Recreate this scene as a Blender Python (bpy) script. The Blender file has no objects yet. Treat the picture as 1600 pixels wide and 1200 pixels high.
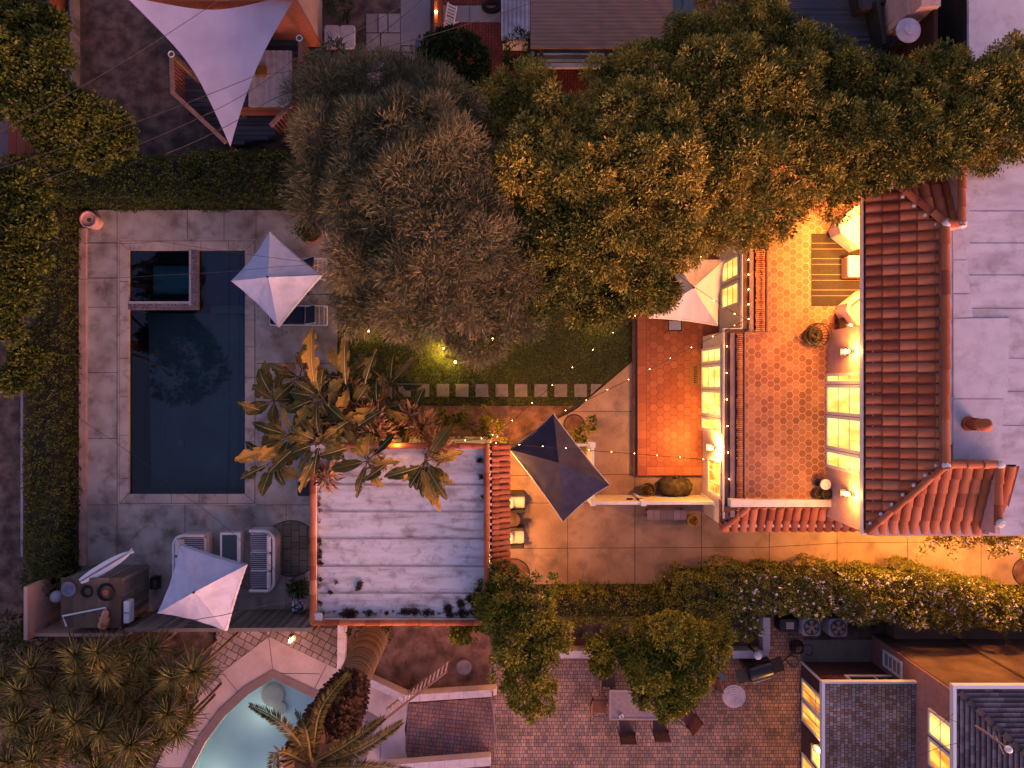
import bpy, math, random
import numpy as np
from mathutils import Vector, Matrix
sc = bpy.context.scene
COL = sc.collection
R = math.radians
random.seed(4)
RNG = np.random.default_rng(7)

# ---------------------------------------------------------------- camera, sky, sun, exposure
H = 23.7          # the camera hangs 23.7 m above the ground looking straight down
PPM = 45.0        # photograph pixels per metre on the ground
cam = bpy.data.cameras.new('camera'); camo = bpy.data.objects.new('camera', cam); COL.objects.link(camo)
camo.location = (0, 0, H); camo.rotation_euler = (0, 0, 0)
cam.sensor_width = 36; cam.lens = 18 * H / (800 / PPM); cam.clip_start = .1; cam.clip_end = 600
sc.camera = camo
SUN_EL, SUN_AZ = 7, -52     # low sun; azimuth of the direction towards it, degrees from +X
w = bpy.data.worlds.new('World'); sc.world = w; w.use_nodes = True
nt = w.node_tree; bg = nt.nodes['Background']
sky = nt.nodes.new('ShaderNodeTexSky'); sky.sky_type = 'NISHITA'; sky.sun_disc = False
sky.sun_elevation = R(SUN_EL); sky.sun_rotation = R(90 - SUN_AZ); sky.dust_density = 3; sky.ozone_density = 3
mx = nt.nodes.new('ShaderNodeMix'); mx.data_type = 'RGBA'; mx.blend_type = 'MULTIPLY'; mx.inputs['Factor'].default_value = 1
mx.inputs['B'].default_value = (1.40, 0.74, 0.80, 1)      # the mauve air after sunset
nt.links.new(sky.outputs[0], mx.inputs['A']); nt.links.new(mx.outputs['Result'], bg.inputs[0])
bg.inputs[1].default_value = .15
sd = bpy.data.lights.new('sun', 'SUN'); sd.energy = .8; sd.angle = R(35); sd.color = (1, .50, .42)
so = bpy.data.objects.new('sun', sd); COL.objects.link(so)
_d = Vector((math.cos(R(SUN_AZ)) * math.cos(R(18)), math.sin(R(SUN_AZ)) * math.cos(R(18)), math.sin(R(18))))
so.rotation_euler = _d.to_track_quat('Z', 'Y').to_euler()
sc.view_settings.view_transform = 'Standard'; sc.view_settings.look = 'None'
sc.view_settings.exposure = 1.96; sc.view_settings.gamma = 1
sc.cycles.use_denoising = True; sc.cycles.max_bounces = 6; sc.cycles.diffuse_bounces = 3
sc.cycles.transparent_max_bounces = 8; sc.cycles.sample_clamp_indirect = 3; sc.cycles.use_light_tree = True
sc.cycles.caustics_reflective = False; sc.cycles.caustics_refractive = False

# ---------------------------------------------------------------- helpers
def K(z): return (H - z) / H / PPM
def P(px, py, z=0): k = K(z); return Vector(((px - 800) * k, (600 - py) * k, z))
def hx(s):
    c = [int(s[i:i + 2], 16) / 255 for i in (1, 3, 5)]
    return tuple((x / 12.92 if x <= .04045 else ((x + .055) / 1.055) ** 2.4) for x in c) + (1,)

def mat(name, cols, scale=4, rough=.85, metal=0, bump=0, bscale=None, attr=False, detail=7, stretch=(1, 1, 1),
        stain=None, emit=0, ecol=None, spec=.3, lo=.35, hi=.65):
    """cols: list of sRGB hex from dark to light; mixed by noise, or by the per-piece tint; stain: (hex, scale, amount)"""
    m = bpy.data.materials.new(name); m.use_nodes = True; t = m.node_tree; n = t.nodes; l = t.links
    b = n['Principled BSDF']; b.inputs['Roughness'].default_value = rough; b.inputs['Metallic'].default_value = metal
    b.inputs['Specular IOR Level'].default_value = spec
    cs = [hx(c) for c in cols]
    tc = n.new('ShaderNodeTexCoord'); mp = n.new('ShaderNodeMapping'); mp.inputs['Scale'].default_value = stretch
    l.new(tc.outputs['Object'], mp.inputs[0])
    no = n.new('ShaderNodeTexNoise'); no.inputs['Scale'].default_value = scale; no.inputs['Detail'].default_value = detail
    l.new(mp.outputs[0], no.inputs['Vector'])
    out = None
    if len(cs) > 1:
        rp = n.new('ShaderNodeValToRGB'); e = rp.color_ramp.elements
        a, z = (0, 1) if attr else (lo, hi)
        e[0].position = a; e[0].color = cs[0]; e[1].position = z; e[1].color = cs[-1]
        for i, c in enumerate(cs[1:-1]):
            q = e.new(a + (z - a) * (i + 1) / (len(cs) - 1)); q.color = c
        if attr:
            at = n.new('ShaderNodeAttribute'); at.attribute_name = 'tint'
            ad = n.new('ShaderNodeMath'); ad.operation = 'MULTIPLY_ADD'; ad.inputs[1].default_value = .35; ad.inputs[2].default_value = -.17
            l.new(no.outputs[0], ad.inputs[0]); s = n.new('ShaderNodeMath'); l.new(ad.outputs[0], s.inputs[0]); l.new(at.outputs['Fac'], s.inputs[1])
            l.new(s.outputs[0], rp.inputs[0])
        else: l.new(no.outputs[0], rp.inputs[0])
        out = rp.outputs[0]
    if stain:
        n2 = n.new('ShaderNodeTexNoise'); n2.inputs['Scale'].default_value = stain[1]; n2.inputs['Detail'].default_value = 9
        n2.inputs['Roughness'].default_value = .7
        l.new(tc.outputs['Object'], n2.inputs['Vector'])
        r2 = n.new('ShaderNodeMapRange'); r2.inputs[1].default_value = .5; r2.inputs[2].default_value = .72
        r2.inputs[4].default_value = stain[2]; l.new(n2.outputs[0], r2.inputs[0])
        mm = n.new('ShaderNodeMix'); mm.data_type = 'RGBA'; l.new(r2.outputs[0], mm.inputs['Factor'])
        if out: l.new(out, mm.inputs['A'])
        else: mm.inputs['A'].default_value = cs[0]
        mm.inputs['B'].default_value = hx(stain[0]); out = mm.outputs['Result']
    if out: l.new(out, b.inputs['Base Color'])
    else: b.inputs['Base Color'].default_value = cs[0]
    if bump:
        nb = n.new('ShaderNodeTexNoise'); nb.inputs['Scale'].default_value = bscale or scale * 4; nb.inputs['Detail'].default_value = 5
        l.new(mp.outputs[0], nb.inputs['Vector'])
        bp = n.new('ShaderNodeBump'); bp.inputs['Strength'].default_value = bump; bp.inputs['Distance'].default_value = .03
        l.new(nb.outputs[0], bp.inputs['Height']); l.new(bp.outputs[0], b.inputs['Normal'])
    if emit:
        b.inputs['Emission Strength'].default_value = emit
        if ecol: b.inputs['Emission Color'].default_value = hx(ecol)
        else: l.new(out, b.inputs['Emission Color'])
    return m

def brickmat(name, c1, c2, mortar, bw, bh, rot=0, msize=.012, rough=.85, stain=None, bias=0, offset=.5, squash=1, sqf=2):
    m = bpy.data.materials.new(name); m.use_nodes = True; t = m.node_tree; n = t.nodes; l = t.links
    b = n['Principled BSDF']; b.inputs['Roughness'].default_value = rough; b.inputs['Specular IOR Level'].default_value = .2
    tc = n.new('ShaderNodeTexCoord'); mp = n.new('ShaderNodeMapping'); mp.inputs['Rotation'].default_value = (0, 0, R(rot))
    l.new(tc.outputs['Object'], mp.inputs[0])
    br = n.new('ShaderNodeTexBrick'); br.inputs['Color1'].default_value = hx(c1); br.inputs['Color2'].default_value = hx(c2)
    br.inputs['Mortar'].default_value = hx(mortar); br.inputs['Scale'].default_value = 1; br.inputs['Mortar Size'].default_value = msize
    br.inputs['Brick Width'].default_value = bw; br.inputs['Row Height'].default_value = bh; br.inputs['Bias'].default_value = bias
    br.offset = offset; br.squash = squash; br.squash_frequency = sqf
    l.new(mp.outputs[0], br.inputs['Vector'])
    no = n.new('ShaderNodeTexNoise'); no.inputs['Scale'].default_value = 1.1; no.inputs['Detail'].default_value = 8
    l.new(tc.outputs['Object'], no.inputs['Vector'])
    mr = n.new('ShaderNodeMapRange'); mr.inputs[1].default_value = .35; mr.inputs[2].default_value = .7; mr.inputs[3].default_value = .6; mr.inputs[4].default_value = 1.15
    l.new(no.outputs[0], mr.inputs[0])
    vm = n.new('ShaderNodeVectorMath'); vm.operation = 'SCALE'; l.new(br.outputs[0], vm.inputs[0]); l.new(mr.outputs[0], vm.inputs['Scale'])
    out = vm.outputs[0]; l.new(out, b.inputs['Base Color'])
    bp = n.new('ShaderNodeBump'); bp.inputs['Strength'].default_value = .4; bp.inputs['Distance'].default_value = .01; bp.invert = True
    l.new(br.outputs['Fac'], bp.inputs['Height']); l.new(bp.outputs[0], b.inputs['Normal'])
    return m

def setp(o, label=None, cat=None, group=None, kind=None):
    if label: o['label'] = label
    if cat: o['category'] = cat
    if group: o['group'] = group
    if kind: o['kind'] = kind
    return o
def thing(name, label, cat, loc=(0, 0, 0), group=None, rot=0):
    o = bpy.data.objects.new(name, None); COL.objects.link(o); o.location = loc; o.empty_display_size = .2
    o.rotation_euler = (0, 0, rot)
    return setp(o, label, cat, group)
def dup(root, loc, rot=0, label=None):
    def cp(o, par):
        c = o.copy(); COL.objects.link(c)
        if par: c.parent = par
        for ch in [x for x in bpy.data.objects if x.parent == o and x != c]: cp(ch, c)
        return c
    r = cp(root, None); r.location = loc; r.rotation_euler = (0, 0, rot)
    if label: r['label'] = label
    return r

class MB:
    def __init__(s): s.v = []; s.f = []; s.mi = []; s.t = []; s.M = None
    def add(s, vs, fs, m=0, tint=.5):
        o = len(s.v)
        for q in vs:
            q = Vector(q); s.v.append(s.M @ q if s.M else q)
        s.t += [tint] * len(vs)
        for f in fs: s.f.append(tuple(i + o for i in f)); s.mi.append(m)
        return s
    def box(s, a, b, m=0, tint=.5):
        x0, y0, z0 = a; x1, y1, z1 = b
        x0, x1 = min(x0, x1), max(x0, x1); y0, y1 = min(y0, y1), max(y0, y1); z0, z1 = min(z0, z1), max(z0, z1)
        return s.add([(x0, y0, z0), (x1, y0, z0), (x1, y1, z0), (x0, y1, z0), (x0, y0, z1), (x1, y0, z1), (x1, y1, z1), (x0, y1, z1)],
                     [(0, 3, 2, 1), (4, 5, 6, 7), (0, 1, 5, 4), (1, 2, 6, 5), (2, 3, 7, 6), (3, 0, 4, 7)], m, tint)
    def pbox(s, x0, y0, x1, y1, z0, z1, zr=None, m=0, tint=.5):
        """box whose plan is given in photo pixels measured at height zr (default its top)"""
        zr = z1 if zr is None else zr
        a = P(x0, y0, zr); b = P(x1, y1, zr)
        return s.box((a.x, b.y, z0), (b.x, a.y, z1), m, tint)
    def obox(s, c, size, rz=0, rx=0, ry=0, m=0, tint=.5):
        M0 = s.M; T = Matrix.Translation(c) @ Matrix.Rotation(rz, 4, 'Z') @ Matrix.Rotation(ry, 4, 'Y') @ Matrix.Rotation(rx, 4, 'X')
        s.M = (M0 @ T) if M0 else T
        x, y, z = (q / 2 for q in size); s.box((-x, -y, -z), (x, y, z), m, tint); s.M = M0; return s
    def prism(s, pts, z0, z1, m=0, tint=.5, mtop=None):
        n = len(pts); vs = [(p[0], p[1], z0) for p in pts] + [(p[0], p[1], z1) for p in pts]
        area = sum(pts[i][0] * pts[(i + 1) % n][1] - pts[(i + 1) % n][0] * pts[i][1] for i in range(n))
        if area < 0: vs = [(p[0], p[1], z0) for p in pts[::-1]] + [(p[0], p[1], z1) for p in pts[::-1]]
        s.add(vs, [tuple(range(n - 1, -1, -1))] + [(i, (i + 1) % n, n + (i + 1) % n, n + i) for i in range(n)], m, tint)
        k = len(s.v); s.f.append(tuple(range(k - n, k))); s.mi.append(m if mtop is None else mtop); return s
    def sheet(s, pts, m=0, tint=.5):
        n = len(pts); return s.add(pts, [tuple(range(n))], m, tint)
    def tube(s, pts, r, seg=6, m=0, tint=.5, cap=True):
        pts = [Vector(p) for p in pts]; n = len(pts); rs = r if hasattr(r, '__len__') else [r] * n; vs = []; fs = []
        up = Vector((0, 0, 1))
        for i, p in enumerate(pts):
            d = (pts[min(i + 1, n - 1)] - pts[max(i - 1, 0)]).normalized()
            a = d.cross(up)
            if a.length < .05: a = d.cross(Vector((0, 1, 0)))
            a.normalize(); b = a.cross(d).normalized()
            for k in range(seg):
                t = 2 * math.pi * k / seg; vs.append(p + (a * math.cos(t) + b * math.sin(t)) * rs[i])
        for i in range(n - 1):
            for k in range(seg):
                fs.append((i * seg + k, i * seg + (k + 1) % seg, (i + 1) * seg + (k + 1) % seg, (i + 1) * seg + k))
        if cap: fs.append(tuple(range(seg - 1, -1, -1))); fs.append(tuple(range((n - 1) * seg, n * seg)))
        return s.add(vs, fs, m, tint)
    def lathe(s, c, prof, seg=20, m=0, tint=.5, sx=1, sy=1):
        """prof: (radius, z) from bottom to top"""
        n = len(prof); vs = []; fs = []
        for r, z in prof:
            for k in range(seg):
                t = 2 * math.pi * k / seg; vs.append((c[0] + sx * r * math.cos(t), c[1] + sy * r * math.sin(t), c[2] + z))
        for i in range(n - 1):
            for k in range(seg): fs.append((i * seg + k, i * seg + (k + 1) % seg, (i + 1) * seg + (k + 1) % seg, (i + 1) * seg + k))
        fs.append(tuple(range(seg - 1, -1, -1))); fs.append(tuple(range((n - 1) * seg, n * seg)))
        return s.add(vs, fs, m, tint)
    def rbox(s, c, size, r=.08, e=.04, rz=0, m=0, tint=.5, z0=None):
        """box with rounded plan corners and a rolled top edge (cushions, basins)"""
        x, y, z = size[0] / 2, size[1] / 2, size[2]; r = min(r, x * .98, y * .98)
        lay = [(0, -z / 2 + e * .0), (0, z / 2 - e), (e * .3, z / 2 - e * .35), (e, z / 2)]
        rings = []
        for ins, zz in lay:
            for cx, cy, a0 in ((1, 1, 0), (-1, 1, 90), (-1, -1, 180), (1, -1, 270)):
                for q in range(4):
                    a = R(a0 + q * 30); rr = max(r - ins, .005)
                    rings.append((cx * (x - r) + rr * math.cos(a), cy * (y - r) + rr * math.sin(a), zz))
        n = 16; fs = [tuple(range(n - 1, -1, -1)), tuple(range(3 * n, 4 * n))]
        for i in range(3):
            for k in range(n): fs.append((i * n + k, i * n + (k + 1) % n, (i + 1) * n + (k + 1) % n, (i + 1) * n + k))
        T = Matrix.Translation(c) @ Matrix.Rotation(rz, 4, 'Z')
        return s.add([T @ Vector(q) for q in rings], fs, m, tint)
    def ball(s, c, r, m=0, tint=.5, seg=12, rings=7, sx=1, sy=1, sz=1, noise=0):
        vs = []; fs = []
        for i in range(rings + 1):
            ph = math.pi * i / rings
            for k in range(seg):
                t = 2 * math.pi * k / seg; q = 1 + (random.uniform(-noise, noise) if noise and 0 < i < rings else 0)
                vs.append((c[0] + sx * r * q * math.sin(ph) * math.cos(t), c[1] + sy * r * q * math.sin(ph) * math.sin(t), c[2] - sz * r * q * math.cos(ph)))
        for i in range(rings):
            for k in range(seg): fs.append((i * seg + k, i * seg + (k + 1) % seg, (i + 1) * seg + (k + 1) % seg, (i + 1) * seg + k))
        return s.add(vs, fs, m, tint)
    def build(s, name, mats, parent=None, smooth=False, local=False):
        if not isinstance(mats, (list, tuple)): mats = [mats]
        if parent is not None:
            off = Vector((0, 0, 0)) if local else Vector(parent.location)
            if not local and parent.parent: off = off + Vector(parent.parent.location)
        elif local: off = Vector((0, 0, 0))
        else:
            a = np.array(s.v); off = Vector(((a[:, 0].min() + a[:, 0].max()) / 2, (a[:, 1].min() + a[:, 1].max()) / 2, a[:, 2].min()))
        me = bpy.data.meshes.new(name)
        me.from_pydata([tuple(v - off) for v in s.v], [], s.f)
        for q in mats: me.materials.append(q)
        me.polygons.foreach_set('material_index', s.mi)
        if smooth: me.polygons.foreach_set('use_smooth', [True] * len(s.f))
        at = me.attributes.new('tint', 'FLOAT', 'POINT'); at.data.foreach_set('value', s.t)
        o = bpy.data.objects.new(name, me); COL.objects.link(o)
        if parent is not None: o.parent = parent
        else: o.location = off
        me.update()
        return o
def struct(mb, name, mats, **k): o = mb.build(name, mats, **k); o['kind'] = 'structure'; return o

def npmesh(name, V, F, tint, mats, parent=None, mi=None):
    """V (n,3), F (m,4 or 3) arrays in world space"""
    off = np.zeros(3)
    if parent is not None:
        q = parent
        while q: off += np.array(q.location); q = q.parent
    else: off = np.array([V[:, 0].mean(), V[:, 1].mean(), V[:, 2].min()])
    me = bpy.data.meshes.new(name); n, k = F.shape
    me.vertices.add(len(V)); me.vertices.foreach_set('co', (V - off).astype(np.float32).ravel())
    me.loops.add(n * k); me.loops.foreach_set('vertex_index', F.astype(np.int32).ravel())
    me.polygons.add(n); me.polygons.foreach_set('loop_start', np.arange(0, n * k, k, dtype=np.int32))
    for q in (mats if isinstance(mats, (list, tuple)) else [mats]): me.materials.append(q)
    if mi is not None: me.polygons.foreach_set('material_index', mi.astype(np.int32))
    at = me.attributes.new('tint', 'FLOAT', 'POINT'); at.data.foreach_set('value', tint.astype(np.float32))
    me.update(calc_edges=True)
    o = bpy.data.objects.new(name, me); COL.objects.link(o)
    if parent is not None: o.parent = parent
    else: o.location = off
    return o
def nrmz(a): return a / np.maximum(np.linalg.norm(a, axis=1, keepdims=True), 1e-6)
def leaves(C, N, per, rc, ln, wd, spread=.9, tlo=0, thi=1, droop=0, base=None):
    """per leaves around every clump centre C with outward direction N -> V, F, tint"""
    n = len(C); g = RNG
    ct = g.random(n) if base is None else base * .75 + g.random(n) * .3
    C = np.repeat(C, per, 0); N = np.repeat(N, per, 0); ct = np.repeat(ct, per)
    D = nrmz(N * .75 + g.normal(size=C.shape) * spread * .6)
    rad = rc * g.random((len(C), 1)) ** .6
    B = C + D * rad
    A = nrmz(D + g.normal(size=C.shape) * .45 + np.array([0, 0, -droop]))
    S = nrmz(np.cross(A, g.normal(size=C.shape)))
    L = ln * g.uniform(.6, 1.2, (len(C), 1)); W = wd * g.uniform(.7, 1.2, (len(C), 1))
    V = np.stack([B, B + A * L * .5 + S * W * .5, B + A * L, B + A * L * .5 - S * W * .5], 1).reshape(-1, 3)
    F = np.arange(len(V)).reshape(-1, 4)
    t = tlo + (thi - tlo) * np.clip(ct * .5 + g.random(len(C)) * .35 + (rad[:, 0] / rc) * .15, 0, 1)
    return V, F, np.repeat(t, 4)
def lobepts(lobes, dens, zmin=-.35, jit=.18):
    """clump centres on the outside of a set of ellipsoids"""
    Cs = []; Ns = []; Bs = []
    for (c, r) in lobes:
        c = np.array(c); r = np.array(r); n = max(6, int(dens * 4 * math.pi * (r[0] * r[1] * r[2]) ** (2 / 3)))
        D = nrmz(RNG.normal(size=(n, 3))); D = D[D[:, 2] > zmin]
        q = c + D * r * (1 + RNG.uniform(-jit * 1.6, jit * .7, (len(D), 1)))
        keep = np.ones(len(D), bool)
        for (c2, r2) in lobes:
            if c2 is c: continue
            k = (((q - np.array(c2)) / (np.array(r2) * .72)) ** 2).sum(1) < 1
            if tuple(c2) != tuple(c): keep &= ~k
        Cs.append(q[keep]); Ns.append(nrmz(D / r)[keep]); Bs.append(np.full(keep.sum(), RNG.random()))
    lobepts.base = np.concatenate(Bs); return np.concatenate(Cs), np.concatenate(Ns)
def sublobes(lobes, n=14, f=.31, far=1.08):
    out = []
    for c, r in lobes:
        out.append((c, tuple(q * .62 for q in r)))
        for i in range(n):
            d = nrmz(RNG.normal(size=(1, 3)))[0]; d[2] = abs(d[2]) * 1.1 - .25; k = RNG.uniform(.6, 1.5) * f
            p = np.array(c) + d * np.array(r) * RNG.uniform(.6, far); out.append((tuple(p), (r[0] * k, r[1] * k, r[2] * k * 1.15)))
    return out
def core(mb, lobes, f=.62, m=0):
    for c, r in lobes: mb.ball(c, 1, m=m, tint=.15, seg=9, rings=6, sx=r[0] * f, sy=r[1] * f, sz=r[2] * f, noise=.12)
from mathutils.geometry import tessellate_polygon
def holed(mb, outer, holes, z, m=0):
    L = [[Vector((p[0], p[1], z)) for p in outer]] + [[Vector((p[0], p[1], z)) for p in h] for h in holes]
    vs = [v for l in L for v in l]; fs = []
    for t in tessellate_polygon(L):
        a, b, c = (vs[i] for i in t)
        fs.append(t if (b - a).cross(c - a).z > 0 else (t[0], t[2], t[1]))
    mb.add(vs, fs, m)
def pp(*a, z=0): return [P(x, y, z) for x, y in a]
def wall_x(x0, x1, z0, z1): pass

# ---------------------------------------------------------------- materials
M = {}
M['soil'] = mat('soil', ['#3a2c26', '#56433a', '#6c574b'], 2.2, bump=.5, bscale=9, stain=('#241c18', 5, .7))
M['soil_red'] = mat('soil_red', ['#533a2e', '#78543f', '#8b6a58'], 2, bump=.5, bscale=12, stain=('#2f241d', 7, .6))
M['deck'] = mat('deck', ['#75655a', '#95867a', '#a89a8e', '#b5a79b'], 1.0, bump=.12, bscale=30, stain=('#4a3b2f', 1.5, .85), detail=12, lo=.3, hi=.7)
M['coping'] = mat('coping', ['#a58f80', '#b9a595'], 1.3, bump=.1, bscale=25, stain=('#4f463c', 1.7, .85))
M['joint'] = mat('joint', ['#3b332e'])
M['drive'] = mat('drive', ['#91735d', '#a5846b', '#b09078'], 1.0, bump=.12, bscale=30, stain=('#5e564e', 1.5, .75))
M['grass0'] = mat('grass_soil', ['#2b2d14', '#3d3d1c'], 8)
M['grass'] = mat('grass', ['#3c4a1c', '#5d6a2e', '#777a36', '#857a48'], 1.2, attr=True, rough=.7)
M['paver'] = mat('paver', ['#756a64', '#887c75'], 5, bump=.1, stain=('#6c625b', 4, .5))
M['terra'] = mat('terracotta', ['#8a4529', '#a3562f', '#ad603a', '#b56b47'], 5, attr=True, rough=.8, bump=.15, stain=('#5c3326', 3, .3))
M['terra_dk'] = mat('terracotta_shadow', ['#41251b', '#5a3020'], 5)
M['mortar'] = mat('mortar', ['#b9b0a8', '#cdc5be'], 20)
M['hex'] = mat('hex_tile', ['#7c4630', '#8e5439', '#9b6144', '#a36c50'], 6, attr=True, rough=.55, bump=.1, spec=.4, stain=('#6c4434', 1.5, .4))
M['grout'] = mat('grout', ['#b3947c', '#c0a189'], 8)
M['hexlow'] = mat('hex_tile_low', ['#9c5230', '#a35731', '#aa5e37', '#b0653f'], 6, attr=True, rough=.5, spec=.4, bump=.1, stain=('#75412c', 1.4, .4))
M['groutd'] = mat('grout_dark', ['#7c4a30', '#8a5538'], 8)
M['roofgrey'] = mat('roof_membrane', ['#a39a9c', '#b6adb0', '#c1b9bc'], 1.5, bump=.2, bscale=18, stain=('#7a6e6b', 2.2, .6), stretch=(.6, 1.8, 1), detail=12)
M['roofwhite'] = mat('roof_membrane_pale', ['#8f8380', '#b6aca8', '#c4bbb8', '#ccc4c2'], 1.9, bump=.2, bscale=18, stain=('#6b5a54', 2.4, .8), stretch=(.45, 2.6, 1), lo=.3, hi=.6, detail=12)
M['patch'] = mat('roof_patch', ['#b3abae', '#bdb5b7'], 3, stain=('#948a89', 2, .7), detail=12)
M['stucco'] = mat('stucco', ['#c7b3a6', '#d1bfb3'], 10, bump=.15, bscale=60)
M['stucco_pink'] = mat('stucco_pink', ['#bb8f80', '#c79d8e'], 6, bump=.15, bscale=50)
M['stucco_orange'] = mat('stucco_orange', ['#b2664a', '#bd7156'], 6, bump=.15, bscale=50)
M['white'] = mat('white_paint', ['#cfcac6', '#dad5d1'], 6, rough=.5)
M['white_metal'] = mat('white_metal', ['#c9c9cc'], rough=.35)
M['dark'] = mat('dark_metal', ['#26221f', '#342d29'], 8, rough=.45)
M['gutter'] = mat('gutter', ['#4b332c', '#5b4036'], 5, rough=.5)
M['gutter_mauve'] = mat('gutter_mauve', ['#7a6260', '#86706e'], 5, rough=.5)
M['wood'] = mat('wood', ['#4a382e', '#66503f', '#7b6352'], 5, attr=True, stretch=(1, 1, 1), bump=.2, stain=('#33271f', 3, .6))
M['wood_grey'] = mat('wood_grey', ['#5b5049', '#776a61', '#8b7e74'], 5, attr=True, bump=.2, stain=('#3c342e', 4, .6))
M['wood_orange'] = mat('wood_orange', ['#7b4027', '#94502f'], 6, attr=True, bump=.2)
M['wood_slate'] = mat('wood_slate', ['#2f3136', '#414349', '#4d4f55'], 5, attr=True, bump=.2)
M['canvas'] = mat('canvas_white', ['#a5a3b0', '#b4b1be', '#bab7c3'], 1.4, rough=.95, bump=.7, bscale=3.5, stain=('#9b8f96', 2.2, .5), detail=10)
M['canvas_pink'] = mat('canvas_cream', ['#d8c2b4', '#e0cdc0'], 1.5, rough=.95, stretch=(4, 1, 1))
M['navy'] = mat('canvas_navy', ['#302d3e', '#3a3748'], 3, rough=.9, spec=.2, stain=('#3e3a48', 2.5, .5))
M['navy_cush'] = mat('navy_cushion', ['#1d1e2b', '#272838'], 6)
M['cushion'] = mat('cushion_white', ['#cbc2bd', '#d6cdc8'], 8, rough=.95)
M['stripe'] = mat('cushion_dark', ['#55505a'], rough=.95)
M['glass'] = mat('smoked_glass', ['#46535a'], rough=.15, spec=.6)
M['rock'] = mat('mossy_rock', ['#2d261b', '#453a26', '#5a4f30'], 5, bump=.8, bscale=14, stain=('#3a4020', 4, .7))
M['pot'] = mat('clay_pot', ['#9a5539', '#a96445'], 6, stain=('#7a4a36', 6, .5))
M['pot_pink'] = mat('clay_pot_pink', ['#c58f7c', '#cf9e8c'], 6)
M['yellow'] = mat('yellow_glaze', ['#c79a2c', '#d4ab3f'], 5, rough=.3)
M['bark'] = mat('bark', ['#3b2c20', '#57432f', '#6d563d'], 12, bump=.8, bscale=30)
M['hose'] = mat('white_hose', ['#aab4b8'], rough=.5)
M['wire'] = mat('wire_rubber', ['#1c191a'], rough=.6)
M['brick'] = brickmat('brick_paver', '#b68a72', '#796a66', '#4a3a34', .15, .125, msize=.009, bias=-.05, squash=.6, sqf=3)
M['brick2'] = brickmat('brick_paver_mauve', '#8f655a', '#6f5a5a', '#42302c', .2, .14, rot=6, msize=.009, squash=.6, sqf=2)
M['brick_red'] = brickmat('brick_red', '#6e3229', '#7e3d31', '#4a2a24', .22, .11, rot=90, msize=.012)
M['flag'] = brickmat('stamped_flagstone', '#8a7772', '#a38e87', '#4d3f3b', .42, .26, rot=28, msize=.016, squash=.55, sqf=2)
M['flag2'] = brickmat('flagstone', '#7f7674', '#958b88', '#4b403c', .5, .34, rot=0, msize=.02, squash=.6, sqf=2)
M['flag3'] = brickmat('deck_pavers', '#5f5a4e', '#6d675a', '#37322b', .42, .28, rot=90, msize=.012)
M['shingle'] = brickmat('mixed_shingle', '#9c918e', '#7b5a48', '#3a3230', .15, .115, rot=90, msize=.008, squash=.6, sqf=3)
M['slate'] = brickmat('slate_shingle', '#57545a', '#636067', '#2f2c30', .3, .2, rot=0, msize=.012)
M['tar'] = mat('north_wall_shade', ['#4b382c', '#5e4736', '#6a5240'], 1.2, bump=.2, bscale=20, stain=('#3a2b22', 1.5, .6))  # wall brown for the tall house's north face, shade included in the colour
M['canopy'] = mat('brown_canopy', ['#876450', '#93705b'], 3, stretch=(.4, 6, 1))
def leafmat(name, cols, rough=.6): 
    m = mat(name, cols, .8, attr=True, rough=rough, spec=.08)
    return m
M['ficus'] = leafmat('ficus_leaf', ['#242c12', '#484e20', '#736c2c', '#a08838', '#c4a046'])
M['olive'] = leafmat('olive_leaf', ['#2f3626', '#494d34', '#676344', '#87754e', '#a58d5e'])
M['ivy'] = leafmat('ivy_leaf', ['#272e13', '#3f451c', '#535424', '#6b6630'])
M['ivy_dark'] = leafmat('ivy_leaf_dark', ['#1e2813', '#303c1a', '#414b22', '#505428'])
M['hedge'] = leafmat('hedge_leaf', ['#353e18', '#565b24', '#78732f', '#93873c'])
M['left'] = leafmat('left_tree_leaf', ['#222a11', '#343d19', '#4c501f', '#6e6a2a'])
M['bush'] = leafmat('bush_leaf', ['#1f2a14', '#33401e', '#4a5628'])
M['citrus'] = leafmat('citrus_leaf', ['#333c15', '#575b1f', '#857c2a', '#a89638'])
M['flower'] = mat('white_flower', ['#d9ccd0', '#e6dade'], 10)
M['yucca'] = leafmat('yucca_leaf', ['#3a401c', '#635f33', '#8c8044', '#b3a15a'])
M['dry'] = leafmat('dry_leaf', ['#5a423a', '#7f6258', '#a08076'])
M['palm'] = leafmat('palm_leaf', ['#2b2810', '#443c18', '#5e4f20', '#7d652c'])
M['banana'] = mat('banana_leaf', ['#2b3311', '#55481c', '#8c6a28', '#c08c38'], 2, attr=True, rough=.6, spec=.12)
M['rib'] = mat('leaf_rib', ['#a08b5e'])
# clear water with the sky on it
def watermat(name, tint, rough=.03, ior=1.62):
    m = bpy.data.materials.new(name); m.use_nodes = True; n = m.node_tree.nodes; l = m.node_tree.links
    n.remove(n['Principled BSDF']); tr = n.new('ShaderNodeBsdfTransparent'); tr.inputs[0].default_value = hx(tint)
    gl = n.new('ShaderNodeBsdfGlossy'); gl.inputs['Roughness'].default_value = rough
    fr = n.new('ShaderNodeFresnel'); fr.inputs[0].default_value = ior; mix = n.new('ShaderNodeMixShader')
    no = n.new('ShaderNodeTexNoise'); no.inputs['Scale'].default_value = 3; bp = n.new('ShaderNodeBump'); bp.inputs['Strength'].default_value = .04
    l.new(no.outputs[0], bp.inputs['Height']); l.new(bp.outputs[0], gl.inputs['Normal'])
    l.new(fr.outputs[0], mix.inputs[0]); l.new(tr.outputs[0], mix.inputs[1]); l.new(gl.outputs[0], mix.inputs[2])
    l.new(mix.outputs[0], n['Material Output'].inputs[0]); return m
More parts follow.
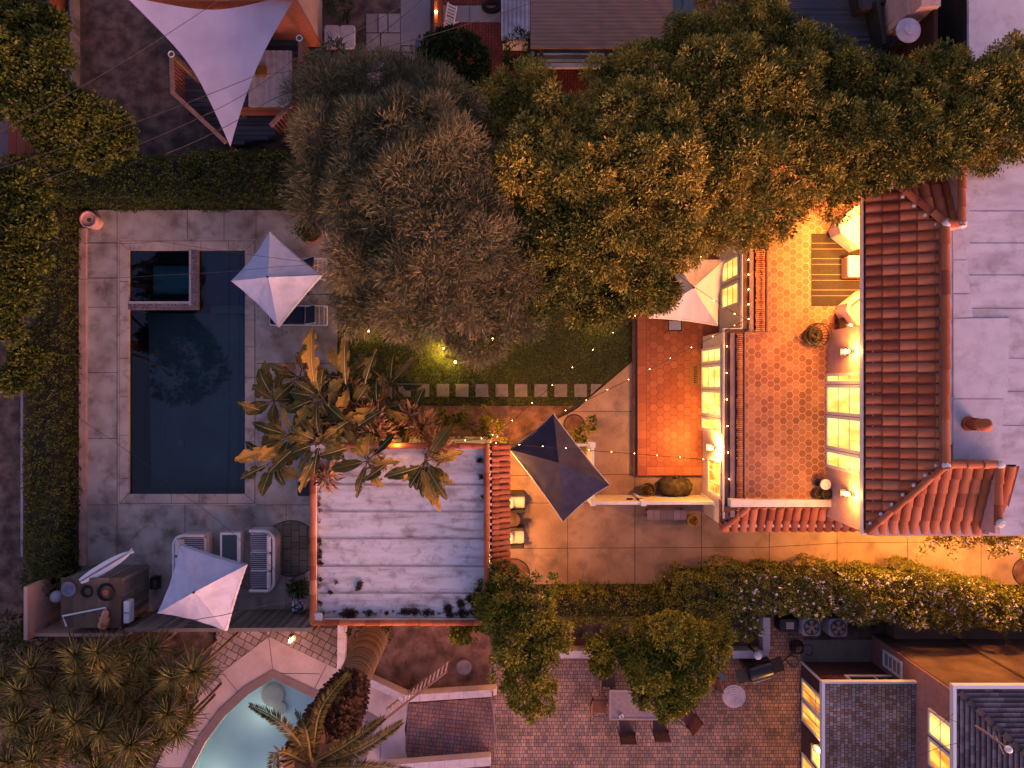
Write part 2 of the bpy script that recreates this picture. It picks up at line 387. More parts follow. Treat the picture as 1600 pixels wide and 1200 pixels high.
M['water'] = watermat('pool_water', '#b6ccd6'); M['water2'] = watermat('pool_water_pale', '#f4fcfa', ior=1.33)
M['basin'] = mat('pool_plaster', ['#7c9188', '#889c93', '#93a69c'], .6, stain=('#63786f', .8, .6))
M['basin2'] = mat('pool_plaster_pale', ['#dcefe6', '#e4f2ea', '#e8f2ea'], .7)
M['greenwall'] = mat('pool_tile_green', ['#1d2618', '#2b3320'], 6)
def litmat(name, c1, c2, st, sc_=1.5):
    return mat(name, [c1, c2], sc_, emit=st, lo=.38, hi=.6, detail=2, stretch=(1, 3.2, .7))
M['lit'] = litmat('lit_window', '#e5a548', '#ffdc74', .48, 1.0)
M['lit2'] = litmat('lit_window_orange', '#a05c1c', '#f6ac40', .5, 1.2)
M['bulb'] = mat('bulb', ['#ffc080'], emit=20, ecol='#ffb060')
M['lampglow'] = mat('lamp_glow', ['#ffc080'], emit=22, ecol='#ffb466')

# ---------------------------------------------------------------- ground and the flat setting
POOL = pp((201, 391), (383, 391), (383, 772), (201, 772))
POOL2 = pp((262, 1300), (300, 1200), (322, 1158), (352, 1118), (388, 1085), (427, 1060), (492, 1092), (545, 1112), (580, 1127), (566, 1152), (556, 1200), (550, 1300))
g = MB(); holed(g, [(-150, -150), (150, -150), (150, 150), (-150, 150)], [POOL, POOL2], -.06); struct(g, 'ground', M['soil'])
def joints(mb, segs, z, wd=.018, m=1):
    for (x0, y0, x1, y1) in segs:
        a = P(x0, y0, z); b = P(x1, y1, z); d = (b - a).normalized(); n = Vector((-d.y, d.x, 0)) * wd / 2
        mb.sheet([a - n, b - n, b + n, a + n] if True else 0, m)
        f = mb.f[-1]; 
g = MB()
DK = pp((126, 328), (527, 328), (527, 700), (500, 700), (500, 955), (126, 955))
holed(g, DK, [pp((185, 375), (400, 375), (400, 788), (185, 788))], 0)
for i in range(len(DK)):                                   # the slab's edge
    a, b = DK[i], DK[(i + 1) % 6]; g.add([(a.x, a.y, -.08), (b.x, b.y, -.08), (b.x, b.y, 0), (a.x, a.y, 0)], [(0, 1, 2, 3)])
J = [(183, 328, 183, 880), (400, 328, 400, 690), (135, 379, 183, 379), (135, 434, 183, 434), (135, 480, 183, 480), (135, 582, 183, 582), (135, 685, 183, 685),
     (135, 789, 500, 789), (293, 328, 293, 375), (350, 328, 350, 375), (400, 568, 527, 568), (400, 460, 527, 460), (289, 789, 289, 840), (447, 789, 447, 955), (400, 690, 400, 789)]
joints(g, J, .003); struct(g, 'pool_deck', [M['deck'], M['joint']])
g = MB()
holed(g, pp((187, 377), (398, 377), (398, 786), (187, 786)), [POOL], .014)
for a, b in ((0, 1), (1, 2), (2, 3), (3, 0)):
    a, b = POOL[a], POOL[b]; g.add([(a.x, a.y, -.10), (b.x, b.y, -.10), (b.x, b.y, .014), (a.x, a.y, .014)], [(0, 1, 2, 3)])
Jc = [(x, 377, x, 391) for x in (272, 314, 357)] + [(x, 772, x, 786) for x in (225, 268, 311, 355)] + [(187, y, 201, y) for y in (440, 500, 560, 620, 680, 748)] + [(383, y, 398, y) for y in (500, 542, 590, 640, 690, 748)] + \
     [(187, 377, 201, 391), (398, 377, 383, 391), (187, 786, 201, 772), (398, 786, 383, 772)]
joints(g, Jc, .018, .014)
struct(g, 'pool_coping', [M['coping'], M['joint']])
# thin pale caulk line round the coping
g = MB(); q = [(185, 375), (400, 375), (400, 788), (185, 788), (185, 375)]
joints(g, [q[i] + q[i + 1] for i in range(4)], .006, .05, 0); struct(g, 'caulk_line', M['coping'])
g = MB(); x0, y1 = POOL[0].x, POOL[0].y; x1, y0 = POOL[2].x, POOL[2].y
g.add([(x0, y0, -1.5), (x1, y0, -1.5), (x1, y1, -1.2), (x0, y1, -1.2), (x0, y0, -.1), (x1, y0, -.1), (x1, y1, -.1), (x0, y1, -.1)],
      [(0, 1, 2, 3), (0, 4, 5, 1), (1, 5, 6, 2), (2, 6, 7, 3)])
g.add([(x0, y0, -1.5), (x0, y1, -1.2), (x0, y1, -.1), (x0, y0, -.1)], [(0, 1, 2, 3)], 1)
g.pbox(313, 391, 383, 472, -1.3, -.45, 0, m=2); g.pbox(313, 472, 383, 486, -1.3, -.8, 0, m=3)
struct(g, 'pool_basin', [M['basin'], M['greenwall'], mat('pool_step', ['#3f5f72', '#49697c'], 2), M['basin']])
s = thing('spa', 'square sunken spa with dark tiled rim in the corner of the long pool', 'spa', P(250, 435, -1.2))
g = MB(); g.pbox(297, 391, 310, 484, -1.2, .03, 0); g.pbox(201, 472, 297, 484, -1.2, .03, 0)
g.build('wall', mat('spa_wall', ['#6b5a50', '#7d6a5e'], 4), s)
g = MB()
for i in range(32):
    g.pbox(296.2, 392 + i * 2.7, 299.2, 393.6 + i * 2.7, .031, .045, 0)
for i in range(36): g.pbox(202 + i * 2.65, 471, 203.6 + i * 2.65, 474.5, .031, .045, 0)
g.build('rim_tile', mat('white_tile', ['#b9b3b8'], rough=.3), s)
M['mosaic'] = mat('mosaic', ['#54444a', '#77656c', '#8f7d84'], 3, attr=True, rough=.4)
g = MB()
for i in range(32):
    for j in range(3): g.pbox(300.3 + j * 2.8, 392 + i * 2.7, 302.3 + j * 2.8, 393.9 + i * 2.7, .031, .04, 0, tint=random.random())
g.build('mosaic', M['mosaic'], s); g = MB()
for i in range(36):
    for j in range(3): g.pbox(202 + i * 2.65, 475.5 + j * 2.7, 203.9 + i * 2.65, 477.4 + j * 2.7, .031, .04, 0, tint=random.random())
g.build('mosaic', M['mosaic'], s)
g = MB(); g.pbox(201, 391, 217, 472, -1.1, -.45, 0); g.pbox(217, 391, 297, 408, -1.1, -.45, 0); g.pbox(217, 456, 297, 472, -1.1, -.5, 0); g.pbox(201, 391, 297, 472, -1.19, -.95, 0, m=1)
g.build('bench', [mat('spa_seat', ['#1d3533', '#274442'], 3), mat('spa_floor', ['#6aa9a4', '#83bdb6'], 2)], s)
g = MB(); g.sheet([(x0, y0, -.1), (x1, y0, -.1), (x1, y1, -.1), (x0, y1, -.1)]); struct(g, 'pool_water', M['water'])
pc = thing('pool_cleaner', 'white robot cleaner with a long pale hose curling across the pool floor', 'pool cleaner', P(281, 692, -.3))
g = MB(); pts = [(381, 624), (368, 617), (352, 610), (334, 607), (318, 612), (300, 621), (282, 628), (267, 640), (257, 655), (254, 672), (257, 688), (262, 698), (272, 697), (280, 694)]
pts = [P(x, y, -.16) for x, y in pts]
def smooth(pts, n=6):
    out = []; Q = [pts[0]] + pts + [pts[-1]]
    for i in range(1, len(Q) - 2):
        for k in range(n):
            t = k / n; a, b, c, d = Q[i - 1], Q[i], Q[i + 1], Q[i + 2]
            out.append(.5 * ((2 * b) + (c - a) * t + (2 * a - 5 * b + 4 * c - d) * t * t + (3 * b - a - 3 * c + d) * t ** 3))
    return out + [pts[-1]]
g.tube(smooth(pts), .019, 6); g.build('hose', M['hose'], pc, smooth=True)
g = MB(); g.rbox(P(283, 693, -.2), (.24, .3, .12), .06, .04); g.ball(P(283, 693, -.14), .06, sz=.7); g.build('body', mat('cleaner_body', ['#9aa0b8']), pc)

# driveway and walk
g = MB()
DR = pp((795, 692), (800, 700), (846, 668), (900, 640), (992, 562), (1132, 562), (1132, 700), (1900, 700), (1900, 915), (1200, 912), (795, 913))
g.prism(DR, -.08, .0)
joints(g, [(887, 640, 887, 913), (992, 743, 992, 913), (1096, 800, 1096, 913), (1202, 820, 1202, 913), (1308, 820, 1308, 905), (1418, 820, 1418, 905), (1533, 820, 1533, 905),
           (795, 743, 992, 741), (795, 786, 992, 786), (795, 857, 1200, 855), (1200, 855, 1320, 848), (1320, 848, 1620, 846), (887, 643, 992, 643)], .003)
struct(g, 'driveway', [M['drive'], M['joint']])
g = MB(); g.prism(pp((527, 320), (992, 320), (992, 562), (900, 636), (527, 636)), -.08, -.02); struct(g, 'lawn', M['grass0'])
def grass(name, poly, dens, ln=.05, z=-.02, m='grass'):
    a = np.array([(p.x, p.y) for p in poly]); lo = a.min(0); hi = a.max(0); n = int(dens * (hi - lo).prod())
    q = lo + RNG.random((n, 2)) * (hi - lo); ins = np.zeros(n, bool); j = len(a) - 1
    for i in range(len(a)):
        c = ((a[i, 1] > q[:, 1]) != (a[j, 1] > q[:, 1])) & (q[:, 0] < (a[j, 0] - a[i, 0]) * (q[:, 1] - a[i, 1]) / (a[j, 1] - a[i, 1] + 1e-9) + a[i, 0]); ins ^= c; j = i
    q = q[ins]; B = np.c_[q, np.full(len(q), z)]
    A = nrmz(RNG.normal(size=B.shape) * .75 + [0, 0, 1]); S = nrmz(np.cross(A, RNG.normal(size=B.shape)))
    L = ln * RNG.uniform(.6, 1.5, (len(B), 1)); V = np.stack([B - S * .006, B + S * .006, B + A * L + S * .002, B + A * L - S * .002], 1).reshape(-1, 3)
    pt = (np.sin(q[:, 0] * 2.1 + np.cos(q[:, 1] * 1.7) * 2) * np.cos(q[:, 1] * 2.3 + 1) * .25 + .5)
    t = np.clip(pt * .6 + RNG.random(len(q)) * .5 - .05, 0, 1)
    o = npmesh(name, V, np.arange(len(V)).reshape(-1, 4), np.repeat(t, 4), M[m]); setp(o, 'short green lawn grass between the pool and the tiled patio', 'grass', kind='stuff'); return o
grass('grass', pp((529, 330), (988, 330), (988, 562), (900, 632), (529, 632)), 2600)
# planting beds
g = MB(); g.prism(pp((527, 634), (897, 634), (846, 666), (795, 690), (527, 690)), -.1, -.01); struct(g, 'planting_bed', M['soil_red'])
# lower tiled patio
def hexes(mb, x0, y0, x1, y1, z, w_, m=0, gap=.012):
    """hexagonal tiles cut off at the rectangle; w_ = width across flats"""
    X0, Y0, X1, Y1 = x0, y0, x1, y1; x0, y0, x1, y1 = Y0, X0, Y1, X1
    r = w_ / math.sqrt(3); rows = int((y1 - y0) / (1.5 * r)) + 2; cols = int((x1 - x0) / w_) + 2
    rr = r - gap
    for i in range(-1, rows):
        for j in range(-1, cols):
            cx = x0 + j * w_ + (w_ / 2 if i % 2 else 0); cy = y0 + i * 1.5 * r
            ps = [(min(max(cx + rr * math.sin(R(60 * k)), x0), x1), min(max(cy + rr * math.cos(R(60 * k)), y0), y1)) for k in range(6)]
            ps = ps[::-1]
            u = []
            for p_ in ps:
                if not u or (abs(p_[0] - u[-1][0]) + abs(p_[1] - u[-1][1])) > 1e-4: u.append(p_)
            if len(u) > 2 and (abs(u[0][0] - u[-1][0]) + abs(u[0][1] - u[-1][1])) < 1e-4: u.pop()
            ar = sum(u[k][0] * u[(k + 1) % len(u)][1] - u[(k + 1) % len(u)][0] * u[k][1] for k in range(len(u))) / 2 if len(u) > 2 else 0
            if abs(ar) < .001: continue
            mb.add([(p_[1], p_[0], z) for p_ in u[::-1]], [tuple(range(len(u)))], m, random.random() ** 1.2)
PZ = .16
g = MB(); a = P(996, 743, PZ); b = P(1098, 370, PZ); a1 = P(1140, 743, PZ)
g.box((a.x, a.y, -.05), (a1.x - .1, b.y + 1.5, PZ), m=1); g.box((a.x - .16, a.y, -.05), (a.x - .01, b.y + 1.5, PZ - .07), m=3)
hexes(g, a.x + .32, a.y + .32, b.x + .6, b.y + 1.5, PZ + .004, .27)
y = a.y + .01
while y < b.y + 1.2: g.sheet([(a.x + .01, y, PZ + .004), (a.x + .30, y, PZ + .004), (a.x + .30, y + .30, PZ + .004), (a.x + .01, y + .30, PZ + .004)], 0, random.random()); y += .315
x = a.x + .33
while x < b.x + .5: g.sheet([(x, a.y + .01, PZ + .004), (x + .30, a.y + .01, PZ + .004), (x + .30, a.y + .30, PZ + .004), (x, a.y + .30, PZ + .004)], 0, random.random()); x += .315
struct(g, 'tiled_patio', [M['hexlow'], M['groutd'], M['joint'], M['gutter']])
SL = ['first', 'second', 'third', 'fourth', 'fifth', 'sixth', 'seventh', 'eighth', 'ninth', 'tenth', 'eleventh']
for i, x in enumerate((603, 632, 661, 692, 722, 753, 784, 814, 845, 876, 907)):
    g = MB(); g.rbox(P(x, 610, -.02), (.44, .45, .06), .015, .01, rz=random.uniform(-.02, .02))
    o = g.build('stepping_stone', M['paver'])
    setp(o, SL[i] + ' square grey stepping stone of the lawn row, counted from the pool', 'stepping stone', 'row of stepping stones')
g = MB(); a = P(922, 600); b = P(940, 600); g.prism(pp((923, 600), (941, 600), (924, 616), (923, 616)), -.05, .02); o = g.build('stepping_stone', M['paver'])
setp(o, 'cut triangular stepping stone at the driveway end of the row', 'stepping stone', 'row of stepping stones')
# round paver disc by the garage
g = MB(); c = P(455, 857); g.prism([(c.x + math.cos(t / 36 * 6.283) * .96, c.y + math.sin(t / 36 * 6.283) * .96) for t in range(36)], -.05, .006)
g.tube([(c.x + math.cos(t / 36 * 6.283) * .97, c.y + math.sin(t / 36 * 6.283) * .97, .0) for t in range(37)], .018, 5, m=1, cap=False)
struct(g, 'paver_circle', [M['flag3'], M['joint']])
# neighbours' floors, south
g = MB(); g.prism(pp((765, 1030), (1200, 1030), (1205, 955), (1256, 955), (1256, 1300), (765, 1300)), -.08, -.02); struct(g, 'brick_patio', M['brick'])
g = MB(); g.prism(pp((1252, 1000), (1640, 1000), (1640, 1040), (1252, 1040)), -.08, -.016); struct(g, 'side_slab', mat('slab', ['#6f6258', '#85776b'], 2, stain=('#4b3f36', 2, .6)))
g = MB(); holed(g, pp((190, 1300), (295, 1130), (340, 982), (530, 982), (530, 1200), (600, 1300)), [POOL2], -.03); struct(g, 'stamped_paving', M['flag'])
out = pp((215, 1300), (242, 1200), (270, 1143), (305, 1095), (350, 1048), (420, 995), (520, 1043), (568, 1060), (640, 1095), (632, 1140), (640, 1200), (640, 1300))
g = MB(); holed(g, out, [POOL2], -.02)
joints(g, [(420, 995, 426, 1045), (348, 1052, 375, 1085), (510, 1040, 492, 1075), (302, 1098, 335, 1135), (425, 1052, 500, 1053), (594, 1115, 594, 1200), (573, 1078, 562, 1108), (240, 1200, 300, 1200)], -.016)
struct(g, 'pool_surround', [mat('pool_surround', ['#a58f8a', '#b39d97'], 1.3, stain=('#8a746f', 2, .5)), M['joint']])
def offs(poly, d):
    n = len(poly); o = []
    for i in range(n):
        a, b, c = poly[i - 1], poly[i], poly[(i + 1) % n]; e1 = (b - a).normalized(); e2 = (c - b).normalized()
        nn = Vector((-(e1.y + e2.y), e1.x + e2.x, 0)); nn = nn.normalized() if nn.length > 1e-6 else Vector((-e1.y, e1.x, 0))
        o.append(b + nn * d)
    return o
rim = offs(POOL2, .30)
if abs((rim[5] - POOL2[5]).y) and rim[5].y < POOL2[5].y: rim = offs(POOL2, -.30)
g = MB(); holed(g, rim, [POOL2], .0)
n = len(POOL2)
for i in range(n):
    a, b = POOL2[i], POOL2[(i + 1) % n]; g.add([(a.x, a.y, -.1), (b.x, b.y, -.1), (b.x, b.y, 0), (a.x, a.y, 0)], [(0, 1, 2, 3)], 1)
struct(g, 'pool_rim', [mat('rim_dark', ['#6e5c58', '#7c6a65'], 3, stain=('#4c403c', 3, .6)), mat('rim_light', ['#e6c79c'], 3)])
g = MB(); holed(g, POOL2, [], -1.0)
for i in range(n):
    a, b = POOL2[i], POOL2[(i + 1) % n]; g.add([(a.x, a.y, -1.0), (b.x, b.y, -1.0), (b.x, b.y, -.1), (a.x, a.y, -.1)], [(0, 1, 2, 3)])
g.lathe(P(427, 1086, -.9), [(.42, -.1), (.42, .05), (.38, .1)], 18, m=1); g.lathe(P(438, 1106, -.9), [(.24, -.1), (.24, .06)], 14, m=1)
struct(g, 'curved_pool_basin', [M['basin2'], mat('spa_bench_pink', ['#d8c8b6', '#cbb8a6'], 4)])
g = MB(); holed(g, POOL2, [], -.09); struct(g, 'curved_pool_water', M['water2'])
g = MB(); g.prism(pp((538, 978), (765, 978), (765, 1085), (635, 1092), (562, 1058), (538, 1048)), -.1, -.012); struct(g, 'dirt_bed', M['soil_red'])
g = MB(); g.prism(pp((637, 1100), (772, 1090), (772, 1192), (640, 1196), (633, 1172)), -.08, -.005); struct(g, 'paver_terrace', M['brick2'])
g = MB(); g.prism(pp((860, 960), (1195, 960), (1195, 1022), (860, 1022)), -.08, -.01); struct(g, 'neighbour_bed', M['soil_red'])
# neighbours' floors, north
g = MB(); rnd = random.Random(5)
def split(x0, y0, x1, y1, d=0):
    w_, h_ = x1 - x0, y1 - y0
    if (w_ > .75 or h_ > .75 or d < 3) and max(w_, h_) > .34:
        f = rnd.uniform(.35, .65)
        if w_ > h_: split(x0, y0, x0 + w_ * f, y1, d + 1); split(x0 + w_ * f, y0, x1, y1, d + 1)
        else: split(x0, y0, x1, y0 + h_ * f, d + 1); split(x0, y0 + h_ * f, x1, y1, d + 1)
    else: g.box((x0 + .022, y0 + .022, -.08), (x1 - .022, y1 - .022, -.026), 0, rnd.random())
a = P(571, 150); b = P(626, 20); split(a.x, a.y, b.x, b.y); a = P(626.5, 150); b = P(652, 71); split(a.x, a.y, b.x, b.y)
struct(g, 'flagstone_walk', mat('flagstone', ['#776c66', '#8d807a', '#9a8e88'], 4, attr=True, stain=('#574c46', 3, .6)))
g = MB(); g.prism(pp((626, -60), (672, -60), (672, 70), (626, 70)), -.08, -.024); g.prism(pp((685, 8), (782, 8), (782, 34), (685, 34)), -.08, -.02, m=0)
joints(g, [(734, 8, 734, 34)], -.016)
struct(g, 'concrete_walk', [mat('walk', ['#857b78', '#958a86'], 2, stain=('#5f5653', 2, .5)), M['joint']])
g = MB(); g.prism(pp((700, 34), (835, 34), (835, 150), (700, 150)), -.08, -.026); g.prism(pp((685, -60), (782, -60), (782, 7), (685, 7)), -.08, -.026); g.prism(pp((835, 80), (960, 80), (960, 180), (835, 180)), -.08, -.03); struct(g, 'red_brick_patio', M['brick_red'])
def boards(mb, x0, y0, x1, y1, z0, z1, n, horiz=True, m=0, gap=.012):
    for i in range(n):
        if horiz: a = (x0, y0 + (y1 - y0) * i / n + gap / 2, z0); b = (x1, y0 + (y1 - y0) * (i + 1) / n - gap / 2, z1)
        else: a = (x0 + (x1 - x0) * i / n + gap / 2, y0, z0); b = (x0 + (x1 - x0) * (i + 1) / n - gap / 2, y1, z1)
        mb.box(a, b, m, random.random())
g = MB(); a = P(1225, 110, .1); b = P(1530, -60, .1); g.box((a.x, a.y, -.1), (b.x, b.y, .08), m=1); boards(g, a.x, a.y, b.x, b.y, .081, .1, 44)
struct(g, 'slate_deck', [M['wood_slate'], M['dark']])
# ---------------------------------------------------------------- building helpers
def tile_row(mb, O, U, V, N, u, v0, v1, seg, r, m=0, fl=.78):
    v = v0
    while v < v1 - .02:
        ve = min(v + seg, v1); q = r * (1 - .12 * (ve - v) / seg); t = random.random(); vs = []
        du = random.uniform(-.01, .01); t = t if random.random() < .93 else -.3
        for (vv, rr, lf) in ((v, r * .86, .022), (v, r, .026), (ve + .03 if ve < v1 else ve, q, .0)):
            for k in range(8):
                a = math.pi * k / 7
                vs.append(O + U * (u + du + rr * math.cos(a)) + V * vv + N * (rr * fl * math.sin(a) + lf))
        fs = [(8 + k, 9 + k, 17 + k, 16 + k) for k in range(7)] + [(k, k + 1, 9 + k, 8 + k) for k in range(7)]
        mb.add(vs, fs, m, t); v += seg
def tiles(mb, O, U, V, width, pitch, rng, seg=.42, m=0, mp=1):
    """barrel tiles on the plane O + uU + vV; rng(u) -> (v0, v1)"""
    N = U.cross(V).normalized()
    if N.z < 0: N = -N
    n = round(width / pitch)
    for i in range(n):
        u = (i + .5) * width / n; a, b = rng(u)
        if b - a > .08:
            tile_row(mb, O, U, V, N, u, a, b, seg, pitch * .475, m)
            # pan between two rows
            un = u + width / n / 2
            a2, b2 = rng(min(un, width - .01)); vs = []
            for vv in (a2 + .02, b2):
                for k in range(5):
                    t = -1 + k / 2; vs.append(O + U * (un + t * pitch * .16) + V * vv + N * (.03 + .02 * t * t))
            if b2 > a2 + .05: mb.add(vs, [(k, k + 1, 6 + k, 5 + k) for k in range(4)], mp, random.random())
def caps(mb, A, B, r, seg=.42, m=0, lift=.05, mm=None):
    A = Vector(A); B = Vector(B); V = (B - A); L = V.length; V.normalize(); U = V.cross(Vector((0, 0, 1))).normalized(); N = U.cross(V).normalized()
    n = max(1, round(L / seg))
    for i in range(n): tile_row(mb, A + N * lift, U, V, N, 0, i * L / n, (i + 1) * L / n, L / n, r * random.uniform(.97, 1.03), m, fl=.85)
def scallop(mb, A, B, n, w_, m=0):
    """mortar lumps closing the tile ends"""
    A = Vector(A); B = Vector(B)
    for i in range(n):
        c = A.lerp(B, (i + .5) / n); mb.ball((c.x, c.y, c.z), w_, m, seg=7, rings=4, noise=.15, sz=.6)
def window(parent, c, u, w_, h, cols, rows, fr, lit, name='window', fw=.07, depth=.06, cur=None):
    """framed glazing; c lower-left corner on the wall face, u unit vector along the wall, outward n"""
    u = Vector(u); up = Vector((0, 0, 1)); c = Vector(c); nn = Vector(cur)
    def bar(mb, a, b, wd, dp, m=0):
        a = Vector(a); b = Vector(b)
        # box spanning a..b in (u, z) with depth dp along nn
        vs = []
        for dz in (a.y, b.y):
            for (du, dn) in ((a.x, .002), (b.x, .002), (b.x, dp), (a.x, dp)): vs.append(c + u * du + up * dz + nn * dn)
        mb.add(vs, [(0, 3, 2, 1), (4, 5, 6, 7), (0, 1, 5, 4), (1, 2, 6, 5), (2, 3, 7, 6), (3, 0, 4, 7)], m)
    f = MB()
    bar(f, (0, 0), (w_, fw), 0, depth); bar(f, (0, h - fw), (w_, h), 0, depth); bar(f, (0, fw), (fw, h - fw), 0, depth); bar(f, (w_ - fw, fw), (w_, h - fw), 0, depth)
    iw, ih = w_ - 2 * fw, h - 2 * fw
    for i in range(1, cols): x = fw + iw * i / cols; bar(f, (x - .014, fw), (x + .014, h - fw), 0, depth * .8)
    for i in range(1, rows): z = fw + ih * i / rows; bar(f, (fw, z - .014), (w_ - fw, z + .014), 0, depth * .7)
    wo = f.build(name, fr, parent)
    p = MB(); a, b = fw, w_ - fw
    q = [c + u * a + up * fw + nn * .02, c + u * b + up * fw + nn * .02, c + u * b + up * (h - fw) + nn * .02, c + u * a + up * (h - fw) + nn * .02]
    p.add(q, [(0, 1, 2, 3)]); 
    po = p.build('pane', lit, wo, local=False)
    # both parts share the root's frame
    return wo
def lamp(loc, power, color=(1, .41, .07), size=.06, name='lamp_light', parent=None, spot=None, dirn=None):
    d = bpy.data.lights.new(name, 'SPOT' if spot else 'POINT'); d.energy = power; d.color = color; d.shadow_soft_size = size
    if spot: d.spot_size = R(spot); d.spot_blend = .6
    o = bpy.data.objects.new(name, d); COL.objects.link(o); o.location = loc
    if dirn: o.rotation_euler = Vector(dirn).to_track_quat('-Z', 'Y').to_euler()
    if parent: o.parent = parent; o.location = Vector(loc) - parent.location
    return o
def sconce(c, nrm, label, power):
    c = Vector(c); n = Vector(nrm); t = thing('wall_lamp', label, 'wall lamp', c)
    u = n.cross(Vector((0, 0, 1)))
    g = MB(); g.box(c - u * .06 - Vector((0, 0, .12)) + n * .0, c + u * .06 + Vector((0, 0, .12)) + n * .03); g.box(c - u * .02 + n * .03, c + u * .02 + n * .12 + Vector((0, 0, .03))); g.build('bracket', M['dark'], t)
    g = MB(); k = c + n * .17
    for a in ((-.08, -.08), (.08, -.08), (.08, .08), (-.08, .08)): g.tube([k + u * a[0] + n * a[1] + Vector((0, 0, -.14)), k + u * a[0] + n * a[1] + Vector((0, 0, .12))], .008, 4)
    g.box(k - u * .1 - n * .1 + Vector((0, 0, -.16)), k + u * .1 + n * .1 + Vector((0, 0, -.14)))
    g.build('cage', M['dark'], t)
    g = MB(); g.lathe(k, [(.045, -.12), (.06, -.04), (.05, .1)], 10); g.build('lamp_shade', M['lampglow'], t)
    lamp(k + n * .12 + Vector((0, 0, .22)), power, parent=t, size=.1); return t

# ---------------------------------------------------------------- garage west of the drive
gz = 2.9
t = thing('garage', 'flat roofed garage with stained pale roof and terracotta capped parapets beside the pool', 'garage', P(630, 830, 0))
A = P(497, 700, gz); B = P(757, 964, gz)
X0, X1, Y0, Y1 = A.x, B.x, B.y, A.y
g = MB(); g.box((X0 - .18, Y0 - .16, 0), (X1 + .14, Y1 + .12, gz - .02)); g.build('wall', M['stucco'], t)
g = MB(); g.box((X0, Y0, gz - .02), (X1, Y1, gz + .0)); 
for y in (757, 799, 841, 884, 926): a = P(498, y, gz); b = P(756, y + 1, gz); g.box((a.x, b.y - .014, gz), (b.x, a.y + .014, gz + .012), m=1); g.box((a.x, b.y + .03, gz), (b.x, b.y + .05, gz + .008), m=0)
g.build('roof', [M['roofwhite'], mat('roof_seam', ['#7d6f6c', '#9a8d8a'], 3)], t)
zc = 3.12
g = MB(); g.box((X0 - .17, Y0 - .16, gz), (X0 - .02, Y1 + .1, zc - .03)); g.box((X1 + .02, Y0 - .16, gz), (X1 + .14, Y1 + .1, zc - .03)); g.box((X0 - .02, Y0 - .16, gz), (X1 + .02, Y0 - .02, zc - .03)); g.box((X0 - .02, Y1 + .02, gz - .3), (X1 + .02, Y1 + .14, zc - .05))
g.build('parapet', M['stucco'], t)
g = MB()
caps(g, (X0 - .1, Y0 - .1, zc - .03), (X0 - .1, Y1 - .5, zc - .03), .1, .42, lift=0)
caps(g, (X0 - .1, Y0 - .1, zc - .03), (X1 + .1, Y0 - .1, zc - .03), .095, .42, lift=0)
caps(g, (X0 + .9, Y1 + .08, zc - .05), (X1 + .1, Y1 + .08, zc - .05), .095, .42, lift=0)
caps(g, (X1 + .08, Y0 - .1, zc - .03), (X1 + .08, Y1 + .1, zc - .03), .095, .42, lift=0)
CAPG = g
g = MB(); scallop(g, (X1 + .185, Y0, zc - .03), (X1 + .185, Y1, zc - .03), 26, .045)
a = P(500, 965, zc); g.rbox((a.x - .08, a.y + .0, zc - .0), (.3, .28, .06), .05, .02); CAPG.add(g.v, g.f, 1); CAPG.build('cap_tile', [M['terra'], M['mortar']], t)
g = MB(); O = Vector((X1 + .75, Y0 - .1, 2.62)); V = Vector((-.54, 0, .36)); L = V.length; V.normalize()
wd = Y1 - Y0 + .2
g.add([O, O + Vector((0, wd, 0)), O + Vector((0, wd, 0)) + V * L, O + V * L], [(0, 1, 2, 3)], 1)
tiles(g, O, Vector((0, 1, 0)), V, wd, .172, lambda u: (0, L), seg=.4, mp=2)
g.box((X1 + .15, Y0 - .1, 2.4), (X1 + .68, Y0 + wd - .1, 2.58), m=1)
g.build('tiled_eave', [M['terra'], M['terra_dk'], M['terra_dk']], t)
g = MB(); a = P(593, 717, 3.2); g.lathe((a.x, a.y, gz), [(.1, 0), (.1, .3), (.085, .3), (.085, .12)], 14); g.build('vent_pipe', M['white_metal'], t)
for (px_, py_, n_, pw) in ((795, 735, 'near the navy umbrella', 110), (795, 870, 'near the hedge end', 60)):
    sconce((X1 + .14, P(0, py_, 2).y, 1.9), (1, 0, 0), 'lit wall lamp under the east eave of the garage ' + n_, pw)
# leaf litter on the roof
def litter(name, lab, spots, z, matn, parent=None, n=500, ln=.06, grp=None):
    C = []
    for (x, y, r) in spots:
        c = P(x, y, z); k = max(8, int(n * r * r / 100)); q = RNG.normal(size=(k, 3)) * [r * K(z) * .45, r * K(z) * .45, .012] + [c.x, c.y, z + .03]; C.append(q)
    C = np.concatenate(C); N = nrmz(RNG.normal(size=C.shape) * .8 + [0, 0, .3])
    V, F, T = leaves(C, N, 2, .03, ln, ln * .5); V[:, 2] = np.maximum(V[:, 2], z + .006)
    o = npmesh(name, V, F, T, M[matn]); setp(o, lab, 'leaf litter', kind='stuff'); return o
M['litter'] = leafmat('leaf_litter', ['#2b1f1a', '#4a352a', '#66483a'])
litter('leaf_litter', 'dark fallen leaves gathered along the edge of the garage roof', [(499 + random.random() * 2, 770 + i * 9 + random.uniform(-4, 4), 1 + random.random() ** 2 * 5) for i in range(22) if random.random() < .75] + [(505 + i * 9, 960 + random.uniform(-5, 1), 1 + random.random() ** 2 * 6) for i in range(27)] +
       [(720, 943, 6), (735, 936, 7), (748, 925, 7), (700, 950, 6), (745, 945, 8), (752, 745, 3), (750, 720, 4), (517, 925, 3), (561, 918, 4), (563, 912, 4), (526, 909, 2), (755, 775, 2)], gz, 'litter')

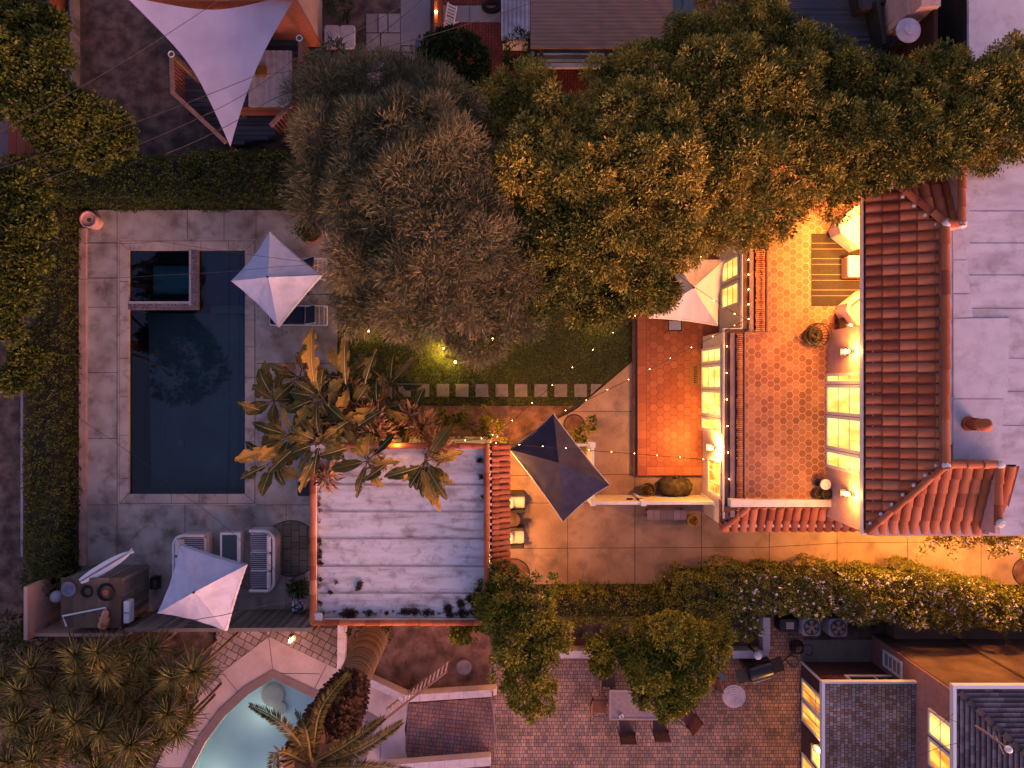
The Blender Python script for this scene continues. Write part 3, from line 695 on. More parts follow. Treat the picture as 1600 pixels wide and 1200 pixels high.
# ---------------------------------------------------------------- main house
tz = 2.8
hs = thing('main_house', 'two storey house with lit windows, tiled terrace and terracotta barrel tile roof', 'house', P(1330, 600, 0))
XW = P(1098, 0, PZ).x; XN = P(1124, 0, PZ).x
YS = P(0, 785, PZ).y; YN = P(0, 526, PZ).y
XT = P(1163, 0, tz).x; XT2 = P(1198, 0, tz).x; YJ = P(0, 520, tz).y; YTS = P(0, 783, tz).y
YTOP = 7.2
XU = P(1293, 0, tz).x
g = MB()
g.prism([(XW, YS - .35), (XU + 12, YS - .35), (XU + 12, YTOP), (XN, YTOP), (XN, YN), (XW, YN)], 0, 2.58); 
g.build('lower_wall', M['stucco'], hs)
# flat ledge between the wall head and the terrace
g = MB(); g.prism([(XW - .05, YS - .05), (XT, YS - .05), (XT, YJ + .12), (XW - .05, YJ + .12)], 2.58, 2.72, m=0); g.prism([(XN - .06, YJ + .121), (XT2, YJ + .121), (XT2, YTOP), (XN - .06, YTOP)], 2.58, 2.72, m=0)
g.box((XW - .075, YS - .05, 2.60), (XW - .052, YJ + .12, 2.74), m=1); g.box((XN - .085, YJ + .12, 2.60), (XN - .062, YTOP, 2.74), m=1); g.box((XW - .075, YJ + .122, 2.60), (XN - .062, YJ + .145, 2.74), m=1)
g.box((XW + .12, YS, 2.72), (XW + .26, YJ, 2.76), m=2); g.box((XN + .12, YJ, 2.72), (XN + .26, YTOP, 2.76), m=2)
g.build('gutter', [M['gutter'], M['white'], M['gutter_mauve']], hs)
def ribs(x0, x1, y0, y1):
    y = y0
    while y < y1:
        a = random.uniform(-.03, .03); g.box((x0 + random.uniform(0, .04), y, 2.73), (x1, y + .042, 2.80 + random.uniform(-.01, .01)), 0, random.random()); y += .062
g = MB(); ribs(XW + .30, XT - .05, YS, YJ - .02); M['edge'] = mat('edge_tile_lit', ['#a8603c', '#c27a50', '#cf8c60'], 5, attr=True); g.build('terrace_edge_tile', M['edge'], hs); g = MB(); ribs(XN + .30, XT2 - .05, YJ + .05, YTOP); g.build('terrace_edge_tile', M['edge'], hs)  # edge tile lightened, the string bulbs' light put into its colour
g = MB(); g.prism([(XT, YTS), (XU + 3.2, YTS), (XU + 3.2, YTOP), (XT2, YTOP), (XT2, YJ), (XT, YJ)], 2.582, tz)
hexes(g, XT + .03, YTS, XU, YJ, tz + .004, .224, m=1, gap=.011); hexes(g, XT2 + .03, YJ + .0, XU + 3.1, YTOP, tz + .004, .224, m=1, gap=.011)
g.build('terrace_floor', [M['grout'], M['hex']], hs)
g = MB()
for a, b in (((XT - .02, YTS - .1), (XT - .02, YJ)), ((XT2 - .02, YJ), (XT2 - .02, YTOP)), ((XT - .02, YJ), (XT2 - .02, YJ))):
    g.tube([(a[0], a[1], tz + .12), (b[0], b[1], tz + .12)], .022, 6)
g.build('rail', M['gutter_mauve'], hs)
# south parapet with its skirt of tiles
yp = P(0, 781, 3.05).y
g = MB(); g.box((P(1142, 0, 3.05).x, yp - .22, 2.3), (P(1323, 0, 3.05).x, yp, 3.05)); g.build('parapet', mat('parapet_white', ['#cfc0ae', '#d8cab9'], 5, bump=.1, stain=('#a08f84', 3, .5)), hs)
g = MB(); ye = P(0, 828, 2.45).y; xs0 = P(1126, 0, 2.45).x; xs1 = P(1352, 0, 2.45).x
O = Vector((xs0, ye, 2.45)); top = Vector((0, yp - .23 - ye, .38)); L = top.length; V = top.normalized()
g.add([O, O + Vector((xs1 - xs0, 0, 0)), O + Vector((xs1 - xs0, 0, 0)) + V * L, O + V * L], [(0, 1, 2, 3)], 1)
tiles(g, O, Vector((1, 0, 0)), V, xs1 - xs0, .268, lambda u: (max(0, 0 if u > .9 else 0), min(L, u * 1.0 + .1)), mp=1)
caps(g, O + Vector((.02, .02, .02)), O + Vector((.75, 0, 0)) + V * L, .085, .4, lift=.04)
O2 = O + Vector((0, .05, 0)); V2 = Vector((.8, 0, .38)).normalized()
tiles(g, O2 + Vector((0, 0, 0)), Vector((0, 1, 0)), V2, .95, .24, lambda u: (0, min(.75, u * .8 + .02)), mp=1)
g.box((xs0 - .03, ye - .03, 2.36), (xs1, ye - .005, 2.47), m=2); g.box((xs0 - .03, ye - .005, 2.36), (xs0 - .005, ye + .95, 2.47), m=2)
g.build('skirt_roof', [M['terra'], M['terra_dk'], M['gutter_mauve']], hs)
# upper storey walls
ez = 5.3
YU0 = P(0, 517, tz).y; YU1 = P(0, 808, tz).y
g = MB(); g.box((XU, YU1, tz - .1), (XU + 6.5, YU0, ez + .1)); g.box((XU + 1.6, YU0, tz), (XU + 6.5, YTOP, ez + .1)); g.build('upper_wall', M['stucco_pink'], hs)
# main tile roof: west slope, south slope, north slope
rz = 5.95
ex = P(1352, 0, ez).x; rx = P(1472, 0, rz).x
ys = P(0, 831, ez).y; ysr = P(0, 726, rz).y; yn = P(0, 252, ez).y; ynr = P(0, 352, rz).y
g = MB()
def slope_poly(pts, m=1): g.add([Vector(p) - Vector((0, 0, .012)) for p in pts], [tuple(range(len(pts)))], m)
slope_poly([(ex, ys, ez), (rx, ysr, rz), (rx, ynr, rz), (ex, yn, ez)])
V = Vector((rx - ex, 0, rz - ez)); L = V.length; V.normalize(); O = Vector((ex, ys, ez)); W_ = yn - ys
def rr_(u):
    y = ys + u
    if y < ysr: return (0, max(0, L * (y - ys) / (ysr - ys) - .02))
    if y > ynr: return (0, max(0, L * (yn - y) / (yn - ynr) - .02))
    return (0, L)
tiles(g, O, Vector((0, 1, 0)), V, W_, .284, rr_, seg=.405, mp=2)
xe = P(1552, 0, ez).x + .15
slope_poly([(ex, ys, ez), (xe, ys, ez), (xe, ysr, rz), (rx, ysr, rz)])
V = Vector((0, ysr - ys, rz - ez)); L2 = V.length; V.normalize()
tiles(g, Vector((ex, ys, ez)), Vector((1, 0, 0)), V, xe - ex, .284, lambda u: (0, min(L2, L2 * u / (rx - ex)) - .02), seg=.405, mp=2)
xe2 = P(1489, 0, 5.6).x
slope_poly([(ex, yn, ez), (rx, ynr, rz), (xe2 + .1, ynr, rz), (xe2 + .1, yn, ez)])
V = Vector((0, ynr - yn, rz - ez)); L3 = V.length; V.normalize()
tiles(g, Vector((ex, yn, ez)), Vector((1, 0, 0)), V, xe2 - ex, .30, lambda u: (0, min(L3, L3 * u / (rx - ex)) - .02), seg=.405, mp=2)
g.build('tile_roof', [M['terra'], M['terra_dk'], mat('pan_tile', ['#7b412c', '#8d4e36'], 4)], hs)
g = MB()
caps(g, (ex, ys, ez), (rx + .05, ysr, rz + .02), .1, .42, lift=.07); caps(g, (ex, yn, ez), (rx + .05, ynr, rz + .02), .1, .42, lift=.07)
cx = P(1480, 0, 6.15).x
caps(g, (cx, ysr - .1, 6.08), (cx, ynr + .1, 6.08), .115, .62, lift=.0)
px1 = P(1562, 0, 6.1).x; caps(g, (cx + .1, P(0, 726, 6.1).y, 6.08), (px1, P(0, 726, 6.1).y, 6.08), .115, .5, lift=0); caps(g, (px1, P(0, 818, 5.9).y, 6.02), (px1, P(0, 724, 6.1).y, 6.08), .115, .5, lift=0)
px2 = P(1503, 0, 6.1).x; caps(g, (px2, ynr - .05, 6.08), (px2, 6.4, 6.08), .115, .5, lift=0); caps(g, (cx, ynr + .02, 6.08), (px2, ynr + .02, 6.08), .115, .5, lift=0)
RID = g
g = MB()
scallop(g, (rx - .03, ysr + .1, rz + .06), (rx - .03, ynr - .1, rz + .06), round((ynr - ysr) / .284), .055)
for f in range(7):
    q = Vector((ex, ys, ez)).lerp(Vector((rx, ysr, rz)), (f + .6) / 7); g.ball((q.x - .08, q.y + .09, q.z + .07), .055, seg=7, rings=4, sz=.6)
    q = Vector((ex, yn, ez)).lerp(Vector((rx, ynr, rz)), (f + .6) / 7); g.ball((q.x - .08, q.y - .09, q.z + .07), .055, seg=7, rings=4, sz=.6)
for (x, y) in ((cx, ysr + .0), (px1, P(0, 726, 6.1).y), (cx, ynr), (px2, ynr), (px1, P(0, 815, 5.9).y)): g.ball((x, y, 6.13), .12, seg=10, rings=5, sz=.6, noise=.1)
RID.add(g.v, g.f, 1); RID.build('ridge_tile', [M['terra'], M['mortar']], hs)
g = MB()
g.box((cx - .1, ysr, 5.4), (cx + .1, ynr, 6.06)); g.box((cx + .1, ysr - .08, 5.4), (px1 + .08, ysr + .06, 6.06), m=1); g.box((px1 - .05, ys + .1, 5.2), (px1 + .08, ysr - .08, 6.0), m=1)
g.box((px2 - .06, ynr + .05, 5.3), (px2 + .08, 6.3, 6.06), m=1); g.box((cx + .1, ynr - .06, 5.3), (px2 + .08, ynr + .05, 6.06), m=1)
g.build('parapet', [M['gutter_mauve'], M['stucco_pink']], hs)
g = MB(); g.box((ex - .07, ys - .02, ez - .12), (ex - .005, yn, ez + .03)); g.box((ex - .07, ys - .08, ez - .12), (xe, ys - .022, ez + .01), m=1); g.box((ex - .09, ys - .05, ez - .13), (ex - .072, yn, ez + .05), m=1)
g.box((ex, ys, ez - .1), (XU + 3, yn, ez - .02), m=2)
g.build('eave', [M['gutter'], M['white'], M['stucco_pink']], hs)
# flat roof
fz = 5.6
g = MB(); x0 = cx + .1; xr = 19; g.box((x0, ysr + .06, 5.3), (xr, ynr - .06, fz)); g.box((px1 + .081, -9 + 5.0, 5.3), (xr, ysr + .0595, fz)); g.box((px2 + .081, ynr - .0595, 5.3), (xr, 7.6, fz))
for y in (330, 380, 430, 482, 560, 612, 665): a = P(1490, y, fz); g.box((a.x + .42, a.y - .008, fz), (xr, a.y + .008, fz + .006), m=1)
for (pa, hh) in (([(1488, 358), (1506, 362), (1511, 405), (1489, 405)], 1), ([(1489, 407), (1511, 407), (1515, 458), (1489, 458)], 2), ([(1489, 460), (1515, 460), (1519, 495), (1489, 497)], 3),
                 ([(1489, 498), (1577, 497), (1573, 622), (1489, 622)], 4), ([(1489, 624), (1568, 624), (1562, 718), (1489, 718)], 2)):
    q = pp(*pa, z=fz); g.prism(q, fz, fz + .006 + hh * .004, m=2)
g.build('flat_roof', [M['roofgrey'], mat('roof_lap', ['#5d5253', '#857a7c'], 3), M['patch']], hs)
v = MB(); c = P(1543, 664, 6.2)
v.lathe((c.x - .1, c.y, fz), [(.2, 0), (.19, .1), (.15, .12), (.14, .45), (.16, .47), (.16, .55), (.12, .58), (.12, .62), (.17, .64), (.17, .7), (.12, .76), (.05, .84), (.0, .86)], 18)
for i in range(12): a = i / 12 * 6.283; v.box((c.x - .1 + .15 * math.cos(a) - .012, c.y + .15 * math.sin(a) - .012, fz + .14), (c.x - .1 + .15 * math.cos(a) + .012, c.y + .15 * math.sin(a) + .012, fz + .44), 0, .2)
v.build('chimney_pot', M['terra'], hs, smooth=False)
g = MB(); a = P(1500, 728, 5.7); g.box((px1 - 1.6, ysr + .062, fz), (px1 - .3, ysr + .5, fz + .012)); g.build('roof_stain_patch', mat('moss_patch', ['#59655f', '#7e8382'], 3), hs)
# --- glazing
WN = (-1, 0, 0)
def yz(py, z): return P(0, py, z).y
# upper french doors on the x = XU wall
ya, yb = yz(583, tz), yz(731, tz + .2)
w1 = abs(ya - yb)
c0 = Vector((XU - .002, ya, tz + .02)); u = (0, -1, 0)
segs = [(.0, .12 * w1, 1), (.12 * w1, .44 * w1, 2), (.44 * w1, .80 * w1, 2), (.80 * w1, w1, 1)]
for (a, b, cc) in segs: window(hs, c0 + Vector(u) * (a + .01), u, b - a - .02, 2.15, 1, 3, M['white'], M['lit'], name='french_door' if cc == 2 else 'side_window', fw=.09, cur=WN)
# lower french doors
ya, yb = yz(545, PZ), yz(672, PZ); w1 = abs(ya - yb); c0 = Vector((XW - .002, ya, PZ + .02))
for (a, b, cc) in [(0, .2 * w1, 1), (.2 * w1, .5 * w1, 2), (.5 * w1, .82 * w1, 2), (.82 * w1, w1, 1)]:
    window(hs, c0 + Vector(u) * (a + .01), u, b - a - .02, 2.2, 1, 3, M['white'], M['lit'], name='french_door' if cc == 2 else 'side_window', fw=.09, cur=WN)
ya, yb = yz(712, .8), yz(768, .8); window(hs, (XW - .002, ya, .95), u, abs(ya - yb), 1.4, 3, 2, M['white'], M['lit2'], fw=.08, cur=WN)
for (p0, p1) in ((405, 441), (445, 482)):
    ya, yb = yz(p0, 1.2), yz(p1, 1.2); window(hs, (XN - .002, ya, .55), u, abs(ya - yb), 1.75, 1, 3, M['white'], M['lit'], fw=.09, cur=WN)
sconce((XU - .01, P(0, 549, 4.4).y, 4.35), WN, 'lit caged wall lamp beside the upper terrace doors, above the fire basket', 45)
sconce((XU - .01, P(0, 772, 4.4).y, 4.35), WN, 'lit caged wall lamp near the south end of the upper terrace', 45)
sconce((XW - .01, P(0, 700, 1.8).y, 1.75), WN, 'lit wall lamp between the lower french doors and the small window', 100)
# porch lantern under the roof overhang over the terrace sofas
t = thing('porch_light', 'lit ceiling lantern under the roof beside the terrace armchairs', 'ceiling lamp', (XU + .9, P(0, 415, 4).y, 5.1))
g = MB(); g.lathe((XU + .9, P(0, 415, 4).y, 4.95), [(.1, 0), (.12, .12), (.05, .2)], 12); g.build('lamp_shade', M['lampglow'], t); g = MB(); g.tube([(XU + .9, P(0, 415, 4).y, 5.14), (XU + .9, P(0, 415, 4).y, 5.21)], .03, 8); g.build('stem', M['dark'], t)
lamp((XU + .75, P(0, 415, 4).y, 4.75), 270, parent=t, size=.15)
lamp((XU + .2, P(0, 330, 4).y, 4.75), 200, parent=t, size=.15)
# driveway wall lights under the south eave
for i, (px, pw) in enumerate(((1390, 150), (1580, 250))):
    c = Vector((P(px, 0, 2.6).x, YS - .36, 2.1)); t = sconce(c, (0, -1, 0), ['lit wall lamp over the driveway below the roof corner', 'lit wall lamp over the driveway by the rose bush'][i], pw)

# ---------------------------------------------------------------- neighbour house, south-east
t = thing('shingled_house', 'low neighbour house with mottled shingle roof and yellow lit windows', 'house', P(1340, 1130, 0))
cxw, cyn = P(1252, 0).x, P(0, 1034).y
g = MB(); g.box((cxw, cyn - 8, 0), (cxw + 3.7, cyn, 2.45)); g.build('wall', mat('brown_wall', ['#4a2e2a', '#5a3a34'], 6, bump=.1), t)
ex_, ey_ = P(1288, 0, 2.6).x, P(0, 1067, 2.6).y; xr_ = P(1434, 0, 2.6).x
g = MB(); g.box((ex_, ey_ - 7, 2.46), (xr_, ey_, 2.6)); g.build('roof', M['shingle'], t)
g = MB(); g.box((ex_ - .1, ey_ - 7, 2.5), (ex_ - .002, ey_ + .06, 2.66)); g.box((ex_ - .002, ey_ + .002, 2.5), (xr_, ey_ + .06, 2.66)); g.box((xr_ + .02, ey_ - 7, 2.46), (xr_ + .2, ey_ - .4, 2.56), m=1); g.build('gutter', [M['white_metal'], M['gutter']], t)
g = MB(); g.box((cxw - .04, cyn - .02, 0), (cxw + .03, cyn + .03, 2.46)); g.build('corner_trim', M['white'], t)
for (a, b, zz, hh, l_) in ((1056, 1087, .15, 2.1, 'lit2'), (1089, 1122, .15, 2.1, 'lit2'), (1140, 1166, .9, 1.3, 'lit'), (1172, 1230, .15, 2.1, 'lit2')):
    ya = P(0, a, 0).y; window(t, (cxw - .002, ya, zz), (0, -1, 0), abs(ya - P(0, b, 0).y), hh, 1 if hh < 2 else 2, 1 if hh < 2 else 2, M['white'], M[l_], fw=.08, cur=WN)
window(t, (cxw + .9, cyn + .002, 1.2), (1, 0, 0), 1.9, 1.15, 2, 1, M['white'], mat('dark_pane', ['#2a1c18'], rough=.15), fw=.07, cur=(0, 1, 0))
t = thing('tall_house', 'tall pink neighbour house with grey slate hip roof and shade-browned north wall', 'house', P(1500, 1100, 0))
bx, by = P(1362, 0).x, P(0, 992).y
g = MB(); g.box((bx, by - 12, 0), (bx + 8, by, 4.45)); 
g.build('wall', mat('mauve_stucco', ['#8a6159', '#976c62'], 6, bump=.15, bscale=50), t)
g = MB(); g.box((bx + .06, by + .002, 0), (bx + 8, by + .03, 4.44)); g.tube([(bx + 2.6, by + .06, 0), (bx + 2.6, by + .06, 4.4)], .05, 6); g.build('north_shade_skin', M['tar'], t)  # thin brown skin, the hedge's shade put into this wall's colour; real downpipe
ex_, ey_ = P(1494, 0, 4.7).x, P(0, 1076, 4.7).y
g = MB(); g.box((bx - .035, by - 12, 4.451), (bx + 8, by + .035, 4.55)); g.build('fascia', M['white'], t)
g = MB(); a = Vector((ex_, ey_, 4.62)); 
q1 = Vector((ex_ + 4, ey_ - 4, 6.0)); 
dn = Vector((0, 0, .07)); g.add([a - dn, Vector((ex_, ey_ - 9, 4.55)), Vector((q1.x, ey_ - 9, 5.93)), q1 - dn], [(0, 1, 2, 3)], 0); g.add([a - dn, q1 - dn, (ex_ + 8, q1.y, 5.93), (ex_ + 8, ey_, 4.55)], [(0, 1, 2, 3)], 1)
g.build('roof', [mat('slate_w', ['#47444b', '#524f56'], 4), mat('slate_n', ['#4d4a50', '#59565c'], 4)], t)
g = MB()
for i in range(34):
    z = 4.63 + i * .0417; o = i * .121; y = ey_ - o
    while y > ey_ - 7: g.box((ex_ + o, y - .235, z), (ex_ + o + .1215, y, z + .01 + random.random() * .004), 0, random.random()); y -= .24
    x = ex_ + o + .122
    while x < ex_ + 6.5: g.box((x, ey_ - o - .1215, z), (x + .235, ey_ - o, z + .01 + random.random() * .004), 0, random.random()); x += .24
g.build('shingle', mat('slate_course', ['#4a4346', '#5b5356', '#6e6569'], 4, attr=True, stain=('#38353a', 5, .5)), t)
g = MB(); caps(g, a + Vector((.1, -.1, .02)), q1, .08, .28, lift=.02); g.build('hip_cap', mat('hip_cap', ['#3c3838', '#5c4a48'], 3, attr=True), t)
g = MB(); g.box((ex_ - .09, ey_ - 9, 4.56), (ex_ - .002, ey_ + .1, 4.72)); g.box((ex_ - .002, ey_ + .002, 4.56), (ex_ + 8, ey_ + .1, 4.72)); g.build('gutter', M['white_metal'], t)
for (a_, b_, zz, hh, l_) in ((1124, 1166, 3.3, 1.1, 'lit'), (1171, 1215, 3.3, 1.1, 'lit2')):
    ya = P(0, a_, 4).y; window(t, (bx - .002, ya, zz), (0, -1, 0), abs(ya - P(0, b_, 4).y), hh, 1, 2, M['white'], M[l_], fw=.07, cur=WN)
ya = P(0, 1016, .9).y; window(t, (bx - .002, ya, .8), (0, -1, 0), .55, 1.1, 1, 4, M['white'], mat('shutter', ['#8f7f80']), fw=.07, cur=WN)
# low dark box along the foot of the north wall
fw_ = thing('low_dark_box', 'low dark box along the tall house beside the flowering hedge', 'outbuilding', P(1500, 1020, 0))
g = MB(); x0 = P(1366, 0, .6).x
g.prism([(bx + .5, by + .04), (bx + 8, by + .04), (bx + 8, by + .75), (bx + .5, by + .75)], 0, .5); g.build('wall', M['wood'], fw_)
# ---------------------------------------------------------------- walls and fences
def plankwall(name, label, cat, a, b, h, mats, n, th=.03, z=0, cap=None, post=None, fw=None):
    a = Vector(a); b = Vector(b); t = thing(name, label, cat, (a + b) / 2); d = (b - a); L = d.length; d.normalize(); nn = Vector((-d.y, d.x, 0)); rz = math.atan2(d.y, d.x)
    g = MB(); w_ = L / n
    for i in range(n):
        hh = h + random.uniform(-.012, .012); g.obox(a + d * w_ * (i + .5) + Vector((0, 0, z + hh / 2)), (w_ * .94, th, hh), rz, tint=random.random())
    g.build('board_panel', mats[0], t)
    g = MB()
    for k in (.25, h - .25): g.obox((a + b) / 2 - nn * (th / 2 + .03) + Vector((0, 0, z + k)), (L, .05, .08), rz)
    g.build('rail', mats[1], t)
    if post:
        for i in range(post + 1): q = MB(); c = a + d * (L * i / post); q.obox(c - nn * (th / 2 + .09) + Vector((0, 0, z + h / 2)), (.09, .09, h), rz); q.build('post', mats[1], t)
    if cap: g = MB(); g.obox((a + b) / 2 + Vector((0, 0, z + h + .03)), (L, .12, .035), rz); g.build('cap_rail', mats[2] if len(mats) > 2 else mats[1], t)
    return t
zf = 1.9
def PG(px, py): return P(px, py, 0)
a = P(196, 984, zf); b = P(488, 983, zf)
plankwall('board_fence', 'long grey vertical board fence closing the south end of the pool deck', 'fence', (a.x, a.y, 0), (b.x, b.y, 0), zf, [M['wood_grey'], M['wood'], M['wood_grey']], 44, cap=True, post=4)
c = P(455, 986, 1.5); sconce((c.x, c.y - .12, 1.5), (0, -1, 0), 'wall lamp on the south face of the long board fence over the stamped paving', 16)
sconce((P(1252, 0, 0).x - .004, P(0, 1131, 0).y, 1.7), (-1, 0, 0), 'added wall lamp for the window glow of the shingled house', 16)  # added lamp, brings the orange window glow onto the brick patio
# low pink planter wall along the deck
t = thing('planter_wall', 'long low pinkish planter wall between the clipped hedge and the pool deck', 'wall', P(131, 620))
g = MB(); g.pbox(123, 356, 134, 884, -.05, .1, .1); g.build('wall', mat('planter_pink', ['#9c7a6c', '#af8a7a', '#b59383'], 3, bump=.2, stain=('#6c5449', 2, .5)), t)
t = thing('garden_wall', 'thin pale garden wall on the outer side of the clipped hedge', 'wall', P(36, 740))
g = MB(); g.pbox(32, 610, 36, 870, -.05, .3, .3); g.build('wall', mat('gw', ['#8b7b77', '#a08f8a'], 3), t)
t = thing('end_wall', 'short pinkish wall standing behind the equipment shed at the fence corner', 'wall', P(50, 950))
g = MB(); a = P(37, 1000, 1.9); g.box((a.x, a.y, 0), (a.x + .12, a.y + 1.7, 1.9)); g.box((a.x + .12, a.y, 0), (P(190, 0, 1.9).x, a.y + .1, 1.6)); g.build('wall', mat('endwall', ['#a58272', '#b08c7b'], 3, stain=('#7b5d50', 3, .5)), t)
# white gate screen by the lower house
t = thing('white_screen_fence', 'white panel fence from the lower house wall to the navy umbrella', 'fence', P(1010, 788))
zs = 1.55
a = P(926, 786, zs); b = P(1118, 790, zs); c = P(926, 695, zs)
g = MB(); g.box((a.x + .06, a.y - .02, .05), (b.x, a.y + .02, zs - .05)); g.build('panel', mat('cream_paint', ['#c8b59b', '#d2c0a8'], 5, stain=('#a8957e', 3, .3)), t)
g = MB(); g.box((a.x, a.y - .05, zs - .05), (b.x, a.y + .04, zs + .02)); g.box((a.x - .04, a.y + .05, zs - .05), (a.x + .05, c.y, zs + .02)); g.box((c.x - .6, c.y - .05, zs - .05), (c.x - .041, c.y + .04, zs + .02)); g.box((a.x - .03, a.y + .06, .05), (a.x + .03, c.y - .06, zs - .06)); g.build('rail', M['white'], t)
for (x, y) in ((a.x, a.y), ((a.x + b.x) / 2 - .35, a.y), (c.x, c.y), (b.x, a.y)): g = MB(); g.box((x - .07, y - .07, 0), (x + .07, y + .07, zs + .06)); g.box((x - .085, y - .085, zs + .06), (x + .085, y + .085, zs + .09)); g.build('post', M['white'], t)
for x in (984, 999): g = MB(); q = P(x, 779, 1.1); g.obox((q.x, a.y + .06, 1.1), (.2, .05, .06)); g.build('latch', M['dark'], t)
# south neighbour walls
def lowwall(label, pts, h, w_, m='white', name='low_wall'):
    pts = [P(x, y, h) for x, y in pts]; g = MB(); t = thing(name, label, 'wall', (pts[0].x, pts[0].y, 0))
    for i in range(len(pts) - 1):
        A_, B_ = pts[i], pts[i + 1]; d = B_ - A_; L = d.length; g.obox(((A_ + B_) / 2 - Vector((0, 0, h / 2 + .03))), (L + (w_ if i else 0), w_ - .03, h - .06 + i * .002), math.atan2(d.y, d.x))
    g.build('wall', M['stucco'], t); g = MB()
    for i in range(len(pts) - 1):
        A_, B_ = pts[i], pts[i + 1]; d = B_ - A_; L = d.length; k = max(1, round(L / .5)); rz = math.atan2(d.y, d.x); d.normalize()
        for j in range(k): g.obox(A_ + d * (L * (j + .5) / k) - Vector((0, 0, .03 - i * .003)), (L / k - .01, w_, .05), rz)
    g.build('coping', M[m], t); return t
M['pale'] = mat('pale_coping', ['#b8a8a8', '#c6b6b6'], 5, stain=('#a3918f', 4, .4))
lowwall('pale tiled garden wall between the stamped paving and the bare dirt bed', [(533, 975), (532, 1045), (568, 1062), (633, 1092), (770, 1083)], .45, .24, 'pale')
lowwall('long white wall top between the dirt strip and the brick dining patio', [(862, 1023), (1202, 1023)], .5, .26, 'pale')
lowwall('short white wall running north from the brick patio to the hedge', [(1198, 965), (1198, 1018)], .5, .24, 'pale')
lowwall('white edging wall along the bottom of the mauve paver terrace', [(600, 1203), (766, 1190)], .4, .3, 'pale')
t = thing('steel_rail', 'thin metal handrail post beside the mauve paver terrace', 'railing', P(772, 1130)); g = MB()
a = P(769, 1094, 1); b = P(776, 1166, 1); g.tube([(a.x, a.y, 0), a, b, (b.x, b.y, 0)], .03, 6); g.build('rail', M['gutter_mauve'], t)
# picket gate
a = P(583, 1115, .95) ; b = P(676, 1040, .95)
a = P(597, 1127, 1.0); b = P(699, 1048, 1.0); t = thing('picket_gate', 'slanting white picket gate panel beside the curved pool', 'gate', ((a.x + b.x) / 2, (a.y + b.y) / 2, 0)); d = (b - a); L = d.length; rz = math.atan2(d.y, d.x); d.normalize()
M['gatewood'] = mat('gate_white', ['#cbb9b4', '#d8c8c2'], 5)
for i in range(15): q = a + d * (L * (i + .5) / 15); g = MB(); g.obox((q.x, q.y, .55), (.055, .03, 1.0), rz); g.build('picket', M['gatewood'], t)
g = MB(); 
for z in (.15, 1.03): g.obox(((a.x + b.x) / 2, (a.y + b.y) / 2, z), (L, .06, .07), rz)
g.build('rail', mat('gate_rail', ['#7a5a50', '#8a6a5e']), t)

# ---------------------------------------------------------------- umbrellas
def umbrella(label, corners, apex, ze, za, m, sag=.05, scal=.08, trim=None, val=.13, stripes=None, pole='dark', top=True):
    C = [P(x, y, ze) for x, y in corners]; A = P(*apex, za); base = Vector((A.x, A.y, 0)) 
    t = thing('patio_umbrella', label, 'umbrella', base); g = MB(); n = 14
    for i in range(4):
        B, D = C[i], C[(i + 1) % 4]; vs = []; fs = []
        mid = (B + D) / 2; ctr = sum(C, Vector()) / 4
        for s in range(n + 1):
            for q in range(n + 1):
                f, e = s / n, q / n; p = B.lerp(D, e); p = p + (ctr - p) * (sag * 4 * e * (1 - e)); p = A.lerp(p, f)
                p.z -= .16 * f * (1 - f) * 1.0 + (.05 * 4 * e * (1 - e) * f); p.z += .016 * f * math.sin(math.pi * e) * math.sin(e * 21 + i * 2 + 3 * f) + .01 * math.sin(f * 9 + i) * math.sin(math.pi * e); vs.append(p)
        for s in range(n):
            for q in range(n): fs.append((s * (n + 1) + q, (s + 1) * (n + 1) + q, (s + 1) * (n + 1) + q + 1, s * (n + 1) + q + 1))
        g.add(vs, fs, 0, .5)
    g.build('canopy', m, t, smooth=True)
    g = MB()
    for i in range(4):
        q = []
        for s in range(n + 1): f = s / n; p = A.lerp(C[i], f); p.z += .006 - .16 * f * (1 - f); q.append(p)
        g.tube(q, .007, 4)
    g.build('seam', m, t)
    g = MB(); tr = MB()
    for i in range(4):
        B, D = C[i], C[(i + 1) % 4]; ctr = sum(C, Vector()) / 4; k = 48; top_ = []; bot = []
        for q in range(k + 1):
            e = q / k; p = B.lerp(D, e); p = p + (ctr - p) * (sag * 4 * e * (1 - e)); p.z -= .05 * 4 * e * (1 - e)
            o = (p - ctr); o.z = 0; o.normalize(); top_.append(p + o * .004); bot.append(p + o * .03 - Vector((0, 0, val + scal * .5 * abs(math.sin(e * math.pi * 12)))))
        g.add(top_ + bot, [(q, q + 1, k + 2 + q, k + 1 + q) for q in range(k)])
        if trim: tr.tube(bot, .019, 4, cap=False)
    g.build('valance', m, t)
    if trim: tr.build('trim', trim, t)
    g = MB(); g.tube([(A.x, A.y, .06), (A.x, A.y, za + .05)], .024, 8); g.ball((A.x, A.y, za + .07), .04); g.build('pole', M[pole], t)
    g = MB(); g.rbox((A.x, A.y, .04), (.5, .5, .08), .1, .03); g.lathe((A.x, A.y, 0), [(.06, .08), (.05, .3)], 10); g.build('base', M['dark'], t)
    for i in range(4): g = MB(); g.tube([(A.x, A.y, za - .08), C[i] - Vector((0, 0, .04))], .012, 5); g.build('rib', M['dark'], t)
    if top:
        g = MB(); k = .13; vs = [A + Vector((0, 0, .05))] + [A.lerp(c, k) + Vector((0, 0, .02)) for c in C]; g.add(vs, [(0, 1, 2), (0, 2, 3), (0, 3, 4), (0, 4, 1)]); g.build('vent_cap', m, t)
    return t
umbrella('pale lavender square umbrella beside the pool, over the two dark sun loungers', [(421, 362), (501, 430), (434, 510), (361, 439)], (419, 433), 2.25, 2.95, M['canvas'], scal=.05, top=False)
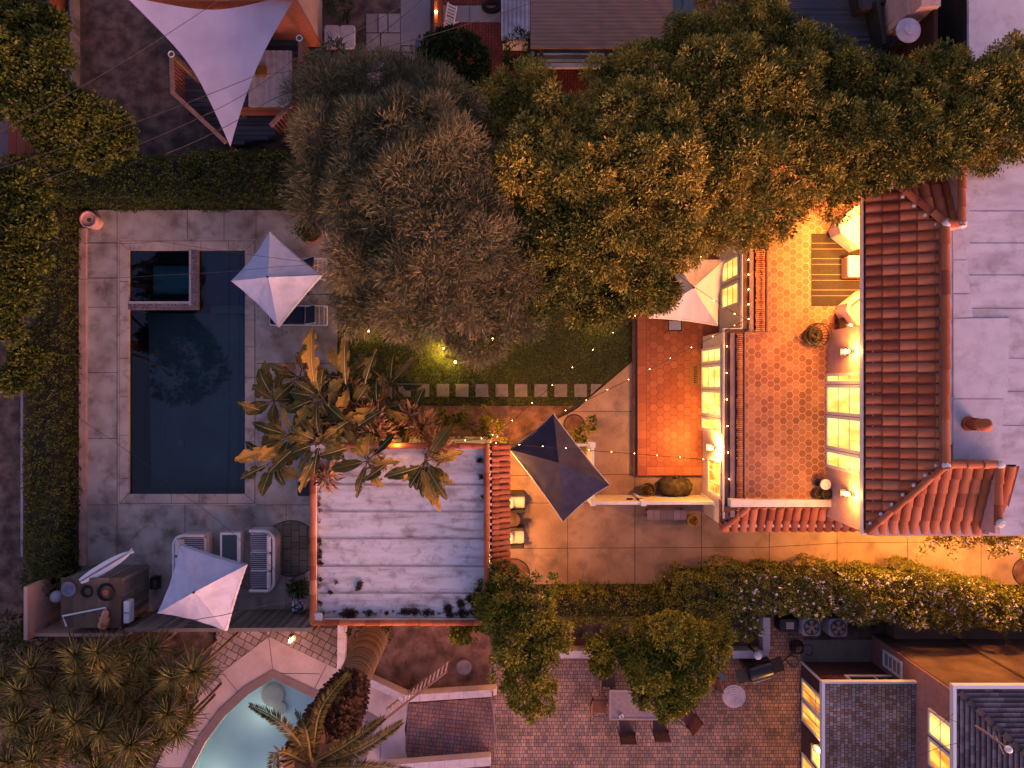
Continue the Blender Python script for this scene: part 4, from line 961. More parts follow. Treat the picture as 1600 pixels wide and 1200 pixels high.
umbrella('pale lavender square umbrella over the white wicker seating at the south end of the deck', [(281, 852), (383, 884), (352, 986), (246, 958)], (304, 925), 2.25, 2.85, M['canvas'], scal=.07, top=False)
umbrella('dark navy square umbrella with white scalloped trim between the garage and the house', [(865, 648), (952, 758), (880, 815), (797, 703)], (873, 723), 2.35, 2.95, M['navy'], trim=M['canvas'], scal=.07)
umbrella('cream square umbrella half under the tree in front of the lower lit windows', [(1050, 398), (1133, 405), (1122, 508), (1016, 496)], (1083, 450), 2.35, 2.95, M['canvas_pink'], sag=.06, scal=.04)
# fairy light loop caught on the navy umbrella's tips
# ---------------------------------------------------------------- loungers, chairs, sofas
def lounger(px0, px1, y0, y1, label):
    a = P(px0, y1, .3); b = P(px1, y0, .3); L = b.x - a.x; w_ = b.y - a.y; t = thing('sun_lounger', label, 'sun lounger', ((a.x + b.x) / 2, (a.y + b.y) / 2, 0), 'sun loungers beside the pool')
    g = MB(); s = a.x + L * .62
    for y in (a.y, b.y): g.tube([(a.x, y, .3), (b.x, y, .3)], .022, 6)
    for x in (a.x, s + .05, b.x): g.tube([(x, a.y, .3), (x, b.y, .3)], .022, 6)
    g.build('frame', M['white'], t)
    for x in (a.x + .12, b.x - .12):
        for y in (a.y, b.y): q = MB(); q.tube([(x, y, 0), (x, y, .3)], .02, 6); q.build('leg', M['white'], t)
    g = MB(); g.rbox(((a.x + s) / 2, (a.y + b.y) / 2, .36), (s - a.x - .04, w_ - .08, .09), .05, .03); g.build('cushion', M['navy_cush'], t)
    g = MB(); th = R(50); l2 = L * .36; c = Vector((s + .05 + l2 / 2 * math.cos(th), (a.y + b.y) / 2, .36 + l2 / 2 * math.sin(th))); g.obox(c, (l2, w_ - .1, .05), ry=-th); g.build('backrest', M['navy_cush'], t)
    g = MB(); 
    for y in (a.y + .04, b.y - .04): g.tube([(s + .04, y, .33), (s + .05 + l2 * math.cos(th), y, .34 + l2 * math.sin(th))], .018, 5)
    g.tube([(s + .05 + l2 * math.cos(th), a.y + .04, .34 + l2 * math.sin(th)), (s + .05 + l2 * math.cos(th), b.y - .04, .34 + l2 * math.sin(th))], .018, 5)
    for i in range(3): x = s + .3 + i * .17; g.tube([(x, a.y, .3), (x, b.y, .3)], .012, 5)
    g.build('back_frame', M['white'], t); return t
lounger(418, 510, 404, 436, 'dark cushioned sun lounger under the northern corner of the poolside umbrella')
lounger(422, 511, 478, 508, 'dark cushioned sun lounger just south of the poolside umbrella')
t = thing('side_table', 'small round dark side table between the two sun loungers', 'table', P(481, 456)); g = MB(); g.lathe(P(481, 456), [(.2, .43), (.22, .45), (.22, .47)], 20); g.build('table_top', M['dark'], t)
for k in range(3): q = MB(); c = P(481, 456); q.tube([c + Vector((.15 * math.cos(k * 2.09), .15 * math.sin(k * 2.09), 0)), c + Vector((.06 * math.cos(k * 2.09), .06 * math.sin(k * 2.09), .43))], .012, 5); q.build('leg', M['dark'], t)
M['wicker'] = mat('white_wicker', ['#b5a49f', '#c9b8b2'], 40, bump=.6, bscale=90)
def slats(mb, x0, y0, x1, y1, z, n, m=0): 
    for i in range(n): y = y0 + (y1 - y0) * (i + .5) / n; mb.box((x0, y - (y1 - y0) / n * .3, z), (x1, y + (y1 - y0) / n * .3, z + .012), m)
def wicker_sofa(label, cat, px, seats, flip, name):
    """curved-back sofa seen from above; px box at z .5; back on the east side (or west when flip)"""
    x0, y0, x1, y1 = px; a = P(x0, y1, .5); b = P(x1, y0, .5); cx, cy = (a.x + b.x) / 2, (a.y + b.y) / 2; w_, h_ = b.x - a.x, b.y - a.y; f = -1 if flip else 1
    t = thing(name, label, cat, (cx, cy, 0)); g = MB(); g.rbox((cx - f * .06, cy, .17), (w_ - .22, h_ - .1, .34), .12, .02); g.build('base', M['wicker'], t)
    # rolled back and arms: a U-shaped rim
    pts = []; rr = min(.32, h_ * .22); ex = cx + f * (w_ / 2 - .08)
    pts.append((cx - f * w_ * .42, cy - h_ / 2 + .07)); pts.append((ex - f * rr, cy - h_ / 2 + .07))
    for k in range(1, 6): an = R(-90 + 15 * k); pts.append((ex - f * rr + f * rr * math.cos(an), cy - h_ / 2 + .07 + rr + rr * math.sin(an)))
    pts.append((ex, cy - h_ / 2 + .07 + rr)); pts += [(x, 2 * cy - y) for x, y in pts[::-1]]
    g = MB(); n = len(pts)
    for i in range(n - 1):
        p, q = Vector((*pts[i], 0)), Vector((*pts[i + 1], 0)); d = (q - p); l = d.length; 
        hz = .62 if 1 < i < n - 3 else .56
        g.obox(((p + q) / 2 + Vector((0, 0, hz / 2))), (l + .03, .06, hz - random.random() * .004), math.atan2(d.y, d.x))
    g.build('back_panel', M['wicker'], t)
    g = MB(); g.tube([(x, y, .60 if 1 < i < n - 2 else .56) for i, (x, y) in enumerate(pts)], .055, 8); g.build('arm_rim', M['white'], t, smooth=True)
    sh = (h_ - .3) / seats
    for i in range(seats):
        y = cy - (h_ - .3) / 2 + sh * (i + .5); g = MB(); g.rbox((cx - f * .12, y, .42), (w_ * .62, sh - .03, .14), .06, .04); c_ = g.build('seat_cushion', M['cushion'], t)
        g = MB(); slats(g, cx - f * .12 - w_ * .29, y - sh * .42, cx - f * .12 + w_ * .29, y + sh * .42, .491, 8); g.build('stripe', M['stripe'], c_)
        g = MB(); g.M = Matrix.Translation((cx + f * w_ * .26, y, .60)) @ Matrix.Rotation(f * R(18), 4, 'Y'); g.rbox((0, 0, 0), (.14, sh - .05, .34), .06, .05); g.M = None; g.build('back_cushion', M['cushion'], t)
    return t
wicker_sofa('white curved wicker sofa with three striped seat cushions beside the round pavers', 'sofa', (387, 826, 433, 926), 3, False, 'wicker_sofa')
wicker_sofa('white curved wicker sofa mostly hidden under the southern lavender umbrella', 'sofa', (270, 833, 325, 928), 3, True, 'wicker_sofa')
t = thing('coffee_table', 'long white coffee table with grey glass top beside the wicker sofa', 'table', P(360, 866)); g = MB()
a = P(345, 900, .45); b = P(375, 833, .45); g.box((a.x, a.y, .02), (a.x + .05, b.y, .44)); g.box((b.x - .05, a.y, .02), (b.x, b.y, .44)); g.box((a.x + .05, b.y - .05, .02), (b.x - .05, b.y, .44)); g.box((a.x + .05, a.y, .02), (b.x - .05, a.y + .05, .44)); g.build('frame', M['wicker'], t)
g = MB(); g.box((a.x - .02, a.y - .02, .441), (b.x + .02, b.y + .02, .458)); g.build('table_top', M['white'], t); g = MB(); g.box((a.x + .05, a.y + .05, .459), (b.x - .1, b.y - .06, .466)); g.build('glass_panel', M['glass'], t)
# two cushioned chairs half under the garage eave
def armchair(c, rz, label, mc, mf, name='cushioned_armchair', w_=.72, dp=.7, group=None, cat='armchair', pillow=True, sh=.42):
    t = thing(name, label, cat, (c[0], c[1], c[2]), group, rz)
    g = MB(); g.box((-dp / 2, -w_ / 2, .12), (dp / 2, w_ / 2, .3)); g.build('base', mf, t, local=True)
    for s in (-1, 1): g = MB(); g.rbox((-.0, s * (w_ / 2 + .02), .3), (dp, .1, .6), .03, .03); g.build('armrest', mf, t, local=True)
    g = MB(); g.rbox((-dp / 2 + .02, 0, .4), (.1, w_ + .14, .8), .04, .03); g.build('backrest', mf, t, local=True)
    g = MB(); g.rbox((.05, 0, sh - .06), (dp - .1, w_ - .1, .16), .07, .05); g.build('seat_cushion', mc, t, local=True)
    for (x, y) in ((-1, -1), (-1, 1), (1, -1), (1, 1)): g = MB(); g.box((x * dp * .44 - .02, y * w_ * .44 - .02, 0), (x * dp * .44 + .02, y * w_ * .44 + .02, .12)); g.build('leg', M['dark'], t, local=True)
    if pillow: g = MB(); g.M = Matrix.Translation((-dp / 2 + .2, 0, sh + .17)) @ Matrix.Rotation(R(20), 4, 'Y'); g.rbox((0, 0, 0), (.16, w_ * .62, .34), .07, .06); g.M = None; g.build('pillow', M['cushion'], t, local=True)
    return t
M['cream'] = mat('cream_cushion', ['#d5c6b4', '#dfd1c0'], 6)
armchair(P(804, 781, 0), 0, 'cream cushioned armchair under the garage eave, nearer the navy umbrella', M['cream'], M['dark'], w_=.55)
armchair(P(803, 835, 0), 0, 'cream cushioned armchair under the garage eave, nearer the hedge', M['cream'], M['dark'], w_=.55)
t = thing('drum_table', 'round dark drum table between the two armchairs by the garage', 'table', P(801, 808)); g = MB(); g.lathe(P(801, 808), [(.24, 0), (.27, .2), (.24, .42), (.26, .45)], 18); g.build('body', M['dark'], t); g = MB(); g.lathe(P(801, 808), [(.26, .451), (.26, .47)], 18); g.lathe(P(801, 808), [(.1, .47), (.12, .5), (.05, .51)], 12); g.build('table_top', M['gutter'], t)
# half-round beds in the drive
for (x, y, r, lab) in ((803, 897, 24, 'half round planting bed in the driveway at the foot of the garage'), (1604, 893, 22, 'round tree bed at the far right of the driveway'), (897, 664, 16, 'round dark planting hole beside the tip of the navy umbrella')):
    t = thing('planting_hole', lab, 'planting bed', P(x, y)); c = P(x, y); r *= K(0); g = MB(); g.lathe(c, [(r, .0), (r, .012)], 28); g.build('soil', M['soil_red'], t); g = MB(); g.tube([(c.x + r * math.cos(k / 28 * 6.2832), c.y + r * math.sin(k / 28 * 6.2832), .01) for k in range(29)], .02, 5, cap=False); g.build('rim', M['dark'], t)
# terrace furniture
t = thing('striped_rug', 'dark striped outdoor rug on the upper terrace', 'rug', P(1306, 421, tz)); g = MB(); g.pbox(1268, 365, 1352, 478, tz + .005, tz + .017, tz + .017); g.build('rug', mat('rug', ['#25211f', '#302b28'], 30, bump=.3), t)
g = MB()
for y in (380, 389, 404, 413, 429, 438, 453, 462): g.pbox(1268.5, y - .4, 1351, y + .4, tz + .017, tz + .02, tz + .02)
g.build('stripe', mat('rug_stripe', ['#8d7a62']), t)
zt = tz
def terr(px, py, z=.4): q = P(px, py, zt + z); return Vector((q.x, q.y, zt))
def bigchair(c, rz, label):
    t = thing('terrace_armchair', label, 'armchair', c, None, rz)
    g = MB(); g.rbox((0, 0, .2), (.85, .95, .28), .1, .03); g.build('base', M['cream'], t, local=True)
    pts = [(.42, -.46), (-.25, -.48), (-.42, -.38), (-.46, 0), (-.42, .38), (-.25, .48), (.42, .46)]
    g = MB()
    for i in range(6): p, q = Vector((*pts[i], 0)), Vector((*pts[i + 1], 0)); d = q - p; g.obox((p + q) / 2 + Vector((0, 0, .38)), (d.length + .06, .09, .62 + i * .003), math.atan2(d.y, d.x))
    g.build('back_shell', M['cream'], t, local=True)
    g = MB(); g.tube([(*p, .70) for p in pts], .06, 8); g.build('arm_rim', M['cream'], t, local=True, smooth=True)
    g = MB(); g.rbox((.03, 0, .42), (.74, .74, .18), .1, .06); g.build('seat_cushion', M['cushion'], t, local=True); return t
bigchair(terr(1334, 356), R(-40), 'cream terrace armchair at the north corner of the striped rug')
bigchair(terr(1345, 488), R(40), 'cream terrace armchair at the south corner of the striped rug')
t = thing('terrace_table', 'white block coffee table standing on the striped rug', 'table', terr(1340, 416)); c = terr(1340, 416); g = MB(); g.rbox(c + Vector((0, 0, .19)), (.6, .62, .38), .04, .02); g.build('body', M['pot_pink'], t); g = MB(); g.rbox(c + Vector((.02, 0, .392)), (.62, .64, .03), .04, .01); g.rbox(c + Vector((.06, 0, .41)), (.36, .46, .02), .02, .005); g.build('table_top', M['cushion'], t)
t = thing('corner_table', 'dark low side table with a glowing candle glass beside the south terrace armchair', 'table', terr(1325, 508)); c = terr(1326, 507); g = MB(); g.rbox(c + Vector((0, 0, .36)), (.55, .42, .05), .05, .01); g.build('table_top', M['dark'], t)
for (x, y) in ((-.2, -.15), (-.2, .15), (.2, -.15), (.2, .15)): g = MB(); g.box((c.x + x - .02, c.y + y - .02, c.z), (c.x + x + .02, c.y + y + .02, c.z + .33)); g.build('leg', M['dark'], t)
t = thing('candle_glass', 'small glowing candle glass on the dark corner table', 'candle', c + Vector((.08, .02, .39))); g = MB(); g.lathe(c + Vector((.08, .02, .387)), [(.06, 0), (.075, .1), (.065, .1), (.05, .02)], 14); g.build('glass', M['lampglow'], t)
# fire basket
c = P(1275, 524, tz + .3); c.z = tz; t = thing('fire_basket', 'round black wire fire basket casting a shadow on the terrace tiles', 'fire basket', c); g = MB()
for k in range(22): an = k / 22 * 6.283; g.tube([c + Vector((.26 * math.cos(an), .26 * math.sin(an), .05)), c + Vector((.36 * math.cos(an), .36 * math.sin(an), .35)), c + Vector((.33 * math.cos(an), .33 * math.sin(an), .62))], .011, 4)
for (r, z) in ((.27, .06), (.36, .35), (.34, .62)): g.tube([c + Vector((r * math.cos(k / 24 * 6.283), r * math.sin(k / 24 * 6.283), z)) for k in range(25)], .018, 5, cap=False)
g.lathe(c, [(.1, .0), (.24, .04), (.3, .12), (.28, .12), (.1, .06)], 18); g.build('basket', M['dark'], t)
g = MB()
for k in range(14): g.ball(c + Vector((random.uniform(-.15, .15), random.uniform(-.15, .15), .15)), .06, noise=.2, seg=7, rings=5)
g.build('embers', M['rock'], t)
g = MB(); c = P(1291, 772, tz + .3); c.z = tz; t = thing('terrace_pot', 'dark twin pot at the south wall of the upper terrace', 'planter', c); g.lathe(c + Vector((.05, 0, 0)), [(.14, 0), (.2, .2), (.17, .32), (.13, .32), (.12, .22)], 14); g.lathe(c + Vector((-.2, 0, 0)), [(.1, 0), (.15, .15), (.12, .25), (.09, .25), (.08, .15)], 14); g.build('pot', M['rock'], t)
c = P(1290, 757, tz + .5); c.z = tz; t = thing('globe_lantern', 'small white round lantern standing by the south end of the terrace', 'lantern', c); g = MB(); g.lathe(c, [(.12, 0), (.03, .04), (.03, .4)], 14); g.build('stand', M['dark'], t); g = MB(); g.lathe(c, [(.05, .4), (.15, .45), (.16, .52), (.10, .56), (.06, .5)], 18); g.build('bowl', M['white'], t)
# patio objects by the lower house
def rockpts(c, sx, sy, sz, label, name, m, rot=0):
    t = thing(name, label, 'boulder', c); g = MB(); g.ball((c.x, c.y, c.z + sz * .55), 1, sx=sx, sy=sy, sz=sz * .8, noise=.07, seg=20, rings=12); g.build('rock', m, t, smooth=True); return t
rk = rockpts(P(1054, 760, .25).xy.to_3d(), .60, .38, .5, 'big mossy hollowed boulder fountain at the south end of the lower tiled patio', 'boulder_fountain', M['rock'])
c = P(1056, 761, .5); g = MB(); g.lathe((c.x, c.y, .44), [(.26, 0), (.3, .05), (.24, .05), (.18, .03)], 18, sx=1.4, sy=.75); g.build('basin', M['rock'], rk, smooth=True)
g = MB(); g.ball((c.x, c.y + .33, .5), .08, noise=.2); g.ball((c.x + .1, c.y + .34, .46), .06, noise=.2); g.build('spout', M['dark'], rk)
c = P(1009, 763, 0); t = thing('flower_pot', 'round glazed flower pot with a red flowering plant between the fence and the boulder', 'planter', c); g = MB(); g.lathe(c, [(.14, 0), (.24, .2), (.26, .36), (.23, .36), (.21, .3)], 20); g.build('pot', mat('pot_olive', ['#5b4a30', '#77653f'], 4), t)
def plant(parent, name, pts, nrm, per, rc, ln, wd, m, **k):
    V, F, T = leaves(np.array(pts, float), np.array(nrm, float), per, rc, ln, wd, **k); return npmesh(name, V, F, T, M[m] if isinstance(m, str) else m, parent)
def tuft(parent, c, r, n, ln, wd, m, name='foliage'):
    D = nrmz(RNG.normal(size=(n, 3)) + [0, 0, .6]); q = np.array(c) + D * r * RNG.uniform(.3, 1, (n, 1)); return plant(parent, name, q, D, 6, r * .3, ln, wd, m)
M['redflower'] = mat('red_petal', ['#a83428', '#c4493a'])
tuft(t, (c.x, c.y, .38), .17, 30, .09, .035, 'bush'); tuft(t, (c.x + .02, c.y + .03, .48), .06, 8, .06, .05, M['redflower'], 'flower')
c = P(1040, 805, 0); t = thing('slatted_bench', 'dark slatted wooden bench against the south side of the white screen fence', 'bench', c); a = P(1011, 812, .45); b = P(1073, 797, .45)
g = MB(); boards(g, a.x, a.y, b.x, b.y, .41, .45, 6, horiz=False); g.build('seat', mat('bench_wood', ['#8a706a', '#a38880'], 4, attr=True), t)
for x in (a.x + .08, b.x - .08):
    for y in (a.y + .06, b.y - .06): g = MB(); g.box((x - .03, y - .03, 0), (x + .03, y + .03, .41)); g.build('leg', M['dark'], t)
c = P(1080, 811, 0); t = thing('yellow_pot', 'yellow glazed pot full of small flowers at the end of the slatted bench', 'planter', c); g = MB(); g.lathe(c, [(.12, 0), (.19, .15), (.2, .32), (.17, .32), (.16, .26)], 18); g.build('pot', M['yellow'], t); tuft(t, (c.x, c.y, .32), .14, 20, .07, .03, 'hedge'); tuft(t, (c.x, c.y, .38), .1, 6, .05, .05, M['redflower'], 'flower')
c = P(1085, 585, PZ); t = thing('door_mat', 'brown ribbed door mat on the lower tiled patio by the french doors', 'door mat', c); g = MB(); g.pbox(1077, 569, 1096, 602, PZ + .006, PZ + .02); 
for i in range(9): g.pbox(1084, 573 + i * 3, 1090, 574.3 + i * 3, PZ + .02, PZ + .028, m=1)
g.build('mat', [mat('mat', ['#8a5a30', '#9a673a'], 20), M['dark']], t)
c = P(1054, 509, .5); t = thing('patio_stool', 'small dark framed stool peeking out under the cream umbrella', 'stool', (c.x, c.y, PZ)); g = MB(); g.box((c.x - .2, c.y - .15, PZ + .38), (c.x + .2, c.y + .15, PZ + .42)); g.build('seat', M['canvas'], t); g = MB()
for (x, y) in ((-1, -1), (-1, 1), (1, -1), (1, 1)): g.tube([(c.x + x * .23, c.y + y * .18, PZ), (c.x + x * .22, c.y + y * .17, PZ + .42)], .02, 5)
g.tube([(c.x - .22, c.y - .17, PZ + .41), (c.x + .22, c.y - .17, PZ + .41)], .02, 5); g.tube([(c.x - .22, c.y + .17, PZ + .41), (c.x - .22, c.y - .17, PZ + .41)], .02, 5); g.tube([(c.x + .22, c.y + .17, PZ + .41), (c.x + .22, c.y - .17, PZ + .41)], .02, 5); g.build('frame', M['dark'], t)
# pool deck pots
c = P(151, 348, 0); t = thing('clay_cylinder_pot', 'tall pale clay pot with dark soil at the north west corner of the pool deck', 'planter', c); g = MB(); g.lathe(c, [(.24, 0), (.28, .5), (.25, .5), (.235, .42)], 24); g.build('pot', M['pot_pink'], t, smooth=False); g = MB(); g.lathe(c, [(.235, .4), (.0, .43)], 20); g.build('soil', M['soil'], t)
c = P(492, 368, 0); t = thing('shrub_pot', 'terracotta pot with a round green shrub north east of the poolside umbrella', 'planter', c); g = MB(); g.lathe(c, [(.2, 0), (.3, .3), (.32, .4), (.28, .4), (.26, .34)], 20); g.build('pot', M['pot'], t); tuft(t, (c.x - .08, c.y + .02, .65), .36, 120, .11, .05, 'bush')
c = P(436, 573, 0)
t = thing('potted_palm', 'small dark potted plant beside the wicker sofa and the garage wall', 'planter', P(474, 912)); c = P(474, 912); g = MB(); g.lathe(c, [(.14, 0), (.2, .3), (.17, .3)], 14); g.build('pot', M['dark'], t); tuft(t, (c.x, c.y, .45), .34, 60, .2, .05, 'bush')
c = P(484, 765, 0); t = thing('wall_bin', 'dark bin against the west wall of the garage', 'bin', P(478, 762)); g = MB(); g.rbox(P(478, 762, .3), (.42, .5, .6), .08, .04); g.build('body', M['dark'], t); g = MB(); g.rbox(P(478, 762, .63), (.46, .54, .05), .08, .02); g.build('lid', M['dark'], t)
c = P(471, 942, .4); t = thing('cable_box', 'pale box tangled with cables at the fence corner by the garage', 'utility box', P(471, 942)); g = MB(); g.rbox((c.x, c.y, .4), (.4, .35, .8), .03, .02); g.build('box', M['canvas'], t); g = MB()
for k in range(5): g.tube(smooth([Vector((c.x + random.uniform(-.25, .3), c.y + random.uniform(-.25, .25), .82)) for _ in range(5)], 5), .012, 4)
g.build('cable', M['wire'], t)

# ---------------------------------------------------------------- equipment shed
sz = 1.75
a = P(97, 980, sz); b = P(187, 905, sz); t = thing('equipment_shed', 'dark weathered plank shed with flat roof behind the southern umbrella', 'shed', ((a.x + b.x) / 2, (a.y + b.y) / 2, 0))
g = MB(); g.box((a.x + .03, a.y, 0), (b.x - .03, b.y - .03, sz - .08)); g.build('wall', M['wood'], t)
g = MB(); boards(g, b.x - .03, a.y, b.x + .01, b.y, 0, sz - .06, 12); boards(g, a.x, b.y - .03, b.x, b.y + .01, 0, sz - .06, 13, horiz=False); g.build('cladding', M['wood_grey'], t)
g = MB(); boards(g, a.x - .04, a.y - .02, b.x + .04, b.y + .04, sz - .05, sz, 5, horiz=False, gap=.006); g.build('roof', M['wood'], t)
def on_roof(px, py): q = P(px, py, sz); return Vector((q.x, q.y, sz + .003))
c = on_roof(110, 919); t = thing('round_basin', 'round grey basin on the north west corner of the shed roof', 'basin', c); g = MB(); g.lathe(c, [(.12, 0), (.22, .08), (.24, .1), (.20, .1), (.12, .04)], 24); g.build('basin', mat('basin_grey', ['#5f5e6c', '#6f6e7c'], 5), t)
for (x, y, r, lab) in ((136, 924, .19, 'smaller dark hose coil on the shed roof'), (166, 925, .28, 'large dark hose coil with a rusty middle on the shed roof')):
    c = on_roof(x, y); t = thing('hose_coil', lab, 'hose', c); g = MB()
    for k in range(5): g.tube([c + Vector(((r - k * .015) * math.cos(q / 24 * 6.283) + .01 * k, (r - k * .015) * math.sin(q / 24 * 6.283), .015 + .022 * (k % 3))) for q in range(25)], .014, 5, cap=False)
    g.build('coil', M['wire'], t)
    if r > .2: g = MB(); g.lathe(c, [(.1, 0), (.1, .05), (.06, .06)], 14); g.build('reel', M['pot'], t)
c = on_roof(110, 952); t = thing('pipe_frame', 'bent white plastic pipe frame lying on the shed roof', 'pipe', c); g = MB(); g.tube([on_roof(105, 978) + Vector((0, 0, .03)), on_roof(99, 962) + Vector((0, 0, .03)), on_roof(166, 949) + Vector((0, 0, .03)), on_roof(167, 955) + Vector((0, 0, .03))], .03, 8); g.build('pipe', M['white_metal'], t)
c = on_roof(166, 968); t = thing('cloth_bag', 'crumpled peach cloth bag on the south edge of the shed roof', 'bag', c); g = MB(); g.ball(c + Vector((0, 0, .1)), .17, noise=.16, seg=14, rings=9, sy=1.1, sz=.6); g.ball(c + Vector((.03, .2, .1)), .12, noise=.14, seg=12, rings=8, sz=.7, sy=1.3); g.ball(c + Vector((-.08, -.16, .06)), .16, noise=.18, seg=12, rings=8, sz=.4); g.build('bag', mat('peach_cloth', ['#b9795c', '#cb9073'], 8, bump=.5), t, smooth=True)
c = P(197, 957, 1.75); t = thing('white_box', 'narrow white plastic box fixed on top of the fence beside the shed', 'box', (c.x, c.y, 0)); g = MB(); g.rbox((c.x, c.y, 1.6), (.18, .72, .3), .03, .02); g.build('body', M['white_metal'], t); g = MB(); g.box((c.x - .092, c.y - .03, 1.752), (c.x + .092, c.y + .01, 1.762)); g.build('strap', M['gutter_mauve'], t)
a = on_roof(127, 908) + Vector((0, 0, .05)); b = P(208, 860, 1.35); t = thing('surfboard', 'long narrow white striped board leaning over the edge of the shed', 'surfboard', a); g = MB(); d = (b - a); L = d.length; n = 14; nn = d.cross(Vector((0, 0, 1))).normalized(); up = nn.cross(d).normalized()
for (off, wf, m_) in ((0, 1, 0), (.012, .35, 1)):
    vs = []
    for i in range(n + 1):
        f = i / n; w_ = .17 * wf * (max(.02, math.sin(math.pi * min(1, f * 1.0 + .06))) ** .4) if f < .94 or wf < 1 else .17 * wf * .55
        p = a + d * f; vs += [p + nn * w_ + up * off, p + up * (off + .03), p - nn * w_ + up * off, p - up * (.03 - off)]
    g.add(vs, [(i * 4 + k, i * 4 + (k + 1) % 4, i * 4 + 4 + (k + 1) % 4, i * 4 + 4 + k) for i in range(n) for k in range(4)], m_)
g.build('board', [M['white_metal'], M['gutter_mauve']], t)
c = P(88, 932, 1.0); t = thing('paper_globe', 'pale round globe beside the west wall of the shed', 'globe', (c.x, c.y, 0)); g = MB(); g.ball((c.x, c.y, 1.0), .2, seg=20, rings=12, sz=.85); g.build('globe', M['canvas'], t, smooth=True); g = MB(); g.tube([(c.x, c.y, 0), (c.x, c.y, .84)], .03, 6); g.build('post', M['dark'], t)
c = P(243, 908, .5); t = thing('black_reel', 'small black hose reel beside the shed, next to the southern umbrella', 'hose reel', P(247, 908)); c = P(247, 908); g = MB(); g.tube([c + Vector((0, -.15, .2)), c + Vector((0, .15, .2))], .17, 14); g.build('reel', M['dark'], t); g = MB(); g.box(c + Vector((-.12, -.2, 0)), c + Vector((.12, -.17, .3))); g.box(c + Vector((-.12, .17, 0)), c + Vector((.12, .2, .3))); g.build('stand', M['wire'], t)

# ---------------------------------------------------------------- south brick patio
c = P(996, 1101, .74); t = thing('dining_table', 'long pinkish outdoor dining table partly under the citrus tree', 'table', (c.x, c.y, 0)); a = P(952, 1125, .74); b = P(1041, 1078, .74)
g = MB(); g.box((a.x, a.y, .70), (b.x, b.y, .74)); g.build('table_top', mat('table_stone', ['#8b7472', '#9c8583'], 8, stain=('#7a6462', 4, .4)), t)
g = MB(); 
for q in ((a.x, a.y, a.x + .06, b.y), (b.x - .06, a.y, b.x, b.y), (a.x + .06, a.y, b.x - .06, a.y + .06), (a.x + .06, b.y - .06, b.x - .06, b.y)): g.box((q[0], q[1], .741), (q[2], q[3], .755))
g.build('table_rim', mat('table_rim', ['#a08a88']), t)
for x in (a.x + .12, b.x - .12):
    for y in (a.y + .12, b.y - .12): g = MB(); g.box((x - .03, y - .03, 0), (x + .03, y + .03, .70)); g.build('leg', M['dark'], t)
c = P(971, 1119, .76); t = thing('white_cup', 'small white cup near the south west corner of the outdoor dining table', 'cup', c); g = MB(); g.lathe(c, [(.03, 0), (.045, .09), (.038, .09), (.03, .02)], 12); g.lathe(c, [(.07, -.001), (.08, .012)], 14); g.build('cup', M['white'], t)
M['sling'] = mat('brown_sling', ['#5a3f3a', '#6b4c45'], 10); M['sling2'] = mat('rust_sling', ['#7a4a36', '#8b5742'], 10)
def dchair(px, py, rz, label, m='sling'):
    c = P(px, py, .44); t = thing('patio_chair', label, 'chair', (c.x, c.y, 0), 'chairs round the outdoor dining table', rz)
    g = MB(); g.obox((0, 0, .44), (.46, .46, .035)); g.build('seat', M[m], t, local=True)
    g = MB(); g.obox((-.31, 0, .70), (.035, .46, .54), ry=R(-14)); g.build('backrest', M[m], t, local=True)
    g = MB()
    for s in (-1, 1): g.tube([(.2, s * .26, 0), (.22, s * .26, .62), (-.22, s * .26, .64), (-.26, s * .26, .0)], .016, 5); g.tube([(-.24, s * .25, .42), (-.38, s * .25, .98)], .016, 5)
    g.build('frame', M['dark'], t, local=True); return t
dchair(951, 1063, R(0), 'brown patio chair north west of the dining table with its back to the west')
dchair(937, 1103, R(0), 'brown patio chair at the west end of the dining table', 'sling2')
dchair(979, 1134, R(90), 'dark patio chair south of the dining table, nearer its west end')
dchair(1031, 1130, R(90), 'dark patio chair south of the dining table, nearer its east end')
dchair(1072, 1118, R(140), 'brown patio chair turned askew at the east end of the dining table', 'sling2')
dchair(1104, 1066, R(195), 'brown patio chair poking out east of the citrus tree', 'sling2')
c = P(1147, 1088, .5); t = thing('round_side_table', 'round white iron side table on the brick patio between grill and tree', 'table', (c.x, c.y, 0)); g = MB()
for r in (.38, .30, .22, .14, .06): g.tube([(c.x + r * math.cos(k / 32 * 6.2832), c.y + r * math.sin(k / 32 * 6.2832), .5) for k in range(33)], .018, 5, cap=False)
g.lathe((c.x, c.y, .47), [(.37, 0), (.37, .02)], 32); g.build('table_top', mat('iron_white', ['#c9b3b3', '#d8c6c6'], 8), t)
for k in range(3): g = MB(); g.tube([(c.x + .26 * math.cos(k * 2.09), c.y + .26 * math.sin(k * 2.09), 0), (c.x + .2 * math.cos(k * 2.09), c.y + .2 * math.sin(k * 2.09), .47)], .016, 5); g.build('leg', M['white'], t)
c = P(1125, 1056, .4); t = thing('ornate_stool', 'small pale wire stool between the citrus tree and the grill', 'stool', (c.x, c.y, 0)); g = MB()
for k in range(4): g.tube([(c.x + .25 * math.cos(k * 1.57 + .5), c.y + .25 * math.sin(k * 1.57 + .5), 0), (c.x, c.y, .3), (c.x + .2 * math.cos(k * 1.57 + .9), c.y + .2 * math.sin(k * 1.57 + .9), .5)], .014, 5)
g.build('frame', M['gutter_mauve'], t); g = MB(); g.lathe((c.x, c.y, .5), [(.14, 0), (.15, .03)], 16); g.build('seat', M['glass'], t)
c = P(1188, 1048, .8); t = thing('barbecue_grill', 'black covered barbecue grill by the corner of the brick patio', 'grill', (c.x, c.y, 0), None, R(17)); g = MB(); g.box((-.42, -.26, .1), (.42, .26, .75)); g.build('cabinet', M['dark'], t, local=True)
